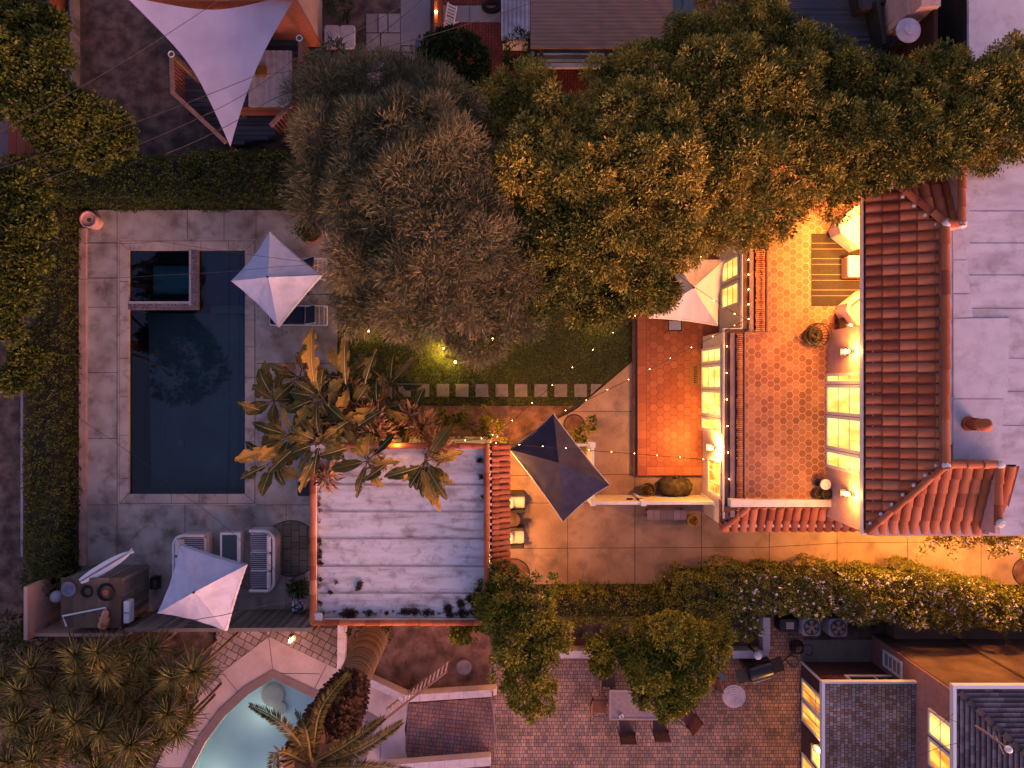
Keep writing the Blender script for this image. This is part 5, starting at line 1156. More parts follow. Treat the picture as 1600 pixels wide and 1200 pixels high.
g = MB(); g.M = Matrix.Translation((0, 0, .8)) @ Matrix.Rotation(R(90), 4, 'Y'); 
g.lathe((0, 0, -.4), [(.26, 0), (.28, .05), (.28, .75), (.26, .8)], 20, sy=1.0, sx=.75); g.M = None; g.build('lid', mat('grill_black', ['#15100f', '#1e1816'], rough=.3, spec=.5), t, local=True)
for s in (-1, 1): g = MB(); g.box((s * .44, -.24, .74), (s * .80, .24, .78)); g.build('side_shelf', M['dark'], t, local=True)
g = MB(); g.tube([(-.3, -.34, .78), (.3, -.34, .78)], .018, 6); g.build('handle', M['white_metal'], t, local=True)
for k in range(3): g = MB(); g.tube([(-.2 + k * .2, -.27, .62), (-.2 + k * .2, -.31, .62)], .03, 8); g.build('knob', M['white_metal'], t, local=True)
c = P(1184, 1024, .9); t = thing('lamp_globe', 'small white globe lamp behind the grill', 'garden lamp', (c.x, c.y, 0)); g = MB(); g.tube([(c.x, c.y, 0), (c.x, c.y, .8)], .03, 6); g.build('post', M['dark'], t); g = MB(); g.ball((c.x, c.y, .9), .14, seg=16, rings=10); g.build('globe', M['white'], t, smooth=True)
c = P(1250, 1016, .4); t = thing('garden_hose', 'dark garden hose coiled on a reel at the corner of the shingled house', 'hose', (c.x, c.y, 0)); g = MB()
for k in range(6): g.tube([(c.x + (.24 - .02 * k) * math.cos(q / 20 * 6.2832), c.y + (.24 - .02 * k) * math.sin(q / 20 * 6.2832), .1 + .05 * k) for q in range(21)], .018, 5, cap=False)
g.tube(smooth(pp((1240, 1020), (1228, 1030), (1240, 1042), (1248, 1032), (1235, 1024), (1222, 1036), z=.03), 5), .016, 5); g.tube(smooth(pp((1256, 1008), (1270, 1010), (1266, 1024), (1258, 1022), z=.2), 5), .014, 5); g.build('coil', M['wire'], t)
for i, (x, y) in enumerate(((1268, 980), (1310, 981))):
    c = P(x, y, .7); t = thing('air_conditioner', ['round-fan air conditioning unit nearer the black case below the flowering hedge', 'round-fan air conditioning unit further right below the flowering hedge'][i], 'air conditioner', (c.x, c.y, 0), 'air conditioning units by the hedge')
    g = MB(); g.rbox((c.x, c.y, .35), (.62, .62, .7), .1, .03); g.build('casing', mat('ac_casing', ['#8d8186', '#9c9095']), t)
    g = MB(); g.lathe((c.x, c.y, .685), [(.27, 0), (.27, .02)], 28); g.build('fan_well', M['dark'], t)
    g = MB()
    for k in range(5): an = k * 1.2566; g.add([(c.x, c.y, .72), (c.x + .24 * math.cos(an), c.y + .24 * math.sin(an), .715), (c.x + .24 * math.cos(an + .7), c.y + .24 * math.sin(an + .7), .735)], [(0, 1, 2)])
    g.lathe((c.x, c.y, .71), [(.07, 0), (.07, .03), (.04, .045)], 12); g.build('fan', mat('fan_metal', ['#87786a', '#a59680'], 6), t)
    g = MB()
    for r in (.09, .15, .21, .27): g.tube([(c.x + r * math.cos(k / 24 * 6.2832), c.y + r * math.sin(k / 24 * 6.2832), .755) for k in range(25)], .006, 4, cap=False)
    g.build('grille', M['gutter_mauve'], t)
c = P(1233, 978, .5); t = thing('black_case', 'black case with pale striped panel left of the air conditioning units', 'case', (c.x, c.y, 0)); g = MB(); g.rbox((c.x, c.y, .25), (.62, .5, .5), .1, .04); g.build('body', M['dark'], t); g = MB(); 
for k in range(4): g.box((c.x - .1, c.y - .1 + k * .06, .502), (c.x + .16, c.y - .06 + k * .06, .512))
g.build('vent', M['pale'], t)
c = P(725, 1042, 0); t = thing('stepping_disc', 'round pale stone disc lying on the bare dirt bed', 'stone', c); g = MB(); g.lathe(c, [(.27, -.02), (.27, .05), (.23, .07)], 22); g.build('stone', mat('stone_pale', ['#7d6862', '#96807a'], 4), t)
# antenna on the slate roof
c = P(1553, 1155, 6.0); t = thing('roof_antenna', 'metal pole antenna with crossing struts on the grey slate roof', 'antenna', (c.x, c.y, 5.3)); g = MB(); q = P(1576, 1171, 6.6); g.tube([(c.x, c.y, 5.3), q], .03, 6); g.tube([q, P(1535, 1140, 6.0)], .022, 5); g.tube([P(1556, 1150, 6.2), P(1568, 1178, 5.6)], .012, 4); g.build('mast', M['gutter_mauve'], t); g = MB(); g.ball(q, .09); g.build('cap', M['white'], t)

# ---------------------------------------------------------------- north neighbours
g = MB(); t = thing('orange_house', 'corner of an orange stucco house with a glow-tinted side behind the sail shade', 'house', P(420, 20)); 
cc = P(503, 73, 0); g.box((cc.x - 4.95, cc.y, 0), (cc.x, cc.y + 9, 3.1)); g.build('wall', [M['stucco_orange']], t)
g = MB(); g.box((cc.x - .02, cc.y + .1, .0), (cc.x + .012, cc.y + 9, 3.08)); g.build('side_wall', mat('stucco_orange_lit', ['#c99b84', '#d3a891'], 6, bump=.1), t)  # east face of the same house, painted paler for the sunset glow on it
g = MB(); g.box((cc.x - 5.0, cc.y - .12, 3.1), (cc.x + .1, cc.y + 9, 3.2)); g.build('roof', M['roofgrey'], t)
for i, x in enumerate((519, 543)):
    c = P(x, 58, .6); t = thing('storage_box', ['white rounded box lid with a ball on it by the orange house', 'white rounded box lid next to the flagstone walk'][i], 'box', (c.x, c.y, 0)); g = MB(); g.rbox((c.x, c.y, .3), (.5, .76, .55), .1, .04); g.build('body', M['dark'], t); g = MB(); g.rbox((c.x, c.y, .6), (.53, .8, .07), .1, .03); g.build('lid', mat('box_lid', ['#a99a98', '#b9a9a5'], 4, stain=('#8b6f5e', 5, .5)), t)
c = P(521, 60, .85); t = thing('white_ball', 'pale ball resting on the left storage box lid', 'ball', c); g = MB(); g.ball(c - Vector((0, 0, .07)), .14, seg=16, rings=10, sy=1.15); g.build('ball', mat('ball_white', ['#a9a0b4']), t, smooth=True)
# sail shade
zs_ = 3.0; S = [P(196, -6, 3.4), P(466, -12, 2.8), P(360, 229, 2.6)]; t = thing('sail_shade', 'large triangular pale lavender sail shade stretched over the neighbour deck', 'shade sail', ((S[0] + S[1] + S[2]) / 3).xy.to_3d() + Vector((0, 0, 2.6)))
g = MB(); n = 16; idx = {}; vs = []; fs = []
ctr = (S[0] + S[1] + S[2]) / 3
for i in range(n + 1):
    for j in range(n + 1 - i):
        k = n - i - j; u_, v_, w_ = i / n, j / n, k / n; p = S[0] * u_ + S[1] * v_ + S[2] * w_
        p = p + (ctr - p) * (4 * (v_ * w_ * .15 + u_ * w_ * .27 + u_ * v_ * .30)); p.z -= .5 * (u_ * v_ * w_) * 9 * .3; idx[i, j] = len(vs); vs.append(p)
for i in range(n):
    for j in range(n - i):
        fs.append((idx[i, j], idx[i + 1, j], idx[i, j + 1]))
        if j < n - i - 1: fs.append((idx[i + 1, j], idx[i + 1, j + 1], idx[i, j + 1]))
g.add(vs, fs); g.build('cloth', mat('sail_cloth', ['#a99ca8', '#b7aab5'], 1.2, rough=.95, stretch=(1, 1, 1)), t, smooth=True)
g = MB(); g.tube([S[2], P(363, 240, 2.2)], .012, 4); g.build('rope', M['wire'], t)
# deck with rail under it
dz = .45
DKP = pp((272, 60), (272, 148), (340, 210), (362, 226), (425, 214), (470, 160), (470, 60), z=dz)
t = thing('octagonal_deck', 'raised dark board deck with wooden rail under the sail shade', 'deck', P(370, 130)); g = MB(); g.prism(DKP, 0, dz - .05, m=0); 
a = P(270, 226, dz); b = P(470, 60, dz); 
def clipboards(mb, poly, z0, z1, step, tint=True):
    ys = [p.y for p in poly]; y = min(ys)
    while y < max(ys) - .02:
        m_ = y + step / 2; xs = []
        for i in range(len(poly)):
            p, q = poly[i], poly[(i + 1) % len(poly)]
            if (p.y > m_) != (q.y > m_): xs.append(p.x + (m_ - p.y) / (q.y - p.y) * (q.x - p.x))
        if len(xs) > 1: mb.box((min(xs), y + .008, z0), (max(xs), y + step - .008, z1), 0, random.random())
        y += step
clipboards(g, DKP, dz - .049, dz, .16); g.build('floor', M['wood_slate'], t)
rp = [P(x, y, 1.35) for x, y in ((268, 85), (270, 145), (335, 205), (352, 222))]; rp2 = [P(x, y, 1.35) for x, y in ((423, 196), (468, 150), (470, 55))]
M['railwood'] = mat('rail_wood', ['#7b5a4c', '#8e6b5c'], 5, bump=.2)
for k, q in enumerate((rp, rp2)):
    g = MB()
    for i in range(len(q) - 1): d = q[i + 1] - q[i]; g.obox((q[i] + q[i + 1]) / 2, (d.length + .05, .14, .05 + i * .004), math.atan2(d.y, d.x))
    g.build('hand_rail', M['railwood'], t)
    g = MB()
    for i in range(len(q) - 1):
        d = q[i + 1] - q[i]; m_ = int(d.length / .12)
        for j in range(m_): c = q[i] + d * (j + .5) / m_; g.box((c.x - .018, c.y - .018, dz), (c.x + .018, c.y + .018, 1.32))
    g.build('baluster', M['wood_orange'], t)
for (x, y) in ((268, 85), (468, 60)):
    g = MB(); c = P(x, y, 2.4); g.box((c.x - .06, c.y - .06, 0), (c.x + .06, c.y + .06, 2.4)); g.build('post', M['wood'], t)
    g = MB(); g.tube([(c.x + .09 * math.cos(k / 14 * 6.2832), c.y + .09 * math.sin(k / 14 * 6.2832), 2.42) for k in range(15)], .018, 5, cap=False); g.build('ring', M['white_metal'], t)
c = P(427, 122, 1.2); t = thing('hot_tub', 'hot tub under a pale ribbed cover at the edge of the neighbour deck', 'hot tub', (c.x, c.y, dz)); a = P(388, 165, 1.15); b = P(456, 80, 1.15); g = MB(); g.box((a.x, a.y, dz), (b.x, b.y, 1.1)); g.build('tub', M['wood'], t); g = MB()
for i in range(13): x = a.x + (b.x - a.x) * i / 13; g.prism([(x, a.y - .03), (x + (b.x - a.x) / 13 * .94, a.y - .03), (x + (b.x - a.x) / 13 * .94, b.y + .03), (x, b.y + .03)], 1.101, 1.13 + .02 * (i % 2))
g.build('cover', mat('tub_cover', ['#a39a98', '#b6aca9'], 5, stain=('#7a6c66', 4, .4)), t)
c = P(409, 112, 1.16); t = thing('yellow_cushion', 'flat yellow cushion on the ribbed hot tub cover', 'cushion', c); g = MB(); g.rbox((c.x, c.y, 1.19), (.36, .36, .07), .05, .03); g.build('cushion', mat('mustard', ['#6e4d10', '#80591a']), t)
g = MB(); a = P(360, 165, 1.1); b = P(456, 178, 1.1); t = thing('deck_bench', 'orange brown wooden bench below the hot tub', 'bench', (a.x, a.y, dz)); a = P(372, 180, .9); b = P(452, 167, .9); boards(g, a.x, a.y, b.x, b.y, .86, .9, 2); g.build('seat', M['wood_orange'], t)
for x in (a.x + .1, b.x - .1): g = MB(); g.box((x - .04, a.y + .05, dz), (x + .04, b.y - .05, .86)); g.build('leg', M['wood'], t)
# fences up north-west
a = P(113, -40, .4); b = P(113, 152, .4); plankwall('board_fence', 'weathered grey board fence between the dark tree and the dirt yard', 'fence', (a.x, a.y, 0), (b.x, b.y, 0), .4, [M['wood_grey'], M['wood'], M['wood_grey']], 30, cap=True, post=2)
a = P(78, -60, .9); b = P(78, 36, .9); plankwall('red_fence', 'rust coloured fence section at the top left between the tree crowns', 'fence', (a.x, a.y, 0), (b.x, b.y, 0), .9, [M['wood_orange'], M['wood']], 22)
a = P(10, 236, 1.5); b = P(56, 236, 1.5); t = thing('brick_outhouse', 'small rust red roof corner under the left tree', 'outbuilding', (a.x, a.y, 0)); g = MB(); a = P(12, 240, .6); b = P(54, 172, .6); g.box((a.x + .05, a.y + .05, 0), (b.x - .05, b.y, .5)); g.build('wall', M['wood'], t); g = MB(); boards(g, a.x, a.y, b.x, b.y, .5, .6, 3, horiz=False); g.build('roof', mat('rust_roof', ['#6e2f1e', '#85402b'], 4, attr=True), t)
t = thing('grey_shed', 'grey stone roofed shed at the left edge of the yard', 'shed', P(4, 200)); g = MB(); a = P(-60, 262, .6); b = P(11, 152, .6); g.box((a.x, a.y, 0), (b.x, b.y, .5)); g.build('wall', M['stucco'], t); g = MB(); g.box((a.x - .05, a.y - .05, .5), (b.x + .03, b.y + .05, .6)); g.build('roof', mat('shed_roof', ['#5b4c4c', '#6f5e5d'], 2, stain=('#40332f', 2, .6)), t)
# orange fence, chair, hose
a = P(681, -40, 1.8); b = P(681, 52, 1.8); plankwall('orange_fence', 'narrow orange lit wooden fence beside the concrete walk', 'fence', (a.x, a.y, 0), (b.x, b.y, 0), 1.8, [M['wood_orange'], M['wood_orange']], 18, th=.1)
c = P(681, 17, 1.9); t = thing('fence_lamp', 'tiny lit lamp on the orange wooden fence', 'garden lamp', (c.x, c.y, 1.8)); g = MB(); g.lathe((c.x, c.y, 1.8), [(.03, 0), (.04, .06), (.02, .1)], 8); g.build('lamp_shade', M['lampglow'], t); lamp((c.x + .1, c.y, 2.0), 3, parent=t)
c = P(703, 32, .4); t = thing('white_garden_chair', 'white folded garden chair by the round dark shrub', 'chair', (c.x, c.y, 0), None, R(65)); g = MB()
for y in (-.16, .16): g.tube([(-.25, y, 0), (.0, y, .45), (.3, y, .9)], .025, 6); g.tube([(.25, y, 0), (-.05, y, .45)], .025, 6)
g.build('frame', M['white_metal'], t, local=True); g = MB()
for k in range(4): g.box((-.22 + k * .08, -.15, .43), (-.17 + k * .08, .15, .45)); g.box((.08 + k * .06, -.15, .56 + k * .09), (.12 + k * .06, .15, .58 + k * .09))
g.build('slat', M['white_metal'], t, local=True)
c = P(768, 6, .2); t = thing('hose_coil', 'black hose coiled on the pale slabs at the top edge', 'hose', (c.x, c.y, 0)); g = MB()
for k in range(6): r = .34 - .025 * k; g.tube([(c.x + r * math.cos(q / 24 * 6.283) + .02 * math.sin(k), c.y + .7 * r * math.sin(q / 24 * 6.283), .03 + .03 * k) for q in range(25)], .018, 5, cap=False)
g.build('coil', M['wire'], t)
c = P(655, 85, .5); t = thing('covered_bicycle', 'blue grey covered bike leaning by the dark round shrub', 'bicycle', (c.x, c.y, 0)); g = MB()
for dy in (-.42, .42): g.tube([(c.x + .0, c.y + dy + .3 * math.cos(k / 18 * 6.283), .32 + .3 * math.sin(k / 18 * 6.283)) for k in range(19)], .02, 5, cap=False)
g.build('wheel', M['wire'], t); g = MB(); g.tube([(c.x, c.y - .42, .32), (c.x, c.y - .1, .7), (c.x, c.y + .3, .68), (c.x, c.y + .42, .32)], .02, 5); g.tube([(c.x - .2, c.y + .33, .85), (c.x + .2, c.y + .33, .85)], .015, 5); g.build('frame', M['glass'], t); g = MB(); g.ball((c.x + .02, c.y, .72), .3, sx=.5, sy=1.6, sz=.35, noise=.08, seg=14, rings=8); g.build('cover', mat('tarp', ['#4d5263', '#5c6172'], 5, bump=.4), t, smooth=True)
# white ribbed roof, canopy building, grey annex
def ribroof(name, label, px, z, m, n, mw='stucco', over=.05):
    x0, y0, x1, y1 = px; a = P(x0, y1, z); b = P(x1, y0, z); t = thing(name, label, 'outbuilding', ((a.x + b.x) / 2, (a.y + b.y) / 2, 0)); g = MB(); g.box((a.x + over, a.y + over, 0), (b.x - over, b.y, z - .1)); g.build('wall', M[mw], t)
    g = MB(); g.box((a.x, a.y, z - .1), (b.x, b.y, z - .03)); 
    for i in range(n): x = a.x + (b.x - a.x) * i / n; g.box((x + .01, a.y, z - .03), (x + (b.x - a.x) / n * .5, b.y, z))
    g.build('roof', M[m], t); return t
ribroof('white_ribbed_shed', 'small shed with a pale ribbed roof beside the brown canopy', (783, -40, 828, 61), .9, 'roofgrey', 7)
ribroof('grey_annex', 'narrow grey roofed annex between canopy and trees at the top edge', (1050, -40, 1084, 34), 2.6, 'glass', 2, 'dark')
z = 2.9; a = P(829, 75, z); b = P(1051, -80, z); t = thing('brown_canopy', 'large flat brown ribbed patio canopy over a grey beam frame', 'canopy', ((a.x + b.x) / 2, a.y + 1.5, 0))
g = MB(); n = 26; k = (b.y - a.y) / n
for i in range(n): g.box((a.x, a.y + i * k, z - .06), (b.x, a.y + i * k + k * .93, z + random.uniform(-.004, .004)))
g.box((a.x + .02, a.y + .02, z - .12), (b.x - .02, b.y, z - .061)); g.box(((a.x + b.x) / 2 - .012, a.y - .004, z + .006), ((a.x + b.x) / 2 + .012, b.y, z + .012)); g.build('roof', M['canopy'], t)
g = MB(); y2 = P(0, 106, .9).y; x2 = P(830, 0, .9).x
g.box((x2, y2, .8), (x2 + 4.8, y2 + .14, .95)); g.box((x2, y2 + .14, .8), (x2 + .1, y2 + 3, .9)); g.box((x2 + .2, y2 + .3, .7), (x2 + 4.8, y2 + .36, .76)); g.box((x2 + .2, y2 + .5, .7), (x2 + 4.8, y2 + .56, .76)); g.build('beam', M['roofgrey'], t)
for i in range(3): g = MB(); x = x2 + .3 + i * 2.1; g.box((x - .07, y2 + .15, 0), (x + .07, y2 + .29, .9)); g.build('post', M['dark'], t); g = MB(); g.box((x - .06, a.y + .3, 0), (x + .06, a.y + .42, z - .13)); g.build('post', M['dark'], t)
g = MB(); g.box((x2 + .1, y2 + .6, 0), (x2 + 5, y2 + .64, .68)); g.build('screen', M['wood_slate'], t)
# north-east: pale roof building, steps wall, heater
t = thing('pale_roof_house', 'flat pale mauve roof of the neighbour house at the top right corner', 'house', P(1560, 30)); a = P(1514, 138, 2.4); g = MB(); g.box((a.x + .04, a.y + .04, 0), (a.x + 8, a.y + 9, 2.3)); g.build('wall', M['dark'], t); g = MB(); g.box((a.x, a.y, 2.3), (a.x + 8, a.y + 9, 2.4)); g.build('roof', M['patch'], t)  # wall coloured dark to read as a wall in shadow
t = thing('pink_steps', 'pinkish stucco stair wall behind the round patio heater', 'wall', P(1430, 50)); g = MB()
for (x0, y0, x1, y1, h_) in ((1398, -40, 1418, 28, 1.2), (1418, -40, 1440, 22, 1.9), (1440, 10, 1456, 98, 1.0), (1440, -40, 1470, 9, 2.4)): g.pbox(x0, y0, x1, y1, 0, h_)
g.build('wall', M['stucco_pink'], t)
g = MB(); a = P(1459, -30, 2.2); b = P(1463, 100, 2.2); g.box((a.x, b.y, 0), (b.x + .05, a.y, 2.2)); o = g.build('dark_partition', mat('partition', ['#23120f', '#2f1a16'])); setp(o, 'dark brown narrow partition beside the pink stair wall', 'wall')
c = P(1422, 45, 2.1); t = thing('patio_heater', 'patio heater with round white reflector on the dark slate deck', 'patio heater', (c.x, c.y, .1)); g = MB(); g.lathe((c.x, c.y, 2.0), [(.40, 0), (.38, .04), (.2, .1), (.19, .1), (.185, .14), (.02, .16)], 32); g.build('reflector', mat('heater_white', ['#a59aa6', '#b5aab4'], 5), t, smooth=False)
g = MB(); g.lathe((c.x, c.y, .1), [(.22, 0), (.22, .5), (.05, .55), (.03, .6), (.03, 1.7), (.1, 1.72), (.1, 1.9)], 16); g.build('stand', M['dark'], t)
def dark_sofa(px, py, rz, label, w_=1.5):
    c = P(px, py, .5); t = thing('outdoor_sofa', label, 'sofa', (c.x, c.y, .1), None, rz); g = MB(); g.rbox((0, 0, .2), (.8, w_, .35), .05, .02); g.build('base', M['dark'], t, local=True)
    g = MB(); g.rbox((-.35, 0, .4), (.14, w_, .75), .05, .03); g.build('backrest', M['dark'], t, local=True)
    for s in (-1, 1): g = MB(); g.rbox((0, s * w_ / 2, .32), (.8, .1, .55), .03, .02); g.build('armrest', M['dark'], t, local=True)
    g = MB(); g.rbox((.06, 0, .42), (.66, w_ - .14, .12), .06, .04); g.build('seat_cushion', M['wood_slate'], t, local=True)
dark_sofa(1385, 40, R(10), 'dark outdoor sofa on the slate deck left of the patio heater'); dark_sofa(1372, -6, R(-80), 'dark outdoor sofa cut off by the top edge on the slate deck')
# ---------------------------------------------------------------- trees and hedges
def lobes_px(L):
    out = []
    for q in L:
        x, y, z, r = q[:4]; c = P(x, y, z); rr = r * K(z) * .93; out.append(((c.x, c.y, c.z - rr * .45), (rr, rr, rr * (q[4] if len(q) > 4 else .85))))
    return out
def tree(name, label, L, m, dens=7, per=60, rc=.24, ln=.12, wd=.034, trunk=None, tr=.18, cat='tree', spread=.9, group=None, corem=None, tlo=0, thi=1, droop=0):
    lob = lobes_px(L); cx = sum(c[0] for c, r in lob) / len(lob); cy = sum(c[1] for c, r in lob) / len(lob)
    if trunk: p0 = P(*trunk); cx, cy = p0.x, p0.y
    t = thing(name, label, cat, (cx, cy, 0), group)
    sub = (sublobes(lob, 15, .33, 1.15) if m == 'olive' else sublobes(lob)) if len(lob) > 5 and cat == 'tree' else lob; C, N = lobepts(sub, dens * (1.35 if sub is not lob else 1), jit=.1); base = lobepts.base; V, F, T = leaves(C, N, per, rc, ln, wd, spread, tlo, thi, droop, base)
    # a sparser inner layer so that the crown closes
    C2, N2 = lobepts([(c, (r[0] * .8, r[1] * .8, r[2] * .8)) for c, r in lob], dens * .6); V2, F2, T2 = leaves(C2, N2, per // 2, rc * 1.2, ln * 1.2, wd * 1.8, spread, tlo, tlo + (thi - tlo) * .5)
    F2 = F2 + len(V); V = np.concatenate([V, V2]); F = np.concatenate([F, F2]); T = np.concatenate([T, T2])
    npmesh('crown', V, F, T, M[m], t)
    g = MB(); top = max(c[2] for c, r in lob); b = Vector((cx, cy, 0)); fork = Vector((cx, cy, min(top * .45, 2.2)))
    g.tube([b, b.lerp(fork, .5) + Vector((.04, .03, 0)), fork], [tr * 1.25, tr, tr * .85], 8)
    for c, r in lob:
        e = Vector(c); mid = fork.lerp(e, .55) + Vector((random.uniform(-.2, .2), random.uniform(-.2, .2), .15)); g.tube([fork, mid, e], [tr * .55, tr * .35, tr * .12], 5)
    g.build('trunk', M['bark'], t); return t
# the silvery olive-like tree mass
tree('olive_tree', 'tall grey brown feathery tree between the pool umbrella and the green trees, northern crown', [(515, 160, 5.6, 48), (580, 140, 5.8, 48), (640, 140, 5.6, 40), (545, 235, 6.2, 62), (625, 225, 6.8, 70), (690, 190, 6.2, 50), (500, 290, 5.8, 45), (575, 300, 6.6, 55), (700, 270, 6.8, 62), (650, 310, 7.2, 62), (735, 230, 5.6, 40)],
     'olive', 8, 130, .42, .25, .015, trunk=(655, 310), tr=.2, spread=.8, droop=-.2)
tree('olive_tree', 'tall grey brown feathery tree drooping over the lawn, southern crown', [(570, 385, 6.0, 55), (650, 380, 6.8, 65), (730, 370, 6.8, 60), (570, 460, 5.2, 40), (630, 460, 5.8, 52), (700, 455, 6.2, 60), (775, 440, 5.8, 50), (790, 490, 5.0, 36), (740, 515, 4.8, 36), (690, 500, 5, 34), (800, 400, 6, 48)],
     'olive', 8, 130, .42, .25, .015, trunk=(710, 430), tr=.2, spread=.8, droop=-.2)
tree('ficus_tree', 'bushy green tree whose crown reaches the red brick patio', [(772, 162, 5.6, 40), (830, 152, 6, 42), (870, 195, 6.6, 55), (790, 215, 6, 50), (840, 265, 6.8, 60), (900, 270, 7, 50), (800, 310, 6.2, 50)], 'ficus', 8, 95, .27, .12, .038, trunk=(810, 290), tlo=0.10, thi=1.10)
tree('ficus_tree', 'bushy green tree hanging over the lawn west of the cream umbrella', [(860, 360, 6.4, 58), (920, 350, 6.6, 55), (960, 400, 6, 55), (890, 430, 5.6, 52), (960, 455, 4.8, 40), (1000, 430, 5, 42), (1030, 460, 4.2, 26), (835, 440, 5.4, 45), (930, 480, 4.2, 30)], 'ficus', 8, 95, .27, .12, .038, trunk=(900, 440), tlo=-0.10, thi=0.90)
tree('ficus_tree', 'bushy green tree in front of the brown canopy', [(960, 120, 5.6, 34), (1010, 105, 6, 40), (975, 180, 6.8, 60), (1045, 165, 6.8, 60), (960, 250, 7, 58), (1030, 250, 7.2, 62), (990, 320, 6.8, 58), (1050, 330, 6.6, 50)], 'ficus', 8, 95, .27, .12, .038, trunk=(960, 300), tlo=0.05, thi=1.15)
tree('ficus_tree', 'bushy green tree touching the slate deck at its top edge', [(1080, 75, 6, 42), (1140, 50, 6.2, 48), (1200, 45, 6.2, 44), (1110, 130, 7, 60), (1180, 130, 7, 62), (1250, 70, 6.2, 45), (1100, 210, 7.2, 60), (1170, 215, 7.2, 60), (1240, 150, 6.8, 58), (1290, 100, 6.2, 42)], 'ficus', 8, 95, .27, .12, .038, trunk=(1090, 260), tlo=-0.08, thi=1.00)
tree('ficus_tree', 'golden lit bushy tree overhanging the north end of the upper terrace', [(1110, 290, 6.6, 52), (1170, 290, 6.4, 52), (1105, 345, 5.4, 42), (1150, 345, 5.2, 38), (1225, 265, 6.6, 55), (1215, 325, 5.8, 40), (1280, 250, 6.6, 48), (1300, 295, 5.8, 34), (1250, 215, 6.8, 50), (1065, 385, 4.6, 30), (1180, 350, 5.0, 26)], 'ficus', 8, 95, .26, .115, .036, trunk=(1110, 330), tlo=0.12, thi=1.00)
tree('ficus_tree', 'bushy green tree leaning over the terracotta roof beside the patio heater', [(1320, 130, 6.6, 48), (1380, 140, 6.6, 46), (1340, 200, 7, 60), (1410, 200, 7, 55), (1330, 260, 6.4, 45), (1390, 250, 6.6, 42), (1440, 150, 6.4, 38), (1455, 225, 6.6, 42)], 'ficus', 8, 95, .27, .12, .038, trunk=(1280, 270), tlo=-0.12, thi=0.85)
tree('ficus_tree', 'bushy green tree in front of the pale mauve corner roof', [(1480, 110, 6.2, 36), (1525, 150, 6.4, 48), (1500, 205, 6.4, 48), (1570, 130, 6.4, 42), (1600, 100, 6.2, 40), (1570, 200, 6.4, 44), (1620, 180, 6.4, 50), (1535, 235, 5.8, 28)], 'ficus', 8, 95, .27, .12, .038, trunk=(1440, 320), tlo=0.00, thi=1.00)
tree('dark_tree', 'dark green broad tree in the top left corner over the grey fence', [(10, 40, 4.4, 50), (62, 95, 4.6, 44), (15, 120, 4.6, 50), (62, 160, 4.6, 44), (108, 175, 4.2, 34), (85, 215, 4, 34), (150, 195, 3.4, 28), (185, 210, 3.0, 20), (140, 235, 3.0, 22), (-40, 80, 4.8, 70), (75, 40, 4, 20)], 'left', 8, 60, .26, .13, .065, trunk=(120, 190))
tree('golden_tree', 'golden green tree at the left edge west of the clipped hedge', [(5, 300, 4.8, 36), (26, 345, 4.8, 38), (-10, 400, 5, 50), (42, 405, 4.6, 28), (10, 455, 4.6, 38), (5, 500, 4.2, 32), (40, 295, 4.4, 24), (-40, 350, 5, 50), (40, 560, 2.0, 20), (20, 590, 2.0, 18)], 'left', 8, 65, .26, .13, .06, trunk=(90, 420), thi=1.15)
tree('round_shrub', 'round dense dark shrub beside the covered bicycle', [(705, 96, 3.0, 56, .9)], 'bush', 30, 70, .16, .1, .055, cat='shrub', tr=.08)
tree('feather_bush', 'grey leafed bush by the storage boxes below the orange house', [(512, 90, 3.2, 22), (500, 115, 3.4, 26)], 'olive', 9, 60, .26, .2, .03, cat='shrub', tr=.05)
tree('street_tree', 'dark tree crown cut off by the top edge above the slate deck', [(1145, -14, 5.4, 40), (1180, -20, 5.4, 40)], 'ficus', 8, 60, .26, .14, .055, trunk=(1040, 140), tr=.1)
tree('patio_shrub', 'spiky dark shrub between the ribbed shed and the canopy post', [(812, 72, 1.4, 22), (815, 108, 1.2, 18)], 'bush', 10, 50, .18, .18, .03, cat='shrub', tr=.04)
tree('potted_shrub', 'small dark shrub in the dirt yard near the top of the flagstone walk', [(530, 6, 1.2, 16)], 'bush', 10, 50, .18, .12, .04, cat='shrub', tr=.04)
tree('citrus_tree', 'leafy golden green tree in front of the garage corner', [(790, 935, 3.4, 38), (835, 950, 3.6, 42), (800, 990, 3.8, 48), (850, 1000, 3.4, 34), (815, 1045, 3.6, 40), (830, 1085, 3.0, 32), (760, 960, 2.8, 26), (725, 980, 2.6, 20)], 'citrus', 10, 60, .2, .1, .05, trunk=(805, 950), tr=.1)
tree('citrus_tree', 'leafy golden tree spreading over the outdoor dining table', [(955, 1010, 2.8, 30), (1000, 1010, 3, 30), (1060, 1010, 3.4, 44), (1020, 1050, 3.4, 42), (1080, 1045, 3.4, 42), (1110, 1015, 3, 32), (1055, 1085, 3, 30), (1010, 1080, 2.8, 22), (1045, 1105, 2.6, 16), (945, 1035, 2.6, 16)], 'citrus', 10, 60, .2, .1, .05, trunk=(1025, 985), tr=.1)
tree('potted_shrub', 'bright green potted shrub beside the tip of the navy umbrella', [(912, 672, 1.0, 15), (905, 684, .9, 13), (922, 662, .9, 8)], 'citrus', 14, 40, .12, .09, .045, cat='shrub', tr=.03)
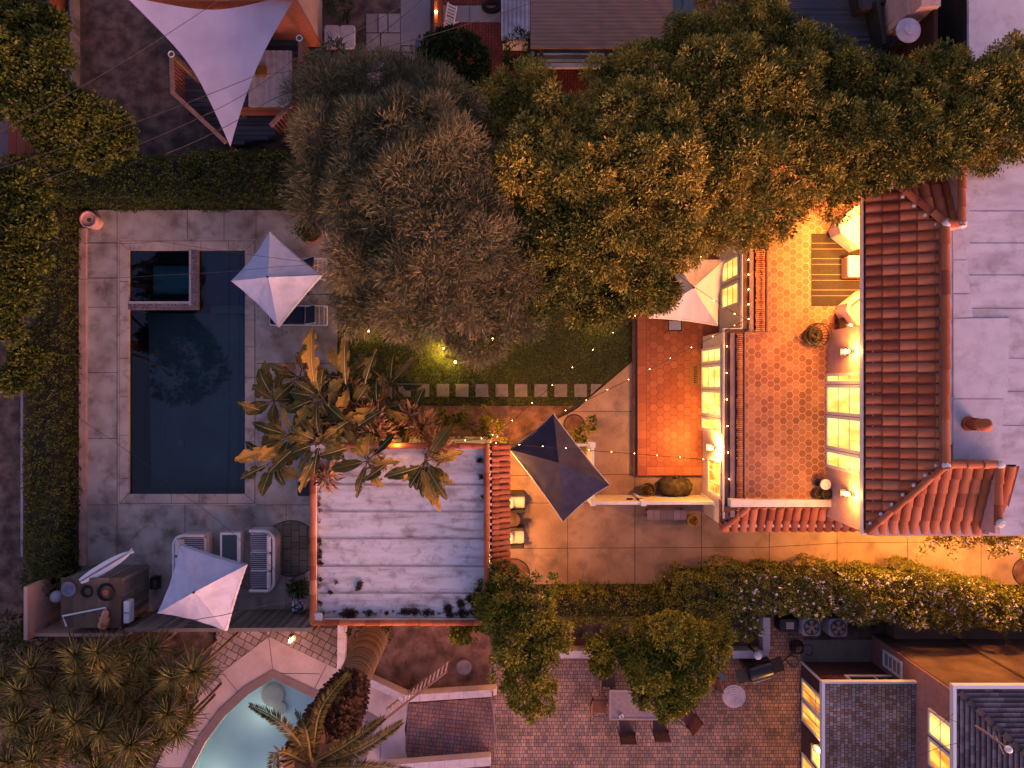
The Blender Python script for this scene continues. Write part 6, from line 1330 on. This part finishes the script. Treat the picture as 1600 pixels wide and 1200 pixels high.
# climbing rose over the driveway: twigs with loose leaves
def creeper(label, paths, z, m, name='climbing_rose', base=None, per=9, ln=.09, flowers=()):
    b = P(*base) if base else P(*paths[0][0]); t = thing(name, label, 'climbing plant', (b.x, b.y, 0)); g = MB(); C = []
    for pth in paths:
        q = smooth([P(x, y, z + random.uniform(-.15, .15)) for x, y in pth], 5); g.tube(q, .008, 4)
        for p in q[1:]:
            for _ in range(2): C.append(p + Vector((random.uniform(-.12, .12), random.uniform(-.12, .12), random.uniform(-.05, .05))))
    g.tube([b, (b.x + .02, b.y + .03, z * .6), P(*paths[0][0], z)], [.03, .025, .012], 6); g.build('twig', M['bark'], t)
    C = np.array(C); plant(t, 'foliage', C, nrmz(RNG.normal(size=C.shape)), per, .1, ln, ln * .5, m)
    if flowers: plant(t, 'flower', [P(x, y, z + .1) for x, y in flowers], [(0, 0, 1)] * len(flowers), 8, .06, .08, .07, M['flower'])
    return t
pths = []
for (x, y) in ((1500, 828), (1530, 826), (1560, 828), (1585, 830), (1470, 832), (1610, 835)):
    for k in range(3):
        an = random.uniform(.3, 2.9); l = random.uniform(25, 55); pths.append([(x, y), (x + math.cos(an) * l * .5 + 4, y + abs(math.sin(an)) * l * .45), (x + math.cos(an) * l, y + abs(math.sin(an)) * l * .9)])
creeper('loose rose creeper with pink blooms hanging below the roof corner over the lit driveway', pths, 3.0, 'citrus', base=(1560, 788), flowers=((1420, 836), (1510, 842), (1455, 850), (1560, 850)))

def hedge(name, label, boxes, m, dens=260, ln=.055, wd=.045, per=10, z0=0, cat='hedge', kind=None, rc=.1, bump=.07):
    """boxes: (px x0, y0, x1, y1 measured at height h, h): leaves over the top and the sides of wobbly boxes"""
    t = thing(name, label, cat, P((boxes[0][0] + boxes[0][2]) / 2, (boxes[0][1] + boxes[0][3]) / 2, 0)); Cs = []; Ns = []; g = MB(); B = []
    for (x0, y0, x1, y1, h) in boxes: a = P(x0, y1, h); b = P(x1, y0, h); B.append((a.x, a.y, b.x, b.y, h))
    for i, (ax, ay, bx_, by_, h) in enumerate(B):
        w_, d_ = bx_ - ax, by_ - ay; n = int(w_ * d_ * dens / per * 2.2); q = np.c_[RNG.uniform(ax, bx_, n), RNG.uniform(ay, by_, n), np.full(n, h)]; nn = np.tile([0, 0, 1.], (n, 1))
        for (fx, fy, L) in ((0, -1, w_), (0, 1, w_), (-1, 0, d_), (1, 0, d_)):
            k = int(L * h * dens / per * 1.2); u_ = RNG.uniform(0, 1, k); z = RNG.uniform(.05, h, k)
            if fx: p = np.c_[np.full(k, bx_ if fx > 0 else ax), ay + u_ * d_, z]
            else: p = np.c_[ax + u_ * w_, np.full(k, by_ if fy > 0 else ay), z]
            q = np.concatenate([q, p]); nn = np.concatenate([nn, np.tile([fx, fy, .3], (k, 1))])
        wob = np.sin(q[:, 0] * 3.1 + q[:, 1] * 1.3) * np.sin(q[:, 1] * 2.7 - q[:, 0]) ; q = q + nn * (wob * bump + RNG.normal(size=len(q)) * .03)[:, None]
        ins = np.zeros(len(q), bool)
        for j, (cx_, cy_, dx, dy, hh) in enumerate(B):
            if j != i: ins |= (q[:, 0] > cx_ + .05) & (q[:, 0] < dx - .05) & (q[:, 1] > cy_ + .05) & (q[:, 1] < dy - .05) & (q[:, 2] < hh - .3)
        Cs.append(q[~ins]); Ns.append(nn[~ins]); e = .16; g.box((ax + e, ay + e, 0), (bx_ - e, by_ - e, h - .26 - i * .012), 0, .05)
    C = np.concatenate(Cs); N = np.concatenate(Ns)
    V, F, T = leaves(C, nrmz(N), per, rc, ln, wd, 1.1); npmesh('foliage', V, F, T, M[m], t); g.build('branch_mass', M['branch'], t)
    return t, C
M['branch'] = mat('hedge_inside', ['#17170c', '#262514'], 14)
hedge('clipped_hedge', 'long dark clipped hedge along the west side of the pool deck', [(40, 560, 92, 902, 1.1), (46, 310, 90, 560, 1.15), (36, 890, 80, 925, 1.1), (0, 245, 96, 312, 1.3)], 'ivy', 400, .06, .05, 10)
hedge('ivy_hedge', 'dark ivy hedge between the north yard and the pool deck', [(96, 244, 300, 311, 1.2), (300, 238, 500, 311, 1.2)], 'ivy_dark', 400, .065, .06, 10)
hedge('green_hedge', 'clipped green hedge south of the driveway between the garage tree and the flowers', [(862, 932, 1050, 975, 1.4)], 'hedge', 420, .06, .05, 10)
t, C = hedge('flowering_hedge', 'billowing hedge dotted with white flowers along the lit driveway', [(1045, 918, 1080, 974, 1.7), (1070, 904, 1130, 974, 1.85), (1060, 945, 1180, 995, 1.3), (1125, 900, 1330, 958, 1.9), (1325, 903, 1475, 972, 1.95), (1470, 914, 1540, 982, 1.85), (1535, 926, 1590, 980, 1.7), (1585, 940, 1700, 978, 1.5)], 'hedge', 420, .065, .05, 10, bump=.16)
sel = C[(C[:, 2] > 1.1) & (C[:, 0] > P(1150, 0, 1.8).x) & (RNG.random(len(C)) < .17)]; sel = sel + [0, 0, .08]
Dn = nrmz(RNG.normal(size=sel.shape) * .5 + [0, 0, 1]); V, F, T = leaves(sel, Dn, 7, .03, .055, .05, 1.2); npmesh('flower', V, F, T, M['flower'], t)
tree('bed_shrub', 'small leafy shrub in the bed north of the garage roof', [(740, 655, .9, 20), (705, 668, .8, 18), (765, 668, .8, 16), (790, 675, .6, 12), (680, 655, .8, 14)], 'citrus', 10, 40, .16, .1, .05, cat='shrub', tr=.03)
tree('bed_shrub', 'low dark shrub under the big leafed plant by the bed', [(640, 655, .7, 18), (615, 665, .7, 18)], 'left', 10, 40, .16, .1, .05, cat='shrub', tr=.03)
tree('wall_creeper', 'dark creeper spilling over the south west corner of the garage', [(590, 992, .8, 18), (560, 990, .6, 12)], 'left', 9, 36, .16, .09, .05, cat='creeper', tr=.02)
tree('corner_bush', 'dark bush in the bottom left corner behind the pink end wall', [(35, 1010, 1.4, 30), (70, 1045, 1.2, 26), (20, 1060, 1.2, 30), (10, 985, 1.2, 22)], 'ivy', 9, 50, .2, .1, .05, cat='shrub', tr=.04)

# dragon-tree rosettes
def rosette(n, ln, wd, low=-.35, seed=0):
    rg = np.random.default_rng(seed); V = []; F = []; T = []
    for i in range(n):
        f = i / n; az = i * 2.39996 + rg.normal() * .15; el = (1.35 - f * 1.75) + rg.normal() * .08; L = ln * (.55 + .5 * min(1, f * 2)) * rg.uniform(.85, 1.12)
        d = np.array([math.cos(az) * math.cos(el), math.sin(az) * math.cos(el), math.sin(el)]); s = np.array([-math.sin(az), math.cos(az), 0]); p = np.array([0, 0, -.12 * f]); o = len(V); t = rg.random() * .6 + .4 * (1 - f)
        for k in range(4):
            g_ = k / 3; w_ = wd * (1, 1.05, .7, .08)[k]; c = p + d * L * g_ + np.array([0, 0, -.22 * L * g_ * g_]); up = np.array([0, 0, .012]) ; V += [c - s * w_ + up, c - up * .6, c + s * w_ + up]; T += [t] * 3
        for k in range(3): b = o + k * 3; F += [(b, b + 1, b + 4, b + 3), (b + 1, b + 2, b + 5, b + 4)]
    return np.array(V), np.array(F), np.array(T)
RV = [rosette(125, .64, .0145, seed=k) for k in range(4)]; protos = []
for k in range(4):
    V, F, T = RV[k]; me = npmesh('crown', V, F, T, M['yucca']); me.location = (0, 0, 0)
    me.data.transform(Matrix.Translation((float(V[:, 0].mean()), float(V[:, 1].mean()), float(V[:, 2].min())))); protos.append(me)
YU = [(118, 1025, 2.8, 1), (152, 1020, 3, 1), (183, 1022, 2.6, .9), (236, 1015, 2.4, .85), (165, 1050, 2.9, 1), (118, 1052, 2.8, .9), (270, 1058, 2.8, 1.1), (302, 1050, 3.2, 1.15), (265, 1080, 2.2, .8), (48, 1045, 2.6, 1), (110, 1082, 2.8, .95), (212, 1098, 2, .8), (30, 1080, 2.6, 1), (86, 1110, 3, 1), (262, 1115, 2.8, 1), (293, 1120, 2.2, .75), (25, 1130, 2.8, 1), (118, 1128, 3.2, 1.1), (157, 1142, 3.1, 1.1), (245, 1158, 2.5, .9), (277, 1145, 2.4, .9), (203, 1165, 3.2, 1.15), (55, 1160, 2.8, 1), (180, 1180, 2.6, .9), (50, 1190, 3, 1.1), (12, 1192, 2.6, 1), (80, 1185, 2.4, .8), (140, 1172, 2.2, .8), (75, 1075, 2.2, .8), (150, 1092, 2.2, .85), (210, 1035, 2.4, .9), (140, 1045, 2.0, .8), (190, 1070, 2.2, .9), (75, 1130, 2.4, .9), (110, 1158, 2.4, .9), (25, 1105, 2.0, .9), (180, 1125, 2.2, .9), (215, 1190, 2.4, .9), (150, 1200, 2.6, 1), (250, 1100, 2.0, .8), (5, 1060, 2.4, .9), (280, 1090, 2.0, .7), (235, 1060, 2.0, .7), (220, 1130, 2.0, .75)]
WH = ['at the top left of the cluster', 'near the plank shed', 'below the fence boards', 'touching the curved pool paving', 'deep in the shaded middle', 'at the left edge of the picture', 'along the bottom edge']
def where(x, y):
    a = 'below the shed' if y < 1065 else ('along the bottom edge' if y > 1150 else 'in the middle of the thicket')
    b = 'at the left border' if x < 70 else ('left of centre' if x < 150 else ('right of centre' if x < 230 else 'against the pool paving'))
    return a, b
cnt = {}
ORD = ['first', 'second', 'third', 'fourth', 'fifth', 'sixth', 'seventh', 'eighth', 'ninth', 'tenth', 'eleventh']
for i, (x, y, z, s) in enumerate(YU):
    c = P(x, y, z); key = where(x, y); k = cnt.get(key, 0); cnt[key] = k + 1
    t = thing('dragon_tree', '%s spiky rosette plant %s, %s' % (ORD[k], key[0], key[1]), 'dragon tree', (c.x, c.y, 0), 'spiky rosette plants in the bottom left thicket')
    o = protos[i % 4].copy(); COL.objects.link(o); o.parent = t; o.location = (0, 0, z); s *= 1.12; o.scale = (s, s, s); o.rotation_euler = (random.uniform(-.2, .2), random.uniform(-.2, .2), random.uniform(0, 6))
    o.name = 'crown'
    g = MB(); g.tube([(c.x + .12, c.y + .08, 0), (c.x + .05, c.y, z * .5), (c.x, c.y, z - .05)], [.05, .045, .04], 6); g.build('trunk', M['bark'], t)
    # old drooping leaves
    n = 80; D = nrmz(RNG.normal(size=(n, 3)) * [1, 1, .3] + [-.5 if x < 400 else 0, -.3, -.6]); q = np.tile([c.x, c.y, z - .12], (n, 1)) + RNG.normal(size=(n, 3)) * .04
    S = nrmz(np.cross(D, [0, 0, 1.])); L = RNG.uniform(.3, .6, (n, 1)) * s; V = np.stack([q - S * .012, q + S * .012, q + D * L + S * .006, q + D * L - S * .006], 1).reshape(-1, 3)
    npmesh('dry_leaves', V, np.arange(4 * n).reshape(-1, 4), np.repeat(RNG.random(n), 4), M['dry'], t)
for me in protos: bpy.data.objects.remove(me)
g = MB(); tree('undergrowth', 'dark low undergrowth beneath the spiky rosette plants', [(x, y, .9, 30, .6) for x, y in ((110, 1050), (180, 1050), (240, 1045), (60, 1090), (130, 1110), (200, 1120), (40, 1150), (110, 1160), (180, 1165), (230, 1100), (10, 1100))], 'ivy_dark', 7, 46, .25, .16, .03, cat='undergrowth', tr=.02)

# ---------------------------------------------------------------- big date palm
pb = P(588, 985, 0); pc_ = P(490, 1192, 8.0)
cx, cy = pb.x, pb.y; ph = 8.0
pt = thing('date_palm', 'tall palm with ringed trunk and feathery fronds by the curved pool', 'palm', (cx, cy, 0))
top = P(490, 1195, ph)
def tp(z): f = z / ph; return Vector((pb.x + (top.x - pb.x) * f, pb.y + (top.y - pb.y) * f, z))
M['ringbark'] = mat('ring_bark', ['#5f4834', '#8a6c4c', '#a88a68'], 5, attr=True, bump=.5, bscale=25, stretch=(1, 1, 4))
g = MB(); n = 54
for i in range(n):
    z = 4.3 * i / n; r = .44 + .06 * (1 - i / n); g.tube([tp(z), tp(z + .05), tp(z + 4.3 / n + .01)], [r + .028, r + .02, r - .015], 18, tint=random.random() * .6 + (.4 if i % 2 else 0)); g.build('trunk', M['ringbark'], pt)
g = MB()
for i in range(1700):
    z = 4.0 + 3.9 * i / 1700 + random.uniform(-.05, .05); a = i * 2.39996; r = .50 + .12 * min(1, (z - 4.0) / 1.0) + (.08 if z > 6 else 0); c = tp(z); d = Vector((math.cos(a), math.sin(a), 0)); s = Vector((-math.sin(a), math.cos(a), 0)); w_ = random.uniform(.05, .085); l = random.uniform(.12, .26); b = c + d * (r - .12)
    tip = b + d * random.uniform(.14, .26) + Vector((0, 0, l)); up = Vector((0, 0, 1))
    g.add([b - s * w_, b + s * w_, tip + s * w_ * .35 - d * .02, tip - s * w_ * .35 - d * .02, b - s * w_ * .8 - d * .1, b + s * w_ * .8 - d * .1], [(0, 1, 2, 3), (1, 5, 2), (4, 0, 3), (5, 4, 3, 2)], 0, random.random())
g.tube([tp(4.0), tp(5.5), tp(7.8)], [.46, .52, .54], 14); g.build('old_boots', mat('boots', ['#3a281c', '#664631', '#926c49'], 6, attr=True), pt)
M['palmrib'] = mat('palm_rib', ['#6b5428', '#7d6434'])
def frond(parent, path, ln=.5, m='palm', dens=34, name='frond'):
    q = smooth(path, 8); n = len(q); V = []; F = []; T = []; g = MB()
    g.tube(q, [.035 * (1 - .8 * i / n) for i in range(n)], 5, m=1)
    L = sum((q[i + 1] - q[i]).length for i in range(n - 1)); k = int(L * dens); d0 = 0; seg = 0; acc = 0
    for i in range(k):
        s = (i + .5) / k * L
        while seg < n - 2 and acc + (q[seg + 1] - q[seg]).length < s: acc += (q[seg + 1] - q[seg]).length; seg += 1
        d = (q[seg + 1] - q[seg]); p = q[seg] + d.normalized() * (s - acc); d = d.normalized(); f = i / k
        sd = d.cross(Vector((0, 0, 1))).normalized(); up = sd.cross(d).normalized(); ll = ln * (math.sin(math.pi * min(1, .12 + f * .82)) ** .7) * random.uniform(.85, 1.1)
        for sg in (-1, 1):
            a = (sd * sg * .85 + d * .75 + up * random.uniform(-.05, .4)).normalized(); w_ = .014; e = p + a * ll + Vector((0, 0, -.12 * ll)); mm = p + a * ll * .5
            g.add([p, mm + d * w_, e, mm - d * w_], [(0, 1, 2, 3)], 0, random.random())
    return g.build(name, [M[m], M['palmrib']], parent)
cz = ph + .1
FR = [[(490, 1188), (440, 1130), (390, 1102)], [(488, 1190), (500, 1110), (545, 1052)], [(492, 1190), (545, 1160), (600, 1122)], [(494, 1192), (560, 1172), (628, 1128)], [(486, 1188), (478, 1140), (462, 1112)],
      [(484, 1195), (435, 1175), (427, 1230)], [(496, 1200), (560, 1198), (650, 1205)], [(486, 1200), (440, 1215), (400, 1260)], [(490, 1205), (500, 1260), (510, 1330)], [(496, 1204), (560, 1240), (620, 1280)]]
for i, f in enumerate(FR):
    h = (8.1, 8.6, 8.2); q = [P(x, y, zz) for (x, y), zz in zip(f, (8.0, 8.7, 8.3 if i not in (4, 5) else 8.2))]; frond(pt, q, .25, dens=70)
# ---------------------------------------------------------------- bird-of-paradise clump north of the garage
bp_ = thing('giant_bird_of_paradise', 'big clump of paddle leaved plants with dead brown fans between pool and garage', 'tropical plant', P(560, 680, 0))
def paddle(mb, base, dirn, L, W_, droop, tilt, tear=0):
    d = Vector(dirn).normalized(); s = d.cross(Vector((0, 0, 1))).normalized(); n = 9; tnt = random.random(); vs = []
    s = (s * math.cos(tilt) + Vector((0, 0, 1)) * math.sin(tilt)).normalized(); prev = None
    for i in range(n + 1):
        f = i / n; w_ = W_ * (math.sin(math.pi * (f * .93 + .05)) ** .75) * .5; c = base + d * L * f + Vector((0, 0, .18 * L * math.sin(f * 2.2) - droop * L * f * f)); up = Vector((0, 0, 1)); wv = .03 * math.sin(i * 2.1 + tnt * 9)
        wl = w_ * (random.uniform(.75, 1) if tear else 1); wr = w_ * (random.uniform(.75, 1) if tear else 1)
        vs += [c - s * wl + up * (.28 * wl + wv), c - s * wl * .5 + up * (.18 * wl), c, c + s * wr * .5 + up * (.18 * wr), c + s * wr + up * (.28 * wr - wv)]
    fs = [(i * 5 + k, i * 5 + k + 1, i * 5 + k + 6, i * 5 + k + 5) for i in range(n) for k in range(4)]
    if tear: fs = [f for j, f in enumerate(fs) if not ((j % 4) in (0, 3) and random.random() < .22)]
    mb.add(vs, fs, 0, tnt * .8)
    mid = [Vector(vs[i * 5 + 2]) + Vector((0, 0, .008)) for i in range(n + 1)]; mb.tube(mid, [.014 * (1 - i / (n + 1)) + .004 for i in range(n + 1)], 4, m=1)
heads = [(430, 625, 2.8, 7), (470, 590, 3.0, 5), (500, 620, 3.4, 7), (455, 680, 3.2, 7), (500, 690, 3.6, 7), (550, 640, 3.2, 6), (540, 590, 3.0, 4), (590, 640, 3.0, 5), (610, 600, 2.6, 3), (430, 720, 3.0, 4), (575, 720, 3.6, 3), (665, 720, 3.9, 6), (530, 660, 3.4, 5), (640, 660, 2.8, 2)]
g = MB(); g2 = MB(); g3 = MB()
for hi_, (x, y, z, n) in enumerate(heads):
    c = P(x, y, z - .6); b0 = P(540 + (x - 540) * .35 + random.uniform(-15, 15), 650 + (y - 650) * .3, 0)
    if x > 650: b0 = P(668, 672, 0)
    if x > 560 and y > 700 and x < 650: b0 = P(600, 672, 0)
    g2.tube([b0, b0.lerp(c, .6) + Vector((.05, .05, .2)), c], [.09, .07, .05], 6)
    a0 = random.random() * 6
    n += 4
    for k in range(n):
        a = a0 + k * 6.283 / n + random.uniform(-.35, .35); el = random.uniform(.15, .6)
        if x > 650 and k < 4: a = -1.2 + k * .45 - .9
        d = Vector((math.cos(a), math.sin(a), el)); st = c + d.normalized() * random.uniform(.15, .35)
        g2.tube([c, c + (st - c) * .5 + Vector((0, 0, .08)), st], [.025, .02, .016], 5); paddle(g, st, (math.cos(a), math.sin(a), el * .5), random.uniform(.6, 1.05), random.uniform(.3, .48), random.uniform(.15, .5), random.uniform(-.6, .6), tear=random.random() < .8)
# named leaves seen in the photograph, upright torn ones in the north
for (x, y, x2, y2, z, W_) in ((490, 596, 490, 510, 3.4, .55), (540, 600, 542, 520, 3.2, .40), (570, 600, 590, 545, 3.0, .34), (420, 700, 368, 720, 2.9, .45), (405, 640, 372, 628, 2.8, .3), (660, 735, 690, 800, 4.0, .42), (655, 730, 600, 745, 4.0, .4), (670, 735, 700, 780, 4.1, .36), (600, 728, 570, 750, 3.9, .34), (460, 700, 420, 740, 3.2, .42), (490, 720, 470, 770, 3.3, .34), (540, 700, 500, 712, 3.5, .5), (560, 665, 600, 640, 3.4, .3)):
    a = P(x, y, z - .1); b = P(x2, y2, z); paddle(g, a, b - a + Vector((0, 0, .1)), (b - a).length, W_, .15, random.uniform(-.4, .4), tear=True)
g.build('leaf_blade', [M['banana'], M['rib']], bp_); g2.build('stem', mat('stalk', ['#4d3b26', '#6b5436', '#7e6a44'], 8), bp_)
D = []
for (x, y, z, r, k) in ((520, 625, 3.0, 26, 90), (545, 615, 2.9, 22, 70), (575, 660, 3.0, 24, 90), (590, 680, 3.1, 22, 80), (640, 650, 2.8, 14, 50), (660, 668, 3.0, 18, 80), (680, 690, 3.3, 18, 70), (690, 705, 3.5, 14, 60), (510, 750, 3.3, 12, 60), (515, 735, 3.3, 10, 40), (590, 725, 3.4, 10, 30), (465, 585, 2.8, 16, 40), (520, 650, 3.1, 26, 70), (615, 640, 2.6, 14, 40)):
    c = P(x, y, z - .2); rr = r * K(z)
    for i in range(int(k * 1.9)):
        a = random.random() * 6.283; q = c + Vector((math.cos(a), math.sin(a), 0)) * rr * random.random() ** .5 + Vector((0, 0, random.uniform(-.3, .15))); d = Vector((math.cos(a) + random.uniform(-.6, .6), math.sin(a) + random.uniform(-.6, .6), random.uniform(-.9, .3))).normalized(); s = d.cross(Vector((random.random(), random.random(), 1))).normalized(); l = random.uniform(.12, .38); w_ = random.uniform(.012, .04)
        g3.add([q - s * w_ * .4, q + d * l * .5 - s * w_ + Vector((0, 0, .02)), q + d * l, q + d * l * .5 + s * w_, q + s * w_ * .4], [(0, 1, 2, 3, 4)], 0, random.random())
g3.build('dead_leaf', mat('dead_leaf', ['#4f2f1c', '#85532f', '#ad7a48', '#c09460'], 5, attr=True), bp_)

for (x, y) in ((330, 1230), (420, 1240), (400, 1130)): lamp(P(x, y, -.35), 3, color=(.9, 1, .92), size=.5, name='pool_light')
# ---------------------------------------------------------------- garden lights, string lights, wires
def uplight(x, y, p, label, dz=.35):
    c = P(x, y, 0); t = thing('garden_uplight', label, 'garden light', (c.x, c.y, -.02)); g = MB(); g.lathe((c.x, c.y, -.02), [(.03, 0), (.045, .1), (.05, .16), (.04, .16)], 10); g.build('housing', M['dark'], t); g = MB(); g.lathe((c.x, c.y, -.02), [(.036, .155), (.03, .17)], 10); g.build('lens', M['lampglow'], t)
    lamp((c.x, c.y, dz), p, color=(1, .58, .08), size=.05, parent=t)
uplight(694, 545, 42, 'bright yellow garden uplight on the lawn under the southern feathery tree'); uplight(577, 518, 5, 'small garden uplight at the west edge of the lawn under the feathery tree'); uplight(712, 566, 5, 'small garden uplight just south east of the brightest one on the lawn', .2)
uplight(770, 530, 8, 'garden uplight half hidden under the drooping feathery branches'); uplight(930, 500, 8, 'garden uplight under the green tree at the lawn corner')
def string(label, path, bulbs, name='string_lights', sagz=.12):
    pts = [P(x, y, z) for x, y, z in path]; b0 = pts[0]; t = thing(name, label, 'string lights', b0); q = []
    for i in range(len(pts) - 1):
        for k in range(8): f = k / 8; p = pts[i].lerp(pts[i + 1], f); p.z -= sagz * 4 * f * (1 - f); q.append(p)
    q.append(pts[-1]); g = MB(); g.tube(q, .009, 4); g.build('wire', M['wire'], t)
    L = [0]
    for i in range(len(q) - 1): L.append(L[-1] + (q[i + 1] - q[i]).length)
    for i in range(bulbs):
        s = L[-1] * (i + .5) / bulbs; j = max(k for k in range(len(L)) if L[k] <= s); j = min(j, len(q) - 2); p = q[j].lerp(q[j + 1], (s - L[j]) / max(1e-6, L[j + 1] - L[j]))
        g = MB(); g.lathe(p, [(.012, -.04), (.012, -.02)], 6); g.ball(p - Vector((0, 0, .065)), .015, seg=8, rings=5); g.build('bulb', M['bulb'], t)
    return t
string('string lights over the navy umbrella running to the lower house wall', [(757, 692, 3.15), (870, 700, 3.05), (1118, 720, 2.75)], 10)
string('string lights from the navy umbrella across the lower patio to the terrace corner', [(868, 650, 2.8), (1000, 585, 2.7), (1166, 500, 2.85)], 9)
string('string lights along the gutter of the lower lit doors', [(1137, 520, 2.9), (1137, 640, 2.9), (1141, 770, 2.9)], 6, sagz=.02)
string('string lights along the gutter beside the cream umbrella', [(1171, 370, 2.9), (1171, 510, 2.9)], 6, sagz=.02)
string('string lights hanging over the lawn from the trees to the garage corner', [(1010, 480, 2.6), (940, 535, 2.4), (800, 658, 2.4), (757, 690, 3.1)], 8)
string('string lights along the north edge of the garage roof', [(560, 696, 3.1), (660, 697, 3.1), (790, 681, 2.9)], 9, sagz=.02)
string('string lights reaching from the cream umbrella into the tree', [(1166, 500, 2.85), (1060, 430, 3.1), (1112, 388, 3.3)], 5)
lamp(P(620, 693, 3.25), 6); 
def wires(label, path, r=.011, sag=.15):
    pts = [P(x, y, z) for x, y, z in path]; q = []
    for i in range(len(pts) - 1):
        for k in range(8): f = k / 8; p = pts[i].lerp(pts[i + 1], f); p.z -= sag * 4 * f * (1 - f); q.append(p)
    q.append(pts[-1]); g = MB(); g.tube(q, r * .75, 4); o = g.build('overhead_wire', M['wirepale']); setp(o, label, 'overhead wire', 'overhead wires')
M['wirepale'] = mat('wire_grey', ['#251f20'], rough=.6)
wires('thin overhead wire crossing the top left corner above the sail shade', [(-30, 222, 7), (345, -2, 7)])
wires('overhead wire running from the left edge past the hot tub to the pale slabs', [(-30, 272, 7), (400, 118, 7), (560, 85, 7), (900, -20, 7)])
wires('overhead wire just below the hot tub cover', [(40, 290, 7), (320, 180, 7), (460, 92, 7), (650, -5, 7)])
wires('overhead wire crossing the tip of the sail shade', [(260, 240, 6), (420, 158, 6), (560, 78, 6), (700, -40, 6)])
wires('thin wire crossing the northern end of the pool', [(130, 380, 6), (250, 377, 6), (500, 412, 6), (520, 415, 6)], .007)
wires('thin wire crossing the pool over the poolside umbrella', [(80, 437, 6), (250, 430, 6), (430, 417, 6), (520, 408, 6)], .007)
wires('thin wire slanting over the pool deck towards the wicker sofa', [(125, 655, 6), (285, 772, 6), (400, 868, 6), (440, 905, 6)], .007)
wires('wire from the fence top to the garage corner over the lavender umbrella', [(235, 985, 3), (345, 962, 3.2), (480, 935, 3.0)], .014)
wires('overhead wire in the bottom left thicket', [(-20, 1045, 5), (100, 1012, 5), (300, 975, 5)])
wires('overhead wire from the slate roof antenna to the bottom edge', [(1535, 1158, 6), (1440, 1180, 6), (1300, 1225, 6)])
wires('overhead wire from the shingled house to the tall house wall', [(1400, 1098, 4.5), (1500, 1130, 5)], .008)
wires('overhead wire at the bottom right slanting up to the lit window', [(1380, 1230, 5.5), (1490, 1115, 5)], .008)
for i, x in enumerate((-290, -250, -235, -215, -150)): 
    wires(['outermost', 'second', 'middle', 'fourth', 'innermost'][i] + ' of five parallel wires beyond the left edge, mirrored in the pool', [(x, 100, 10), (x, 700, 10), (x - 6, 1400, 10)], .02)
tree('tall_gum_tree', 'tall tree beyond the left edge whose crown is mirrored in the pool', [(-440, 480, 10, 90), (-380, 540, 10, 80), (-470, 580, 10, 90), (-400, 430, 9.5, 70), (-330, 470, 9.5, 55)], 'left', 4, 40, .35, .2, .09, trunk=(60, 520), tr=.16)
